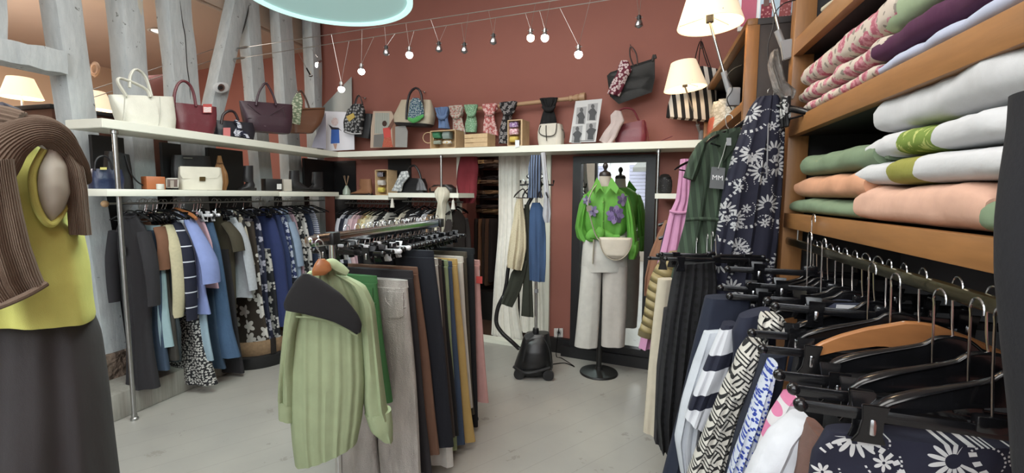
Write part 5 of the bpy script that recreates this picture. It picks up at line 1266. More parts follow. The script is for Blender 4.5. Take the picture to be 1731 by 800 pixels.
pq('pink_field', .06, .34, .06, .92, plain('#a8385a')); pq('photo', .40, .97, .06, .92, plain('#9cb4c4')); pq('sand', .40, .97, .06, .14, plain('#9c7468'))
pq('figure', .42, .62, .06, .34, blobs('#7a2434', '#b07070', 60, .25), .001); pq('figure_hair', .46, .56, .30, .42, plain('#54281c'), .002); pq('figure', .75, .95, .06, .38, blobs('#8c4040', '#b07070', 60, .25), .001)

# ---------------------------------------------------------------- folded clothes
def folded(label, ua, ub, za, h, mat, x0=None, dx=.30, seed=0, name='folded_garment', xp=None, shrink=.0, taper=1.0, grp=None, tilt=0.0):
    "slab folded over at the front, from column ua (far) to ub (near) of the frame on the shelf at height za"
    x0 = X1+.012 if x0 is None else x0
    pl = PX(x0); ya, yb = pl(ua, 300).y, pl(ub, 300).y
    T = Thing(name, label, 'folded clothes', (x0+.1, (ya+yb)/2, za), grp)
    R = []; N = 26; rr = random.Random(seed)
    for i in range(N+1):
        q = i/N; y = ya+(yb-ya)*q; e = min(q, 1-q)*N; sc = .55+.45*min(1, e/2.2)**.6; hh = h*(1+(taper-1)*q); ring = []
        for j in range(28):
            a = 2*PI*j/28; c_, s_ = math.cos(a), math.sin(a)
            X = x0+dx/2-dx/2*math.copysign(abs(c_)**.35, c_)*(1 if c_ < 0 else 1); Z = za+hh/2+hh/2*sc*math.copysign(abs(s_)**.75, s_)
            if s_ < 0: Z = za+hh/2-hh/2*(.9+.1*sc)*abs(s_)**.75
            p = Vector((X, y, Z)); nz = noise.noise(Vector((X*9+seed, y*9, Z*14)))*.010+noise.noise(Vector((X*3, y*26+seed, Z*30)))*.004
            p.x -= nz if c_ > 0 else 0
            if s_ > 0: p.z += nz*.8
            p.z += tilt*q
            ring.append(p)
        R.append(ring)
    T.part('folded_body', MB().rings(R), mat, sharp=60)
    # inner layers peeking out at the near end and a crease on the front
    for k in range(2):
        hh = h*taper; z = za+hh*(.34+.34*k)+tilt
        mb = MB(); rr_ = []
        for i in range(5):
            y = yb-.035+.022*i/4; rr_.append([Vector((x0+.02+(dx-.06)*(1-math.copysign(abs(math.cos(a))**.4, math.cos(a)))/2, y-.004*math.sin(a*3), z+hh*.14*(1-.25*(i == 4))*math.copysign(abs(math.sin(a))**.8, math.sin(a)))) for a in [2*PI*j/20 for j in range(20)]])
        mb.rings(rr_); T.part('inner_layer', mb, mat)
    cr = [Vector((x0+.004+.004*math.sin(i), ya+(yb-ya)*(.05+.9*i/11), za+h*(.5+.06*math.sin(i*1.3+seed))+tilt*i/11)) for i in range(12)]
    return T
S3 = shz[2]+.002; S2 = shz[1]+.002
G1 = cloth('#6f8464'); OR = cloth('#c98d66'); WHc = cloth('#c3c3c5', wr=.5); PK = cloth('#cf9f86')
folded('sage green folded trousers at the bottom of the left stack', 1338, 1446, S3, .062, G1, seed=1)
folded('peach orange folded garment in the middle of the left stack', 1344, 1461, S3+.064, .085, OR, seed=2)
folded('sage green folded garment on top of the left stack', 1350, 1474, S3+.151, .082, G1, seed=3)
folded('salmon pink folded garment at the bottom of the right stack', 1446, 1672, S3, .10, PK, seed=4)
folded('sage green folded corner beside the salmon pink garment', 1668, 1720, S3, .07, G1, seed=14)
m = NT('printed_cotton', .85); x = m.xyz(m.coord()); yv = x[1]
def band(m, lo, hi, nz=.02): 
    q = m.M('ADD', yv, m.M('MULTIPLY', m.M('SUBTRACT', m.noise(m.coord(), 14, 3), .5), nz*2)); return m.M('MULTIPLY', m.M('GREATER_THAN', q, lo), m.M('LESS_THAN', q, hi))
m.col(m.mix(band(m, -.02, .12), '#c3c3c5', '#8c8a20')); m.bump(m.noise(m.coord(), 14, 4), .5, .012)
T = folded('white folded garment with an olive yellow print, second from the bottom of the right stack', 1444, 1705, S3+.102, .070, m.m, seed=5)
m = NT('printed_cotton', .85); x = m.xyz(m.coord()); yv = x[1]
m.col(m.mix(band(m, -.03, .11), '#c3c3c5', m.mix(m.step(m.noise(m.coord((1, 3, 1)), 22, 3), .56), '#6b8414', '#a9b050'))); m.bump(m.noise(m.coord(), 14, 4), .5, .012)
folded('white folded garment with a bright green print, second from the top of the right stack', 1457, 1718, S3+.174, .068, m.m, seed=6)
folded('thick plain white folded garment on top of the right stack', 1468, 1735, S3+.244, .095, WHc, seed=7, taper=1.15)
def roses():
    m = NT('rose_print', .8); c = cells(m, planar(m, 'YZ'), 17, .9); nz = m.M('MULTIPLY', m.M('SUBTRACT', m.noise(m.coord(), 55, 3), .5), .5)
    k = m.M('LESS_THAN', m.M('ADD', c[0], nz), .37); col_ = m.mix(m.step(m.noise(m.coord(), 60, 2), .52), '#b0556a', '#c98490')
    c2 = cells(m, planar(m, 'YZ', (1.3, .7)), 26, 1); k2 = m.M('LESS_THAN', m.M('ADD', c2[0], nz), .20)
    m.col(m.mix(k, m.mix(k2, '#c4b4a4', '#8a7f74'), col_)); m.bump(m.noise(m.coord(), 14, 4), .5, .012); return m.m
RO = roses()
folded('rose patterned folded fabric, bottom of the flowered stack', 1343, 1468, S2, .050, RO, seed=8)
folded('rose patterned folded fabric, middle of the flowered stack', 1341, 1482, S2+.052, .062, RO, seed=9)
folded('rose patterned folded fabric with a rolled end, top of the flowered stack', 1344, 1492, S2+.116, .085, RO, seed=10, taper=1.25)
folded('white blue thin folded garment at the bottom of the upper right stack', 1466, 1700, S2, .040, cloth('#aeb4cc'), seed=11)
folded('plum purple folded garment in the upper right stack', 1462, 1720, S2+.042, .062, cloth('#4e1840'), seed=12)
folded('pale green folded garment on top of the upper right stack', 1470, 1740, S2+.106, .085, cloth('#93a680'), seed=13)
folded('cream folded fabric at the far upper right', 1702, 1790, S2, .10, cloth('#bdb59c'), seed=15)
folded('pale folded cloth lying on the highest shelf of the tall bookcase', 1372, 1500, shz[0]+.002, .03, cloth('#b5aa90'), seed=16)

# ---------------------------------------------------------------- clamp lamps
SHADE = glow('#f3dcb4', .62, .8)
def clamp_lamp(label, base, top, tilt, power):
    "base = clamp point, top = where the arm meets the shade; the shade hangs around it"
    base, top = Vector(base), Vector(top)
    t = Thing('clamp_lamp', label, 'lamp', base)
    t.part('arm', MB().tube([base, top], .006, 10), STEEL)
    t.part('joint', MB().tube([base-(top-base).normalized()*.01, base+(top-base).normalized()*.09], .014, 12), plain('#8b8b8c', .4))
    t.part('clamp', MB().box(base+Vector((.02, -.004, -.035)), (.055, .035, .085), rot=.2, bev=.006), plain('#8b8b8c', .4))
    ax = Vector(tilt).normalized(); c = top+ax*.03
    e1 = ax.orthogonal().normalized(); e2 = ax.cross(e1)
    def ring(r, h): return [c+ax*h+(e1*math.cos(a)+e2*math.sin(a))*r for a in [2*PI*k/40 for k in range(40)]]
    mb = MB(); prof = [(.148, -.045), (.149, -.043), (.088, .145), (.087, .147), (.085, .145), (.146, -.043)]
    mb.rings([ring(r, h) for r, h in prof]+[ring(*prof[0])], cap=False); t.part('shade', mb, SHADE)
    mb = MB(); mb.tube([top, c+ax*.05], .018, 12); mb.tube([c+ax*.045, c+ax*.06], .012, 10); t.part('socket', mb, BLACK)
    t.part('bulb', MB().ball(c+ax*.085, .03, 14), glow('#ffe9c4', 6))
    mb = MB()
    for k in range(3):
        a = k*2*PI/3; mb.tube([c+ax*.0, c+ax*-.02+(e1*math.cos(a)+e2*math.sin(a))*.143], .002, 6)
    t.part('spider', mb, STEEL)
    d = bpy.data.lights.new('lamp_light', 'POINT'); d.energy = power; d.color = (1, .80, .55); d.shadow_soft_size = .05
    lo = bpy.data.objects.new('lamp_light', d); COL.objects.link(lo); lo.parent = t.o; lo.location = (c+ax*.03)-base
    return t
q = PY(y2n-.02); base1 = q(1232, 152); top1 = q(1200, 38)
clamp_lamp('large lit cream lamp shade at the top, its steel arm clamped to the lower bookcase', base1, top1, RT*-.0+Vector((-.04, 0, 1)), 5)
q = PX(X2-.03); base2 = PX(X2-.02)(1183, 222); top2 = PY(base2.y-.45)(1158, 147)
clamp_lamp('smaller looking lit cream clamp lamp in front of the striped bag', base2, top2, (-.1, 0, 1), 4)
q = PY(yf-.0); base3 = q(1322, 74)
t = Thing('clamp_lamp', 'steel lamp arm with grey clamp fixed to the stile of the tall bookcase', 'lamp', base3)
t.part('arm', MB().tube([base3, q(1296, -40)], .006, 10), STEEL); t.part('joint', MB().tube([q(1324, 78), q(1314, 52)], .014, 12), plain('#8b8b8c', .4))
t.part('clamp', MB().prism([q(1317, 72), q(1337, 68), q(1336, 100), q(1322, 105)], (0, -.03, 0), .004), plain('#8b8b8c', .4))
def cable(label, pl, px, r=.0025, col='#141414'):
    P = [pl(*p) for p in px]; return single('lamp_cable', MB().tube(P, r, 6, m=30), plain(col, .5), label, 'cable', P[-1])
cable('black cable looping beside the clamp of the third lamp', PY(yf-.05), [(1345, 0), (1325, 6), (1310, 22), (1307, 45), (1298, 80), (1302, 120), (1312, 150)])
cable('short black cable looping at the clamp of the large lamp', PY(y2n-.05), [(1254, 110), (1238, 118), (1230, 130), (1238, 150), (1229, 168), (1237, 186)])
m = NT('crumpled_plastic', .12); m.b.inputs['Transmission Weight'].default_value = .75; m.b.inputs['IOR'].default_value = 1.25; m.col('#c9c4c0'); m.bump(m.noise(m.coord(), 40, 5), .9, .02)
single('plastic_wrap', MB().drape(rows_px(PY(yf-.12), [(1304, 88, 1312, 86), (1300, 105, 1320, 110), (1304, 130, 1328, 140), (1306, 152, 1345, 155), (1318, 168, 1338, 170)]), t=.03, fold=.014, k=5, seed=3, wob=.05, topfold=1), m.m, 'crumpled clear plastic wrap hanging beside the tall bookcase stile', 'plastic wrap', PY(yf-.12)(1315, 140))

# ---------------------------------------------------------------- garments hanging on the right
def rg(name, cat, label, mat, y, rows, t=.035, fold=.008, k=3, seed=0, n=40, m=34, part='body', wob=.014, topfold=.2):
    pl = PY(y); R = rows_px(pl, rows); c = (R[0][0]+R[0][1])*.5
    T = Thing(name, label, cat, c); T.part(part, MB().drape(R, t=t, fold=fold, k=k, seed=seed, n=n, m=m, wob=wob, topfold=topfold), mat); return T, pl
# printed dress in front
DZ = daisies('#101128', '#a3a3a4', 7.5)
T, pl = rg('dress', 'dress', 'long navy dress with white daisies and leaf print hanging by the tall bookcase', DZ, yf-.10, [(1283, 162, 1318, 160), (1266, 182, 1326, 178), (1255, 215, 1326, 215), (1240, 255, 1324, 260), (1222, 320, 1320, 330), (1211, 390, 1314, 400), (1197, 460, 1305, 470), (1180, 540, 1290, 560), (1155, 640, 1260, 660)], t=[.03, .06, .07, .07, .07, .07, .07, .08, .09], k=4, fold=.014, seed=4, n=70, m=50)
T.part('zip_seam', MB().tube([sh(pl, .075)(1299, 210), sh(pl, .085)(1296, 300)], .003, 6), plain('#77777a'))
q = sh(pl, .0)
hang(H_SUIT, q(1303, 156), -1.05, 'black hanger inside the navy daisy dress', 'hangers at the right')
single('blouse', MB().drape(rows_px(PY(yf-.17), [(1320, 165, 1336, 163), (1318, 190, 1336, 190), (1322, 215, 1332, 215)]), t=.02, fold=.01, k=3), daisies('#101114', '#a9a9a7', 9.0), 'corner of a black and white printed blouse under the plastic wrap', 'blouse', PY(yf-.17)(1328, 180))
# green dress
GD = stripes('#20301f', '#314430', .035, .6, 'X', 0, .12)
T, pl = rg('dress', 'dress', 'dark green belted dress with grey price tag, hanging between pink and daisy dresses', GD, 2.30, [(1206, 222, 1250, 214), (1178, 243, 1265, 240), (1170, 270, 1268, 270), (1167, 316, 1262, 316), (1158, 376, 1255, 376), (1146, 420, 1250, 420), (1134, 470, 1250, 480)], t=[.02, .045, .055, .055, .05, .06, .07], k=4, fold=.012, seed=7, n=60)
T.part('sleeve', MB().drape(rows_px(sh(pl, .01), [(1180, 242, 1196, 240), (1166, 265, 1188, 270), (1155, 300, 1174, 307)]), t=[.03, .045, .05], fold=.004, k=2), GD)
T.part('waist_tie', MB().tube([sh(pl, .055)(1159, 372), sh(pl, .07)(1190, 370), sh(pl, .07)(1235, 374)], .008, 8, m=12), GD)
T.part('lapel', MB().prism([sh(pl, .062)(*p) for p in ((1210, 222), (1232, 226), (1222, 272), (1211, 248))], towards(pl)*.004), cloth('#273826'))
T.part('lapel', MB().prism([sh(pl, .062)(*p) for p in ((1250, 216), (1234, 226), (1223, 274), (1240, 250))], towards(pl)*.004), cloth('#1e2c1d'))
lb = T.part('neck_label', MB().prism(quad(pl, 1228, 233, 1236, 246, .07), towards(pl)*.001), plain('#8b8e90'))
hang(H_THIN, pl(1232, 200), 1.0, 'black hanger inside the dark green dress', 'hangers at the right')
tp = sh(pl, .09)
t = Thing('price_tag', 'grey square price tag with white MM lettering on the dark green dress', 'tag', tp(1213, 283))
cardq = [tp(1203, 282), tp(1226, 284), tp(1223, 320), tp(1199, 318)]
t.part('card', MB().prism(cardq, towards(pl)*-.002), plain('#55585a', .5))
ctr = (cardq[0]+cardq[2])*.5+towards(pl)*.0015
t.part('lettering', text_mesh('MM', .030, frame_M(ctr, cardq[1]-cardq[0], Vector((0, 0, 1)))), plain('#d8d8d8'))
t.part('string', MB().tube([tp(1214, 285), tp(1222, 262), tp(1228, 240)], .0012, 6), plain('#b5b5b0'))
t.part('eyelet', MB().tube([tp(1213.5+1.6*math.cos(a), 286+1.6*math.sin(a)) for a in [i*2*PI/10 for i in range(11)]], .0008, 5), plain('#2c2c2c'))
# pink dress and its neighbours
PKD = cloth('#bf7fa6')
T, pl = rg('dress', 'dress', 'orchid pink dress with gathered waist hanging left of the dark green dress', PKD, 2.72, [(1150, 268, 1172, 268), (1147, 300, 1180, 300), (1142, 340, 1185, 340), (1132, 358, 1185, 358), (1120, 410, 1185, 410), (1105, 470, 1185, 470), (1090, 540, 1170, 540), (1079, 590, 1165, 592)], t=.05, k=5, fold=.012, seed=3, n=60)
T.part('waist_gather', MB().tube([sh(pl, .05)(1132, 357), sh(pl, .06)(1150, 360), sh(pl, .055)(1175, 357)], .008, 8, m=12), PKD)
hang(H_THIN, pl(1180, 250), .9, 'black hanger in the orchid pink dress', 'hangers at the right')
T, pl = rg('cardigan', 'cardigan', 'light brown draped cardigan close to the mirror', cloth('#85583c'), 3.15, [(1124, 372, 1150, 372), (1112, 395, 1150, 395), (1098, 430, 1140, 430), (1090, 470, 1120, 470), (1089, 500, 1108, 505)], t=.04, seed=5)
T, pl = rg('blouse', 'blouse', 'navy garment hanging between the brown cardigan and the pink dress', cloth('#1c2240'), 3.02, [(1126, 378, 1150, 378), (1118, 410, 1150, 410), (1112, 440, 1145, 445)], t=.035, seed=6)
m = NT('quilted_khaki', .55); x = m.xyz(m.coord()); f = m.M('ABSOLUTE', m.M('SINE', m.M('MULTIPLY', m.M('ADD', x[2], m.M('MULTIPLY', x[0], .35)), 62))); m.col(m.mix(m.M('LESS_THAN', f, .12), '#8c7a48', '#6b5c34')); m.bump(f, .9, .018)
T, pl = rg('jacket', 'jacket', 'quilted khaki gold jacket with its puffy sleeve pushed towards the mirror', m.m, 2.60, [(1132, 425, 1160, 424), (1114, 450, 1160, 460), (1100, 490, 1155, 500), (1090, 520, 1148, 530), (1086, 545, 1125, 560)], t=.05, fold=.004, seed=8)
T.part('sleeve', MB().tube([sh(pl, .03)(1134, 440), sh(pl, .05)(1120, 475), sh(pl, .06)(1108, 515), sh(pl, .05)(1096, 552), sh(pl, .05)(1092, 562)], [.05, .066, .062, .045, .04], 14, m=20), m.m)
T.part('cuff', MB().tube([sh(pl, .05)(1093, 560), sh(pl, .05)(1091, 569)], [.044, .042], 14), cloth('#5d5030'))
hang(H_WOOD, pl(1192, 405), 0, 'orange wooden hanger inside the quilted khaki jacket', 'wooden hangers')
T, pl = rg('blouse', 'blouse', 'pale cream cuff showing under the quilted khaki jacket', cloth('#b3a68e'), 2.5, [(1112, 540, 1125, 530), (1104, 555, 1122, 560), (1106, 578, 1118, 575)], t=.03, seed=4)
T, pl = rg('trousers', 'trousers', 'cream straight trousers hanging left of the black dotted skirt', cloth('#b8ac96'), 2.45, [(1112, 470, 1145, 470), (1104, 540, 1140, 540), (1096, 620, 1132, 630), (1087, 728, 1122, 738)], t=.04, fold=.006, k=2, seed=9, part='leg')
m = NT('dotted_tulle', .9); c = cells(m, planar(m, 'XZ'), 26, .25); m.col(m.mix(m.M('LESS_THAN', c[0], .24), '#17171b', '#08080a')); m.bump(m.noise(m.coord(), 14, 4), .4, .012)
T, pl = rg('skirt', 'skirt', 'long sheer black skirt with woven dots on a clip hanger', m.m, 2.18, [(1142, 444, 1208, 440), (1134, 480, 1212, 480), (1124, 540, 1205, 540), (1114, 620, 1200, 620), (1108, 700, 1190, 710), (1116, 762, 1170, 775)], t=.05, k=6, fold=.016, seed=11, n=90)
hang(H_CLIPL, PY(2.18)(1178, 408), .0, 'black clip hanger holding the sheer dotted skirt', 'clip hangers at the right')
for i, (u, v, yy) in enumerate(((1196, 402, 2.12), (1204, 398, 2.05), (1212, 404, 2.0))):
    hang(H_CLIPL, PY(yy)(u, v), .1*i, ('black clip hanger left of the daisy dress, nearest the dotted skirt', 'black clip hanger in the middle left of the daisy dress', 'black clip hanger half behind the daisy dress')[i], 'clip hangers at the right')
T, pl = rg('trousers', 'trousers', 'black trouser leg ending low behind the dotted skirt', BLK, 2.28, [(1122, 520, 1160, 520), (1110, 620, 1150, 640), (1105, 742, 1125, 758)], t=.04, seed=9, part='leg')
T, pl = rg('dress', 'dress', 'navy dress between the dotted skirt and the white striped top', cloth('#141c30'), 1.78, [(1192, 500, 1270, 500), (1172, 580, 1260, 590), (1150, 680, 1245, 690), (1120, 800, 1230, 820), (1112, 840, 1225, 850)], t=.05, k=4, seed=12)
m = NT('navy_bands', .85); x = m.xyz(m.coord((1, 1, 1), (0, .33, 0))); f = m.M('FRACT', m.M('ADD', m.M('MULTIPLY', x[2], 8.0), 50.72)); m.col(m.mix(m.step(f, .62), '#bfc1c8', '#12162c')); m.bump(m.noise(m.coord(), 14, 4), .3, .01)
T, pl = rg('top', 'top', 'white top with broad navy bands on the right rail', m.m, 1.66, [(1222, 546, 1245, 545), (1206, 580, 1240, 590), (1190, 620, 1226, 640), (1172, 665, 1206, 690), (1158, 706, 1190, 728)], t=.035, k=2, seed=13)
T, pl = rg('top', 'top', 'plain white blouse behind the navy banded top', cloth('#b5bac2'), 1.72, [(1190, 560, 1226, 556), (1172, 610, 1216, 620), (1152, 680, 1190, 690), (1140, 740, 1180, 760), (1150, 800, 1176, 800)], t=.03, k=3, seed=14)
BK = basket('#131316', '#b9b5ac', 30)
T, pl = rg('dress', 'dress', 'black and white basketweave print dress in the right foreground', BK, 1.50, [(1275, 566, 1300, 566), (1250, 598, 1296, 600), (1222, 650, 1280, 655), (1195, 715, 1258, 720), (1165, 790, 1236, 800), (1150, 830, 1228, 840)], t=[.03, .045, .05, .055, .06, .06], k=4, fold=.012, seed=15, n=70)
T.part('collar', MB().drape(rows_px(sh(pl, -.05), [(1288, 532, 1318, 532), (1280, 548, 1330, 548), (1282, 562, 1318, 564)]), t=.04, fold=.01, k=3, topfold=1), BK)
T.part('sleeve', MB().drape(rows_px(sh(pl, .03), [(1262, 572, 1292, 578), (1246, 600, 1290, 606), (1234, 640, 1275, 640), (1232, 665, 1262, 668)]), t=[.03, .05, .05, .04], fold=.008, k=3, seed=2), BK)
T, pl = rg('jacket', 'jacket', 'dark navy jacket between basketweave dress and blue spotted blouse', cloth('#131a2c'), 1.42, [(1288, 596, 1330, 592), (1270, 650, 1322, 650), (1245, 730, 1300, 730), (1222, 820, 1290, 830)], t=.05, k=3, seed=16)
T, pl = rg('blouse', 'blouse', 'white blouse with blue leopard spots in the right foreground', blobs('#b4bccb', '#1c3a98', 95, .33), 1.34, [(1300, 612, 1312, 610), (1284, 650, 1306, 655), (1262, 710, 1290, 720), (1240, 770, 1272, 780), (1226, 820, 1262, 830)], t=.035, k=3, seed=17)
m = NT('petal_print', .8); c = cells(m, planar(m, 'XZ', (.08, .04)), 9, .6); k = petals(m, c, 3, .08, .47, .8); m.col(m.mix(k, '#c7c3c6', m.mix(m.step(c[2], .5), '#b01438', '#cc6a96'))); m.bump(m.noise(m.coord(), 14, 4), .3, .01)
T, pl = rg('blouse', 'blouse', 'white blouse with red and pink petal print', m.m, 1.26, [(1326, 670, 1345, 667), (1302, 705, 1340, 712), (1280, 760, 1334, 765), (1262, 820, 1325, 830)], t=.04, k=3, seed=18)
T, pl = rg('shirt', 'shirt', 'plain white shirt in front of the petal print blouse', cloth('#c3c5cc'), 1.17, [(1340, 708, 1368, 706), (1300, 735, 1364, 738), (1270, 780, 1358, 780), (1250, 830, 1350, 835)], t=.05, k=2.5, seed=19)
T, pl = rg('sweater', 'sweater', 'brown ribbed knit sweater edge in the right foreground', knit('#6d4232', 380, 'Z'), 1.09, [(1370, 722, 1392, 724), (1356, 760, 1400, 762), (1346, 815, 1405, 820)], t=.05, k=2, seed=20)
T, pl = rg('dress', 'dress', 'navy daisy print garment closest to the camera at the lower right', daisies('#0f1128', '#b7b7b6', 9.0, off=(.37, .2)), .96, [(1395, 722, 1745, 750), (1372, 760, 1750, 780), (1362, 820, 1750, 840), (1358, 870, 1750, 870)], t=.03, k=4, fold=.008, seed=21, n=60)
T, pl = rg('shirt', 'shirt', 'navy shirt collar with white paper tag between the foreground hangers', cloth('#151c34'), 1.52, [(1412, 512, 1452, 512), (1372, 535, 1470, 540), (1345, 575, 1480, 580), (1330, 640, 1480, 640)], t=.05, k=2.5, seed=22)
single('price_tag', MB().prism([sh(pl, .055)(*p) for p in ((1414, 515), (1452, 517), (1450, 523), (1413, 521))], towards(pl)*.002), plain('#c9c9cc'), 'white paper tag lying on the navy collar', 'tag', sh(pl, .055)(1430, 520))
T, pl = rg('blouse', 'blouse', 'dark navy blouse bunched behind the basketweave dress', cloth('#151a30'), 1.60, [(1250, 535, 1300, 520), (1238, 560, 1310, 560), (1240, 600, 1310, 600), (1232, 660, 1300, 660)], t=.045, k=3, seed=23)
T, pl = rg('coat', 'coat', 'large black fleece coat at the right edge', plain('#16161c', .95, 0, .15, 300, .4), .78, [(1730, 150, 1900, 150), (1722, 215, 1950, 215), (1708, 290, 1960, 290), (1694, 380, 1960, 380), (1689, 470, 1960, 470), (1696, 590, 1960, 590), (1715, 720, 1960, 720), (1725, 850, 1960, 850)], t=.06, k=3, seed=24, fold=.008)
T, pl = rg('dress', 'dress', 'black dress filling the gap below the foreground hangers', cloth('#141418'), 1.36, [(1345, 590, 1520, 600), (1335, 650, 1560, 660), (1330, 740, 1580, 760), (1325, 840, 1600, 850)], t=.05, k=3, seed=25)
T, pl = rg('jacket', 'jacket', 'black jacket on the right rail behind the orange wooden hanger', cloth('#101013'), 1.22, [(1400, 640, 1600, 650), (1390, 720, 1640, 730), (1385, 840, 1660, 850)], t=.05, k=3, seed=26)

for (u_, v_, yy, lab) in ((1172, 350, 3.15, 'light brown draped cardigan'), (1175, 372, 3.02, 'navy garment beside the pink dress')):
    hang(H_SUIT, PY(yy)(u_, v_), 0, 'black hanger above the '+lab, 'hangers at the right')
# rail and its hangers
ra, rb = PX(.62)(1346, 411), PX(.62)(1700, 524)
zr = (ra.z+rb.z)/2; ra.z = rb.z = zr; ra.y = yf-.065; rb.y = .80
t = Thing('clothes_rail', 'flattened brass coloured rail under the lowest shelf of the tall bookcase', 'clothes rail', ra)
sec = [(0, -.017), (.006, -.013), (.008, 0), (.006, .013), (0, .017), (-.006, .013), (-.008, 0), (-.006, -.013)]
t.part('bar', MB().rings([[p+Vector((a, 0, b)) for a, b in sec] for p in (ra, rb)]), metalm('#8a8262', .25))
t.part('bracket', MB().tube([(ra.x, yf-.2, zr+.01), (ra.x, yf-.2, shz[2]-.05)], .003, 6), STEEL)
ZH = zr+.012
names = ['farthest', 'second farthest', 'third farthest', 'fourth farthest', 'fifth farthest', 'sixth farthest', 'seventh farthest', 'middle', 'seventh nearest', 'sixth nearest', 'fifth nearest', 'fourth nearest', 'third nearest', 'second nearest', 'nearest']
ys = [1.93, 1.89, 1.84, 1.79, 1.73, 1.67, 1.60, 1.53, 1.46, 1.40, 1.33, 1.25, 1.13, 1.03, .94]
for i, y in enumerate(ys):
    kind = H_BIGW if i == 11 else (H_WIDE2 if i in (4, 7, 9) else H_BIG)
    lab = 'orange wooden hanger among the black ones on the brass rail' if i == 11 else ('black %s on the brass rail, %s of its hangers' % ('clip hanger' if kind is H_WIDE2 else 'glossy coat hanger', names[i]))
    hang(kind, (.62, y, ZH), rnd.uniform(-.16, .16)-.05, lab, 'wooden hangers' if i == 11 else 'hangers on the brass rail')
# wide clip hangers of the same rail, their bars in front of the coat hangers
rk = ['farthest', 'second farthest', 'third farthest', 'fourth farthest', 'fourth nearest', 'third nearest', 'second nearest', 'nearest']
for i, (u_, v_, y, rz) in enumerate(((1232, 456, 1.86, -.05), (1220, 488, 1.77, -.03), (1236, 503, 1.70, -.06), (1274, 565, 1.38, -.03), (1292, 592, 1.27, -.02), (1322, 638, 1.09, -.04), (1350, 668, .99, -.10), (1362, 694, .91, -.08))):
    L = PY(y)(u_, v_)
    hang(H_WIDE, (L.x+.268, y, L.z+.19), rz, 'wide black clip hanger on the brass rail, %s of the ones with long bars' % rk[i], 'wide clip hangers in the foreground')
# ================================================================== mirror, mannequin, steamer, fitting room
fp = PB(.26); n_ = towards(fp)
zb_, zt_ = .10, 1.845
def fz(u, z): p = fp(u, 400); return Vector((p.x, p.y, z))
sl, sr = (fp(966, 420)-CB).dot(DB), (fp(1104, 420)-CB).dot(DB)
t = Thing('mirror', 'tall mirror in a wide black frame on the back wall, reflecting the bright street', 'mirror', WB((sl+sr)/2, .30, .10))
for nm, B in (('frame_side', (sl, sl+.075, .26, .335, zb_, zt_)), ('frame_side', (sr-.075, sr, .26, .335, zb_, zt_)), ('frame_top', (sl+.075, sr-.075, .26, .335, zt_-.06, zt_)), ('frame_bottom', (sl+.075, sr-.075, .26, .335, zb_, zb_+.06))):
    mb = MB(); wallbox(mb, *B); t.part(nm, mb, BLACK, flat=True)
mm = NT('mirror_glass', .01, 1.0); mm.col('#e6ebea')
mb = MB(); wallbox(mb, sl+.07, sr-.07, .30, .312, zb_+.055, zt_-.055); t.part('glass', mb, mm.m, flat=True)
mb = MB(); wallbox(mb, sl-.08, sr+.1, .24, .355, 0, .098); single('plinth', mb, BLACK, 'black plinth under the tall mirror', 'plinth', WB((sl+sr)/2, .30, 0))
# socket
pl = PB(.355)
t = Thing('wall_socket', 'white square wall socket with a black plug left of the mirror', 'socket', pl(944, 562))
t.part('plate', MB().prism(quad(pl, 937, 555, 952, 570), towards(pl)*.010, .002), plain('#d5d2cc', .4)); t.part('ring', MB().prism([sh(pl, .011)(*p) for p in circ(944.5, 562.5, 5, 5, 18)], towards(pl)*.002), plain('#bcb9b3', .4))
single('plug', MB().tube([sh(pl, .012)(944.5, 562.5), sh(pl, .045)(944.5, 563)], [.017, .013], 14), GB, 'black plug in the wall socket', 'plug', pl(944, 562))

# ---- mannequin with green shirt
MC = PZ(0)(1012, 631)
plm = Pl((MC-CAM).cross(Vector((0, 0, 1))).cross(Vector((0, 0, 1))), 0); v = Vector((MC.x, MC.y, 0)).normalized(); plm = Pl(v, v.dot(MC)); fr_ = -v
t = Thing('mannequin', 'headless mannequin on a black stand in a bright green shirt and white trousers', 'mannequin', (MC.x, MC.y, 0))
t.part('base', MB().lathe([(.158, 0), (.160, .006), (.155, .018), (.06, .026), (.03, .035), (.026, .06)], (MC.x, MC.y, 0), 40), plain('#1a1918', .45))
t.part('stand_pole', MB().tube([(MC.x, MC.y, .03), (MC.x, MC.y, .95)], .022, 16), plain('#1a1918', .45))
SKN = cloth('#b0a698', .8)
p0 = plm(1023, 300)
t.part('bust', MB().drape(rows_px(plm, [(1013, 297, 1033, 297), (1012, 312, 1034, 312), (1008, 322, 1039, 322), (1000, 345, 1050, 345), (995, 385, 1055, 385)]), t=[.045, .045, .06, .09, .09], ex=1, fold=0, wob=0), SKN)
cz = plm(1023, 298).z; cx = plm(1023, 298)
t.part('neck_cap', MB().lathe([(.048, 0), (.050, .012), (.042, .03), (.018, .042), (.011, .05), (.013, .058), (.022, .075), (.021, .092), (.012, .106), (.003, .110)], (cx.x, cx.y, cz), 24), plain('#2a2220', .4))
GS = cloth('#4f9a12', .7, .1, 700, .5)
body = rows_px(plm, [(1006, 315, 1040, 315), (993, 325, 1056, 325), (985, 340, 1062, 340), (984, 360, 1061, 360), (985, 380, 1060, 380), (990, 395, 1057, 394), (1000, 405, 1046, 403)])
t.part('shirt', MB().drape(body, t=[.05, .085, .11, .125, .125, .12, .10], ex=.95, fold=.008, k=3, seed=3, n=60, m=40, topfold=.6), GS)
q = sh(plm, .03)
t.part('sleeve', MB().drape(rows_px(q, [(988, 328, 1000, 328), (979, 345, 996, 345), (975, 365, 992, 365), (972, 385, 990, 388), (975, 402, 1000, 404), (982, 408, 1002, 409)]), t=[.03, .055, .06, .06, .055, .04], ex=.9, fold=.010, k=2.5, seed=5, topfold=.6), GS)
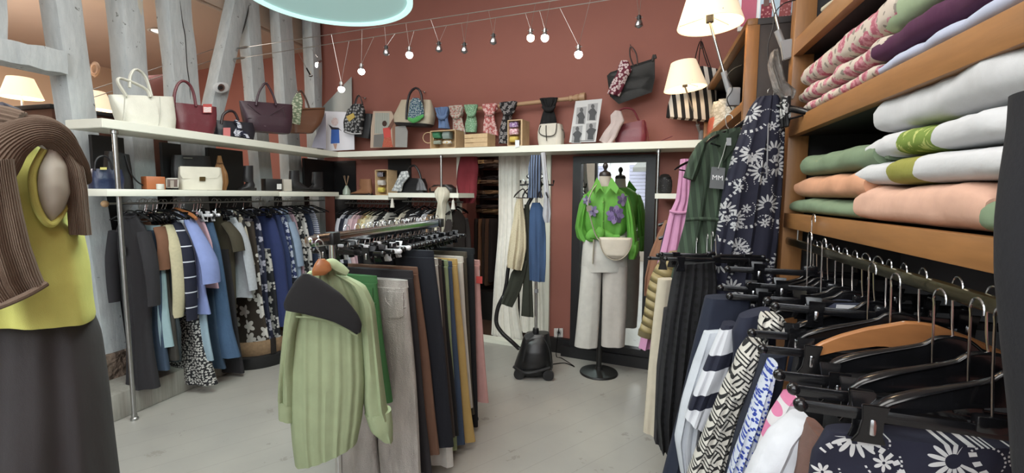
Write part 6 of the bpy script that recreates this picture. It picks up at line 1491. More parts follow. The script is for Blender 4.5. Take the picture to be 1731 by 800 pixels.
t.part('sleeve', MB().drape(rows_px(q, [(1050, 326, 1062, 330), (1055, 345, 1068, 345), (1058, 370, 1073, 370), (1060, 395, 1076, 395), (1060, 412, 1078, 412)]), t=[.03, .055, .06, .06, .05], ex=.9, fold=.010, k=2.5, seed=6, topfold=.6), GS)
t.part('cuff', MB().drape(rows_px(q, [(1062, 408, 1080, 408), (1062, 422, 1080, 424), (1062, 438, 1074, 438)]), t=[.055, .055, .04], ex=.9, fold=.006, k=2), GS)
q = sh(plm, .125)
for pts in (((1009, 300), (1001, 318), (1005, 330), (1014, 318), (1021, 326), (1013, 306)), ((1034, 300), (1046, 318), (1042, 328), (1032, 318), (1022, 331), (1031, 306))):
    t.part('collar', MB().prism([sh(plm, .085)(*pts[0])]+[q(*p) for p in pts[1:5]]+[sh(plm, .085)(*pts[5])], fr_*.006), GS)
t.part('placket', MB().tube([sh(plm, .128)(1020, 335), sh(plm, .138)(1019, 360), sh(plm, .135)(1018, 388)], .008, 6, m=14, flat=1), GS)
for v_ in (342, 358, 374): t.part('button', MB().ball(sh(plm, .140)(1019.5, v_), .006, 8), plain('#7fae4c'))
def knot(px, r, off=.14): return MB().tube([sh(plm, off)(*p) for p in px], r, 12, m=24, flat=.7)
t.part('knot', knot([(1008, 388), (1014, 393), (1012, 399), (1006, 396)], [.03, .04, .04, .02]), GS)
t.part('knot_tail', knot([(1012, 394), (1003, 396), (998, 402), (1004, 407)], [.03, .045, .04, .01]), GS)
t.part('knot_tail', knot([(1010, 392), (1024, 396), (1036, 402), (1048, 400)], [.02, .03, .03, .015], .12), GS)
def petal_flower(u, v, r, n, off, cols, rot=0):
    for k in range(n):
        a = rot+2*PI*k/n; mb = MB(); ca, sa_ = math.cos(a), math.sin(a)
        pts = [(.12, -.1), (.45, -.28), (.8, -.26), (1, 0), (.8, .26), (.45, .28), (.12, .1)]
        P = [sh(plm, off-.10*(((u+r*(x*ca-y*sa_))-1023)/38)**2)(u+r*(x*ca-y*sa_), v+r*1.05*(x*sa_+y*ca)) for x, y in pts]
        mb.prism(P, fr_*.003); f = t.part('flower_petal', mb, plain(cols[k % len(cols)], .8, 0, .2, 60))
    t.part('flower_centre', MB().prism([sh(plm, off+.006-.10*((u-1023)/38)**2)(*p) for p in circ(u, v, 1.6, 1.6, 8)], fr_*.003), plain('#4a3a5c'))
petal_flower(1040, 363, 16, 8, .146, ['#7d68a0', '#4e4268', '#8f7ab0', '#6b5690'], .2)
petal_flower(1053, 338, 11, 6, .158, ['#6d5f80', '#8f7ab0', '#5c4c78'], .5)
petal_flower(1002, 357, 10, 6, .165, ['#8a80a0', '#6c5f8c'], .1)
petal_flower(992, 339, 8, 6, .19, ['#5a5470', '#8a80a0'], .4)
WT = cloth('#bdb9b1', .85)
pt = sh(plm, .02)
t.part('trousers', MB().drape(rows_px(pt, [(989, 398, 1057, 398), (985, 415, 1059, 415), (983, 440, 1060, 440), (982, 458, 1061, 458)]), t=[.10, .12, .12, .10], ex=.9, fold=.004, k=2), WT)
t.part('trouser_leg', MB().drape(rows_px(pt, [(983, 448, 1018, 448), (979, 500, 1015, 500), (975, 545, 1013, 545), (971, 584, 1010, 587)]), t=[.09, .075, .07, .07], fold=.005, k=1.6, seed=4), WT)
t.part('trouser_leg', MB().drape(rows_px(pt, [(1018, 448, 1061, 448), (1018, 500, 1060, 500), (1017, 545, 1058, 545), (1016, 584, 1056, 585)]), t=[.09, .075, .07, .07], fold=.005, k=1.6, seed=6), cloth('#b3aba3', .85))
single('bag_tie', MB().tube([sh(plm, .15)(1004, 405), sh(plm, .15)(1003, 425), sh(plm, .15)(1002, 446)], .006, 6, flat=2), leather('#a9a08c'), 'thin beige strap end hanging from the shirt knot', 'strap', sh(plm, .15)(1003, 405))
bg = Thing('crossbody_bag', 'cream half moon crossbody bag worn over the green shirt', 'handbag', sh(plm, .18)(1040, 440))
CRM = leather('#c3b8a6', .45)
rows = []
for i in range(13):
    a = i/12*PI*.5; v_ = 402+36*math.sin(a); w = 27*math.cos(a)**.6 if i < 12 else 6; rows.append((1041-w+(1-i/12)*-1, v_-1, 1041+w, v_))
bg.part('body', MB().drape(rows_px(sh(plm, .19), rows), t=[.02]+[.035]*10+[.02, .01], ex=.8, fold=0, wob=.003, n=36), CRM)
bg.part('piping', MB().tube([sh(plm, .215)(1041-27.5*math.cos(a), 403+37*math.sin(a)) for a in [i*PI/20 for i in range(21)]], .0035, 6), leather('#a3977f', .5))
bg.part('strap', MB().tube([sh(plm, .10)(1008, 313), sh(plm, .155)(1000, 325), sh(plm, .19)(994, 345), sh(plm, .19)(999, 372), sh(plm, .17)(1007, 398), sh(plm, .18)(1014, 408)], .012, 8, m=24, flat=.4, up=fr_), leather('#b3aa9c', .5))
bg.part('buckle', MB().prism([sh(plm, .205)(*p) for p in ((991, 349), (999, 347), (1000, 356), (992, 358))], fr_*.004), leather('#7c7264', .4))

# ---- garment steamer
SCx = PZ(0)(903, 631); v = Vector((SCx.x, SCx.y, 0)).normalized(); pls = Pl(v, v.dot(SCx)); fs = -v
SBK = plain('#141416', .38, 0, .1)
t = Thing('garment_steamer', 'black garment steamer with telescopic chrome pole and ribbed hose', 'steamer', (SCx.x, SCx.y, 0))
t.part('tank', MB().drape(rest(rows_px(pls, [(890, 563, 928, 562), (884, 572, 930, 574), (879, 590, 932, 592), (873, 608, 934, 610), (869, 620, 935, 621), (872, 629, 930, 630)]), .02), t=[.06, .11, .14, .15, .15, .13], ex=.75, fold=0, wob=.004, n=40, m=30), SBK)
t.part('lid_panel', MB().prism([sh(pls, .10)(*p) for p in ((886, 566), (900, 560), (903, 568), (889, 575))], fs*.012, .002), plain('#3a3a3c', .3))
t.part('knob', MB().tube([pls(905, 566), pls(906, 555)], [.03, .024], 16), SBK)
t.part('arch_trim', MB().tube([sh(pls, .145)(*p) for p in ((884, 612), (890, 585), (900, 573), (918, 572), (928, 590), (931, 612))], .004, 6, m=30), plain('#2a2a2c', .3))
for u_, o_ in ((927, .13), (878, .12)):
    w = sh(pls, o_)(u_, 620); w.z = .045; t.part('wheel', MB().tube([w, w+fs*.03], .045, 20), SBK); 
t.part('front_rim', MB().tube([sh(pls, .13)(868, 620), sh(pls, .17)(885, 630), sh(pls, .17)(905, 629), sh(pls, .15)(930, 622)], .012, 8, m=20), SBK)
a, b = pls(906, 556), pls(907, 314)
t.part('pole', MB().tube([a, b], [.013, .010], 12), CHROME)
for v_ in (492, 430, 372): t.part('pole_lock', MB().tube([pls(906.6, v_-3), pls(906.6, v_+3)], .017, 10), plain('#7c7c80', .3))
t.part('hanging_bar', MB().tube([pls(880, 305), pls(879, 313), pls(907, 311), pls(935, 313), pls(936, 305)], .008, 8), SBK)
for u_ in (888, 926): t.part('bar_peg', MB().tube([pls(u_, 312), pls(u_, 306)], .008, 8), SBK)
t.part('head_cradle', MB().drape(rows_px(pls, [(899, 303, 914, 303), (896, 312, 918, 312), (902, 324, 912, 324)]), t=.035, fold=0, wob=0), SBK)
hd = sh(pls, .07); H = hd(905, 298); 
def el(ru, rv, off=0): return [sh(pls, .07+off)(*p) for p in circ(905, 298, ru, rv, 28)]
t.part('steam_head', MB().rings([el(9, 4, -.05), el(15, 6, -.01), el(15.5, 6.4, .0), el(13.5, 5, .004)]), SBK)
fc = t.part('face_plate', MB().prism(el(13, 4.6, .006), fs*-.003), plain('#c9ccc6', .3))
mb = MB()
for k in range(9): mb.prism([sh(pls, .0785)(*p) for p in circ(896+k*2.25, 298+(.9 if k % 2 else -.9), .55, .7, 8)], fs*.001)
t.part('steam_holes', mb, SBK, parent=fc)
hs = [(852, 500, .02), (842, 520, .03), (839, 545, .05), (848, 562, .07), (865, 578, .09), (878, 590, .09)]
mb = MB(); P = smooth_pts([sh(pls, o)(u, v_) for u, v_, o in hs], 90); mb.tube(P, [.0165 if i % 2 else .0185 for i in range(90)], 10); t.part('hose', mb, SBK)
P = [sh(pls, o)(u, v_) for u, v_, o in ((908, 320, .02), (886, 360, .01), (862, 440, .0), (856, 480, .01), (851, 503, .02))]; t.part('upper_hose', MB().tube(P, .016, 10, m=30), SBK)
P = [PB(.31)(944.5, 563), PB(.25)(944, 580), PB(.2)(940, 605), PZ(.006)(950, 606), PZ(.006)(971, 620), PZ(.006)(955, 614), PZ(.006)(934, 616)]
P[1].z = .25; P[2].z = .02
single('power_cord', MB().tube(P, .004, 6, m=60), GB, 'thin black cord running from the socket to the steamer', 'cord', P[3])
# garments on the steamer
def sg(name, cat, label, mat, off, rows, t_=.03, fold=.008, k=3, seed=0):
    q = sh(pls, off); R = rows_px(q, rows); return single(name, MB().drape(R, t=t_, fold=fold, k=k, seed=seed, n=36), mat, label, cat, (R[0][0]+R[0][1])*.5)
lace = blobs('#b8ab8c', '#8f8368', 70, .12)
sg('blouse', 'blouse', 'cream lace blouse hanging folded on the steamer bar', lace, .05, [(874, 336, 884, 335), (870, 348, 885, 350), (868, 370, 888, 372), (863, 395, 890, 400), (860, 415, 890, 420), (857, 438, 886, 442), (858, 452, 882, 458)], .045, .010, 3, 2)
sg('trousers', 'trousers', 'dark olive trouser leg hanging slanted over the steamer hose', cloth('#2a2d22'), .03, [(878, 440, 893, 440), (864, 462, 888, 465), (857, 485, 880, 492), (846, 513, 866, 520)], .02, .004, 2, 3)
sg('trousers', 'trousers', 'dark olive trouser leg hanging straight beside the steamer pole', cloth('#2a2d22'), .01, [(886, 345, 895, 345), (888, 400, 897, 400), (885, 460, 899, 462), (881, 534, 902, 537)], .025, .004, 2, 4)
sg('shirt', 'shirt', 'blue denim shirt hanging behind the steamer pole', denim('#2f4a70'), -.01, [(900, 342, 912, 342), (895, 356, 920, 354), (893, 400, 923, 400), (894, 440, 923, 445), (895, 474, 921, 477)], .035, .008, 3, 5)
sg('scarf', 'scarf', 'blue and black patterned scarf hanging behind the steam head', stripes('#1b1e2a', '#5c6f8f', .02, .5, 'X'), -.06, [(897, 262, 914, 262), (893, 285, 916, 285), (894, 312, 914, 312), (890, 335, 916, 335)], .03, .008, 3, 6)
sg('robe', 'robe', 'white strapped robe hanging right of the steam head', cloth('#a8a8ae'), -.08, [(914, 258, 922, 257), (917, 290, 925, 290), (920, 330, 929, 328), (917, 365, 932, 362), (921, 377, 929, 377)], .02, .006, 2, 7)
for i, (u_, o_) in enumerate(((884, .03), (893, .0), (915, 0), (924, -.03))):
    hang(H_THIN, pls(u_, 311)-v*o_*0+Vector((0, 0, .016)), YAW+1.2+i*.12, 'black hanger on the steamer bar, %s' % ('leftmost', 'second from the left', 'second from the right', 'rightmost')[i], 'hangers on the steamer')
# ---- curtains, red garment, fitting-room stock
def curtain(label, off, rows, seed, k):
    R = rows_px(PB(off), rows); c = (R[-1][0]+R[-1][1])*.5
    return single('curtain', MB().drape(R, t=.018, fold=.011, k=k, seed=seed, n=120, m=30, topfold=.8, wob=.03), cloth('#e0dcd2'), label, 'curtain', c)
curtain('cream white curtain pulled to the left of the steamer at the fitting room', .46, [(843, 258, 876, 258), (843, 330, 876, 330), (839, 430, 876, 430), (833, 520, 876, 520), (829, 568, 884, 578)], 3, 5)
curtain('grey white curtain behind the steamer at the fitting room', .50, [(876, 258, 926, 258), (878, 380, 925, 380), (880, 560, 926, 572)], 4, 6)
R = rows_px(PB(.32), [(779, 262, 806, 262), (774, 285, 808, 285), (772, 310, 806, 310), (775, 335, 804, 335), (780, 344, 800, 344)])
single('blouse', MB().drape(R, t=.03, fold=.012, k=3, seed=4, n=50), cloth('#7c1826'), 'bright wine red blouse hanging at the fitting room door', 'blouse', (R[0][0]+R[0][1])*.5)
su = Thing('stock_shelf', 'dark stock shelving with piled garments inside the fitting room', 'shelving', WB(o0+.2, 1.4, 0))
zz = [PB(1.25)(810, v_).z for v_ in (286, 312, 336, 360)]
mb = MB()
for z in zz: wallbox(mb, fa+.02, o0+.75, 1.25, 1.75, z-.015, z+.01)
su.part('boards', mb, wood('#5a3a22'))
mb = MB(); wallbox(mb, fa+.0, fa+.05, 1.25, 1.75, 0, 2.4); wallbox(mb, o0+.72, o0+.76, 1.25, 1.75, 0, 2.4); su.part('side_panel', mb, DARKP)
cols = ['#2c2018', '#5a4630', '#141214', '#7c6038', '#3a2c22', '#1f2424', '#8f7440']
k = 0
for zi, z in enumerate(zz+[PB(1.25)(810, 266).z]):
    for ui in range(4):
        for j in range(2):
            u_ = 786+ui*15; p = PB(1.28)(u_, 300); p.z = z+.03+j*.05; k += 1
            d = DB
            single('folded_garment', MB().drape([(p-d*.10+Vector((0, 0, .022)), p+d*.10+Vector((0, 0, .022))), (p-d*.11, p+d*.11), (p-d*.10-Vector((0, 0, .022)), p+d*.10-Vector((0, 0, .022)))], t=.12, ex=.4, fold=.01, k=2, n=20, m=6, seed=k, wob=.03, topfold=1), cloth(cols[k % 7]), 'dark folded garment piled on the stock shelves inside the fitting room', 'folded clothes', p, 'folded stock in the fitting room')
hrail('clothes_rail', 'dark rail with brown garments inside the fitting room', PB(1.25)(790, 366), PB(1.25)(838, 366), .01, BLACK)
for i in range(7):
    u_ = 797+i*6.2; o = PB(1.2); w = 3.6
    R = rows_px(o, [(u_-1.5, 369, u_+1.5, 369), (u_-w, 376, u_+w, 376), (u_-w, 410, u_+w, 410), (u_-w-1, 450, u_+w, 455), (u_-w-1, 474+3*(i % 3), u_+w-1, 476+3*(i % 3))])
    single('coat', MB().drape(R, t=.10, fold=.012, k=2, seed=i, n=24), cloth(['#4a2c18', '#6b4428', '#2c2420', '#7c5430', '#3a2a20', '#5c3c24', '#261c1a'][i]), 'brown garment hanging in the row inside the fitting room', 'coat', (R[0][0]+R[0][1])*.5, 'brown garments in the fitting room')
mb = MB(); wallbox(mb, fa+.05, o0+.5, 1.0, 1.2, 0, .35); single('storage_box', mb, plain('#171412'), 'low black box on the fitting room floor under the brown garments', 'box', WB(o0, 1.1, 0))
fl = MB(); wallbox(fl, fa, fb, .42, 1.9, .0, .012); struct('trim_7', fl, wood('#4c3628', .7, (1, .1, 1)))
_d = bpy.data.lights.new('fitting_room_fill', 'POINT'); _d.energy = 14; _d.color = (1, .93, .84); _d.shadow_soft_size = .08  # added fill so the stock inside shows, no lamp stands for it
_o = bpy.data.objects.new('fitting_room_fill', _d); COL.objects.link(_o); _o.location = WB(o0+.35, .85, 2.35)
# dark pot on the short shelf
p = PB(.12)(1123, 329)
t = Thing('ceramic_pot', 'dark grey pot with pale dots on the short shelf right of the mirror', 'pot', (p.x, p.y, 1.519))
t.part('body', MB().lathe([(.045, 0), (.055, .01), (.058, .06), (.056, .10), (.050, .115), (.045, .112), (.045, .02)], (p.x, p.y, 1.519), 28), blobs('#262628', '#6f6f70', 60, .1)); t.part('lid', MB().lathe([(.05, .112), (.05, .125), (.03, .15), (.01, .155)], (p.x, p.y, 1.519), 24), plain('#1c1c1e', .4))
# ================================================================== mannequin at the left edge
pm = PD(60, 1.65); nm = towards(pm)
base = pm(60, 700); 
t = Thing('mannequin', 'mannequin at the left edge in a yellow top, brown skirt and knotted brown sweater', 'mannequin', (base.x, base.y, 0))
YL = cloth('#c6c650', .85, .08, 600, .4)
t.part('torso', MB().drape(rows_px(pm, [(-30, 200, 40, 200), (-60, 225, 90, 228), (-75, 250, 112, 250), (-75, 300, 110, 300), (-70, 380, 112, 380), (-75, 480, 120, 480)]), t=[.04, .07, .09, .11, .12, .12], ex=1, fold=0, wob=0), plain('#8f8174', .7))
t.part('yellow_top', MB().drape(rows_px(sh(pm, .03), [(-40, 262, 72, 246), (-75, 280, 92, 262), (-85, 320, 112, 320), (-85, 370, 118, 375), (-85, 400, 142, 392), (-88, 450, 152, 440), (-92, 500, 158, 500), (-95, 530, 163, 530), (-80, 540, 160, 536)]), t=[.05, .09, .115, .13, .135, .14, .15, .15, .145], ex=.95, fold=.006, k=3, seed=3, n=70, m=50, topfold=.4), YL)
# armhole edge and shoulder band of the top
q = sh(pm, .17)
t.part('armhole_band', MB().tube([q(74, 252), q(56, 290), q(57, 330), q(68, 362), q(85, 380), sh(pm, .15)(100, 368), sh(pm, .13)(114, 345)], [.007, .008, .009, .009, .009, .008, .006], 10, m=40, flat=.8), YL)
t.part('arm_cap', MB().drape(rows_px(sh(pm, .14), [(74, 252, 100, 252), (60, 285, 116, 282), (57, 325, 120, 325), (68, 360, 110, 352), (84, 380, 92, 374)]), t=[.03, .05, .055, .045, .02], ex=1, fold=0, wob=0), plain('#b3ad9c', .7))
t.part('skirt', MB().drape(rows_px(sh(pm, -.01), [(-95, 505, 150, 505), (-110, 560, 172, 556), (-130, 640, 184, 640), (-150, 720, 193, 720), (-170, 800, 203, 800), (-200, 900, 212, 900), (-230, 1150, 225, 1150)]), t=[.10, .14, .16, .18, .19, .2, .2], ex=.95, fold=.022, k=3.6, seed=14, n=110, m=50, topfold=.1, wob=.03), cloth('#343132', .9, .06))
RK = cloth('#6e5a49', .95, .15, 500, .6)
q = sh(pm, .19)
t.part('sweater_body', MB().tube([q(-60, 315), q(-20, 276), q(12, 243), q(48, 224), sh(pm, .18)(80, 224), sh(pm, .15)(104, 244), sh(pm, .12)(126, 276), sh(pm, .08)(147, 308)], [.055, .048, .038, .030, .029, .028, .024, .010], 300, m=60, flat=.9, ribs=40, rib=.0013), RK)
t.part('sweater_fold', MB().tube([sh(pm, .10)(-30, 262), sh(pm, .08)(10, 236), sh(pm, .07)(45, 216), sh(pm, .08)(76, 214), sh(pm, .08)(104, 230), sh(pm, .06)(120, 250)], [.035, .034, .028, .024, .022, .016], 240, m=40, ribs=30, rib=.0012), RK)
t.part('sweater_back', MB().tube([sh(pm, .16)(-50, 312), sh(pm, .10)(-70, 262), sh(pm, .02)(-55, 225), sh(pm, -.06)(-10, 206), sh(pm, -.08)(40, 212)], [.05, .05, .045, .04, .03], 100, m=40, ribs=18, rib=.002), RK)
q = sh(pm, .235)
t.part('sweater_sleeve', MB().drape(rows_px(q, [(-90, 280, 24, 268), (-85, 310, 28, 300), (-80, 360, 38, 355), (-70, 430, 52, 415), (-50, 500, 68, 460), (-30, 528, 77, 480)]), t=[.04, .04, .04, .035, .03, .02], ex=.8, fold=.006, k=2, seed=7, n=400, m=40, topfold=.7, ribs=30, rib=.0013), RK)
t.part('sweater_cuff', MB().tube([sh(pm, .245)(-30, 528), sh(pm, .255)(10, 514), sh(pm, .255)(50, 496), sh(pm, .24)(77, 480)], .007, 10, m=20, flat=1.4), RK)
q = sh(pm, .12)
t.part('sweater_sleeve', MB().drape(rows_px(q, [(78, 232, 108, 232), (88, 256, 128, 256), (101, 285, 142, 285), (110, 320, 148, 320), (113, 355, 151, 355), (116, 397, 156, 398)]), t=[.03, .035, .04, .035, .03, .025], ex=.8, fold=.006, k=1.5, seed=8, n=260, m=40, topfold=.7, ribs=14, rib=.0013), RK)
t.part('stand_pole', MB().tube([(base.x, base.y, 0), (base.x, base.y, .9)], .02, 12), STEEL)
t.part('stand_base', MB().lathe([(.17, 0), (.17, .012), (.03, .02)], (base.x, base.y, 0), 32), STEEL)
# another bust seen behind it, and a bookcase top with cushion in the side room
pq_ = PD(10, 2.3)
t = Thing('mannequin_bust', 'pale grey shoulder of a second mannequin bust behind the brown sweater', 'mannequin', (pq_(5, 300).x, pq_(5, 300).y, 0))
t.part('bust', MB().drape(rows_px(pq_, [(-40, 192, 34, 196), (-70, 206, 54, 206), (-76, 230, 64, 235), (-76, 330, 60, 330)]), t=[.05, .10, .13, .13], ex=1, fold=.004), cloth('#a9a99a'))
p = pq_(0, 330); t.part('stand', MB().tube([(p.x, p.y, 0), (p.x, p.y, 1.5)], .02, 10), STEEL)
q = PD(5, 2.25)
t = single('neck_scarf', MB().drape(rows_px(sh(q, .02), [(-20, 172, 14, 177), (-30, 184, 36, 186), (-30, 196, 30, 196)]), t=[.04, .07, .06], fold=.01, k=2, topfold=1), cloth('#3c3a44'), 'dark grey folded scarf on the shoulders of the second bust', 'scarf', q(5, 190))
# side room furniture: cabinet with lamps
def table_lamp(label, u, v0, v1, rt, rb, dist, zfoot, power):
    q = PD(u, dist); a, b = q(u, v0), q(u, v1); k = dist/775*1.1; t = Thing('table_lamp', label, 'lamp', (b.x, b.y, zfoot))
    h = a.z-b.z; mb = MB(); mb.rings([[Vector((b.x+r*math.cos(2*PI*j/32), b.y+r*math.sin(2*PI*j/32), b.z+z)) for j in range(32)] for r, z in ((rb, 0), (rt, h), (rt-.004, h), (rb-.004, .002), (rb, 0))], cap=False); t.part('shade', mb, SHADE)
    t.part('stem', MB().tube([(b.x, b.y, zfoot), (b.x, b.y, b.z+h*.4)], .008, 10), STEEL); t.part('base', MB().lathe([(.08, 0), (.08, .012), (.02, .02)], (b.x, b.y, zfoot), 24), STEEL)
    t.part('bulb', MB().ball((b.x, b.y, b.z+h*.5), .03, 12), glow('#ffe9c4', 6))
    d = bpy.data.lights.new('lamp_light', 'POINT'); d.energy = power; d.color = (1, .78, .5); d.shadow_soft_size = .05
    o = bpy.data.objects.new('lamp_light', d); COL.objects.link(o); o.parent = t.o; o.location = (0, 0, b.z+h*.35-zfoot); return t
cab = Thing('cabinet', 'oak cabinet with dark interior in the next room behind the timber posts', 'cabinet', (-5.35, 2.2, 0))
cab.part('carcass', MB().box((-5.35, 2.3, .88), (.45, 2.6, 1.76)), OAKV); cab.part('top', MB().box((-5.35, 2.3, 1.78), (.5, 2.7, .04), bev=.004), OAK)
for i in range(3): cab.part('dark_panel', MB().box((-5.12, 1.45+i*.85, .95), (.02, .75, 1.45)), DARKP)
table_lamp('lit cream table lamp in the next room at the far left', 37, 132, 166, .075, .125, 5.2, 1.80, 8)
table_lamp('lit cream table lamp in the next room between the first and second post', 160, 155, 186, .08, .14, 5.4, 1.80, 8)
p = PD(165, 5.0)(168, 200)
cab2 = Thing('cabinet', 'dark wooden cabinet top visible between the first two timber posts', 'cabinet', (p.x, p.y, 0))
cab2.part('carcass', MB().box((p.x, p.y, (p.z-.01)/2), (.5, .9, p.z-.01)), wood('#5a3220')); cab2.part('top', MB().box((p.x, p.y, p.z), (.54, .94, .03), bev=.004), BLACK)
# downlight in the ceiling of the side room
c = PZ(3.178)(272, 53); t = Thing('downlight', 'round recessed downlight in the beige ceiling of the next room', 'ceiling light', c)
t.part('trim_ring', MB().lathe([(.10, .0), (.115, -.008), (.10, -.012), (.085, -.004), (.085, .0)], c, 32), plain('#c9c4ba', .3)); t.part('lens', MB().lathe([(.001, -.004), (.085, -.004), (.085, -.002), (.001, -.002)], c, 24), glow('#e9e6e0', 1.1))
c = PX(-7.0)(160, 117) if False else PD(162, 5.6)(160, 117)
t = Thing('wall_spot_base', 'round plaster disc where the side room lamp cables start', 'cable anchor', c)
t.part('disc', MB().prism([PD(162, 5.6)(*p) for p in circ(160, 117, 8, 13, 24)], Vector((-.5, .8, 0))*.02), plain('#a9886c', .8)); t.part('ring', MB().tube([PD(162, 5.58)(*p) for p in circ(160, 117, 5, 8, 16)+[(165, 117)]], .008, 6), plain('#957660', .8))
# small round spot box on the leaning post
pl = PX(-3.56)
t = Thing('post_spot', 'round white spotlight box screwed to the leaning timber post', 'spotlight', pl(375, 150))
def ov(ru, rv, off, du=0, dv=0): return [sh(pl, off)(*p) for p in circ(374+du, 148+dv, ru, rv, 28)]
t.part('plate', MB().rings([ov(14, 9, 0), ov(14, 9, .015), ov(12, 7.5, .018)]), plain('#c3c6c6', .5)); t.part('gland', MB().rings([ov(6, 6, .016), ov(6, 6, .025), ov(4, 4, .026)]), STEEL); t.part('core', MB().rings([ov(3.4, 3.4, .027), ov(3, 3, .04)]), BLACK)

# ================================================================== the big teal pendant
c = PZ(2.47)(556, -6)
ct = Vector(c)
t = Thing('pendant_lamp', 'large round pale teal drum pendant lamp at the top', 'pendant lamp', ct)
rr = (PZ(2.47)(694, -6)-PZ(2.47)(418, -6)).length/2
dif = glow('#9cc6c2', .50); rim = glow('#c4f2ec', .85)
t.part('diffuser', MB().lathe([(.001, .012), (rr*.93, .012), (rr*.93, .018), (.001, .018)], ct, 64), dif)
t.part('drum', MB().lathe([(rr*.93, .0), (rr, .0), (rr, .22), (rr*.985, .22), (rr*.985, .02), (rr*.93, .02), (rr*.93, 0)], ct, 64, cap=False), rim)
t.part('cord', MB().tube([ct+Vector((0, 0, .15)), (ct.x, ct.y, 3.70)], .004, 8), plain('#c9c9c9')); t.part('canopy', MB().lathe([(.06, 0), (.06, -.03), (.02, -.04)], (ct.x, ct.y, 3.70), 24), plain('#c9c9c9'))
mb = MB()
for k in range(3): a = k*2*PI/3; mb.tube([ct+Vector((0, 0, .30)), ct+Vector((rr*.98*math.cos(a), rr*.98*math.sin(a), .21))], .0025, 6)
t.part('spider', mb, STEEL)
d = bpy.data.lights.new('pendant_light', 'AREA'); d.shape = 'DISK'; d.size = rr*1.8; d.energy = 26; d.color = (.78, 1, .97)
o = bpy.data.objects.new('pendant_light', d); COL.objects.link(o); o.parent = t.o; o.location = (0, 0, -.012)

# ================================================================== low voltage cable lights
def wp(u, v, z=2.78): return PZ(z)(u, v)
A0, A1 = PX(-3.58)(401, 82), wp(942, 0)
B0, B1 = PX(-3.58)(395, 100), wp(1027, 0)
A2, B2 = A1+(A1-A0)*.45, B1+(B1-B0)*.40
CW = metalm('#b5b2ae', .3)
single('lighting_cable', MB().tube([A0, A2], .003, 7), CW, 'upper one of the two long steel lighting cables below the ceiling', 'cable', A0)
single('lighting_cable', MB().tube([B0, B2], .003, 7), CW, 'lower one of the two long steel lighting cables below the ceiling', 'cable', B0)
for P_, lab in ((A0, 'upper'), (B0, 'lower')):
    single('cable_tensioner', MB().tube([P_, P_+Vector((.10, 0, .004)), P_+Vector((.13, 0, .005))], [.007, .011, .004], 8), STEEL, 'steel tensioner where the %s lighting cable meets the timber post' % lab, 'cable fitting', P_)
for (ua, va, ub, vb, lab) in ((200, 139, 345, 88, 'upper'), (200, 152, 345, 107, 'lower')):
    q = PX(-3.95); single('lighting_cable', MB().tube([q(ua-60, va+18), q(ub+40, vb-13)], .003, 6), CW, 'thin %s lighting cable behind the timber posts above the white handbag' % lab, 'cable', q(ua, va))
def cable_point(P0, P1, u):
    "point of the cable seen at column u"
    lo, hi = 0.0, 1.5
    for _ in range(40):
        mdl = (lo+hi)/2; p = P0+(P1-P0)*mdl-CAM; uu = 865.5+F_PX*p.dot(RT)/p.dot(FW)
        if uu < u: lo = mdl
        else: hi = mdl
    return P0+(P1-P0)*lo
BULB_ON = glow('#fff6ec', 14); BULB_WARM = glow('#ffdf9e', 14)
m_ = NT('frosted_glass', .2); m_.col('#8f8f92'); m_.b.inputs['Transmission Weight'].default_value = .3; BULB_OFF = m_.m
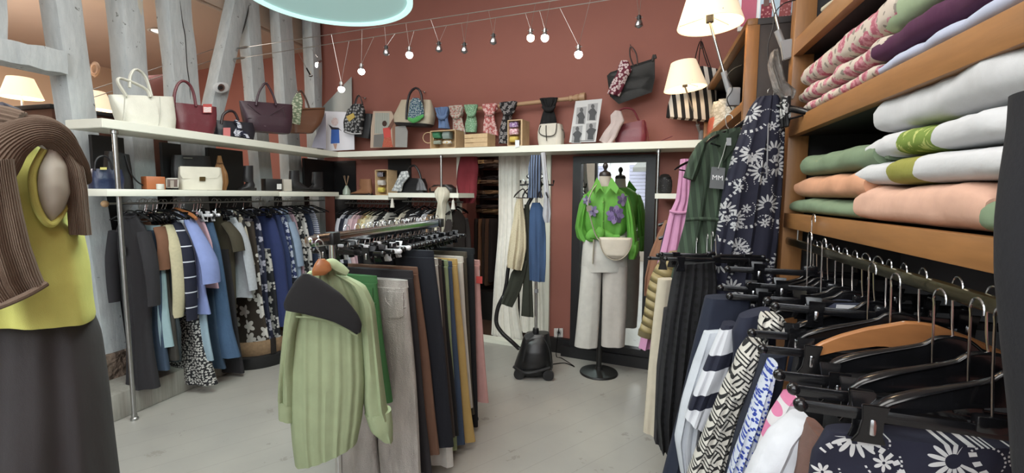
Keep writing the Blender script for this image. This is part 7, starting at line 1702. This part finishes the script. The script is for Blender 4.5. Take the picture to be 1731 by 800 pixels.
def spot(i, u, v, ua, ub, lit, label, warm=False, power=5):
    pa = cable_point(A0, A2, ua); pb = cable_point(B0, B2, ub)
    mid = (pa+pb)*.5; r = ray(u, v); k = (mid.y-CAM.y)/r.y; p = CAM+r*k
    t = Thing('cable_spotlight', label, 'spotlight', p, None)
    mb = MB(); mb.tube([pa, p+Vector((0, 0, .05))], .0013, 5); mb.tube([pb, p+Vector((0, 0, .05))], .0013, 5); t.part('wires', mb, CW)
    t.part('socket', MB().lathe([(.006, .06), (.012, .055), (.013, .03), (.008, .025)], p, 12), BLACK if not lit else STEEL)
    t.part('pin', MB().tube([p+Vector((-.022, 0, .045)), p+Vector((.022, 0, .045))], .003, 6), STEEL)
    t.part('reflector', MB().lathe([(.010, .032), (.018, .022), (.024, .006), (.026, -.008), (.024, -.008), (.018, .0)], p, 20), metalm('#b9b9be', .25))
    t.part('bulb', MB().ball(p+Vector((0, 0, -.002 if not lit else -.004)), .019 if not lit else .027, 14), (BULB_WARM if warm else BULB_ON) if lit else BULB_OFF)
    if lit:
        d = bpy.data.lights.new('spot_light', 'SPOT'); d.energy = power; d.spot_size = 2.2; d.spot_blend = .8; d.shadow_soft_size = .03; d.color = (1, .86, .68) if warm else (1, .95, .88)
        o = bpy.data.objects.new('spot_light', d); COL.objects.link(o); o.parent = t.o; o.location = (0, 0, -.03); o.rotation_euler = (.25, 0, 0)
    return t
for i, (u, v, ua, ub, lit, lab, warm) in enumerate((
    (577, 150, 560, 590, True, 'lit cable spotlight hanging in front of the triangular mirror pane', False),
    (611, 120, 612, 632, True, 'bright lit cable spotlight left of the first small unlit one', False),
    (653, 90, 650, 668, False, 'unlit cable spotlight between the first two bright ones', False),
    (692, 92, 686, 700, True, 'bright lit cable spotlight just right of the teal pendant', False),
    (742, 84, 728, 755, False, 'unlit cable spotlight, first of the three dark ones in the middle', False),
    (785, 86, 792, 780, False, 'unlit cable spotlight, second of the three dark ones in the middle', False),
    (834, 71, 826, 838, False, 'unlit cable spotlight, last of the three dark ones in the middle', False),
    (897, 63, 905, 888, True, 'warm yellow lit cable spotlight, left one of the close pair', True),
    (921, 63, 930, 912, True, 'white lit cable spotlight, right one of the close pair', False),
    (978, 91, 1000, 946, True, 'bright lit cable spotlight above the black and white photo poster', False),
    (1080, 42, 1086, 1076, False, 'unlit cable spotlight nearest the large lamp shade', False))):
    spot(i, u, v, ua, ub, lit, lab, warm)
q = PX(-3.3); p = q(535, 110)
t = Thing('cable_spotlight', 'small lit spotlight glowing in front of the last timber post', 'spotlight', p)
t.part('bulb', MB().ball(p, .02, 12, (.7, .7, 1.3)), BULB_ON); t.part('wires', MB().tube([q(542, 104), q(525, 81)], .002, 5), CW); t.part('socket', MB().tube([q(537, 106), q(543, 103)], .01, 8), STEEL)
q = PX(-3.35); p = q(525, 128)
t = Thing('cable_spotlight', 'dark unlit spotlight in front of the last timber post', 'spotlight', p)
t.part('wires', MB().tube([q(505, 90), q(514, 108), q(523, 124)], .002, 5), CW); t.part('socket', MB().tube([q(518, 115), q(524, 126)], .008, 8), BLACK); t.part('reflector', MB().ball(p, .02, 12, (1.2, 1, .7)), STEEL)
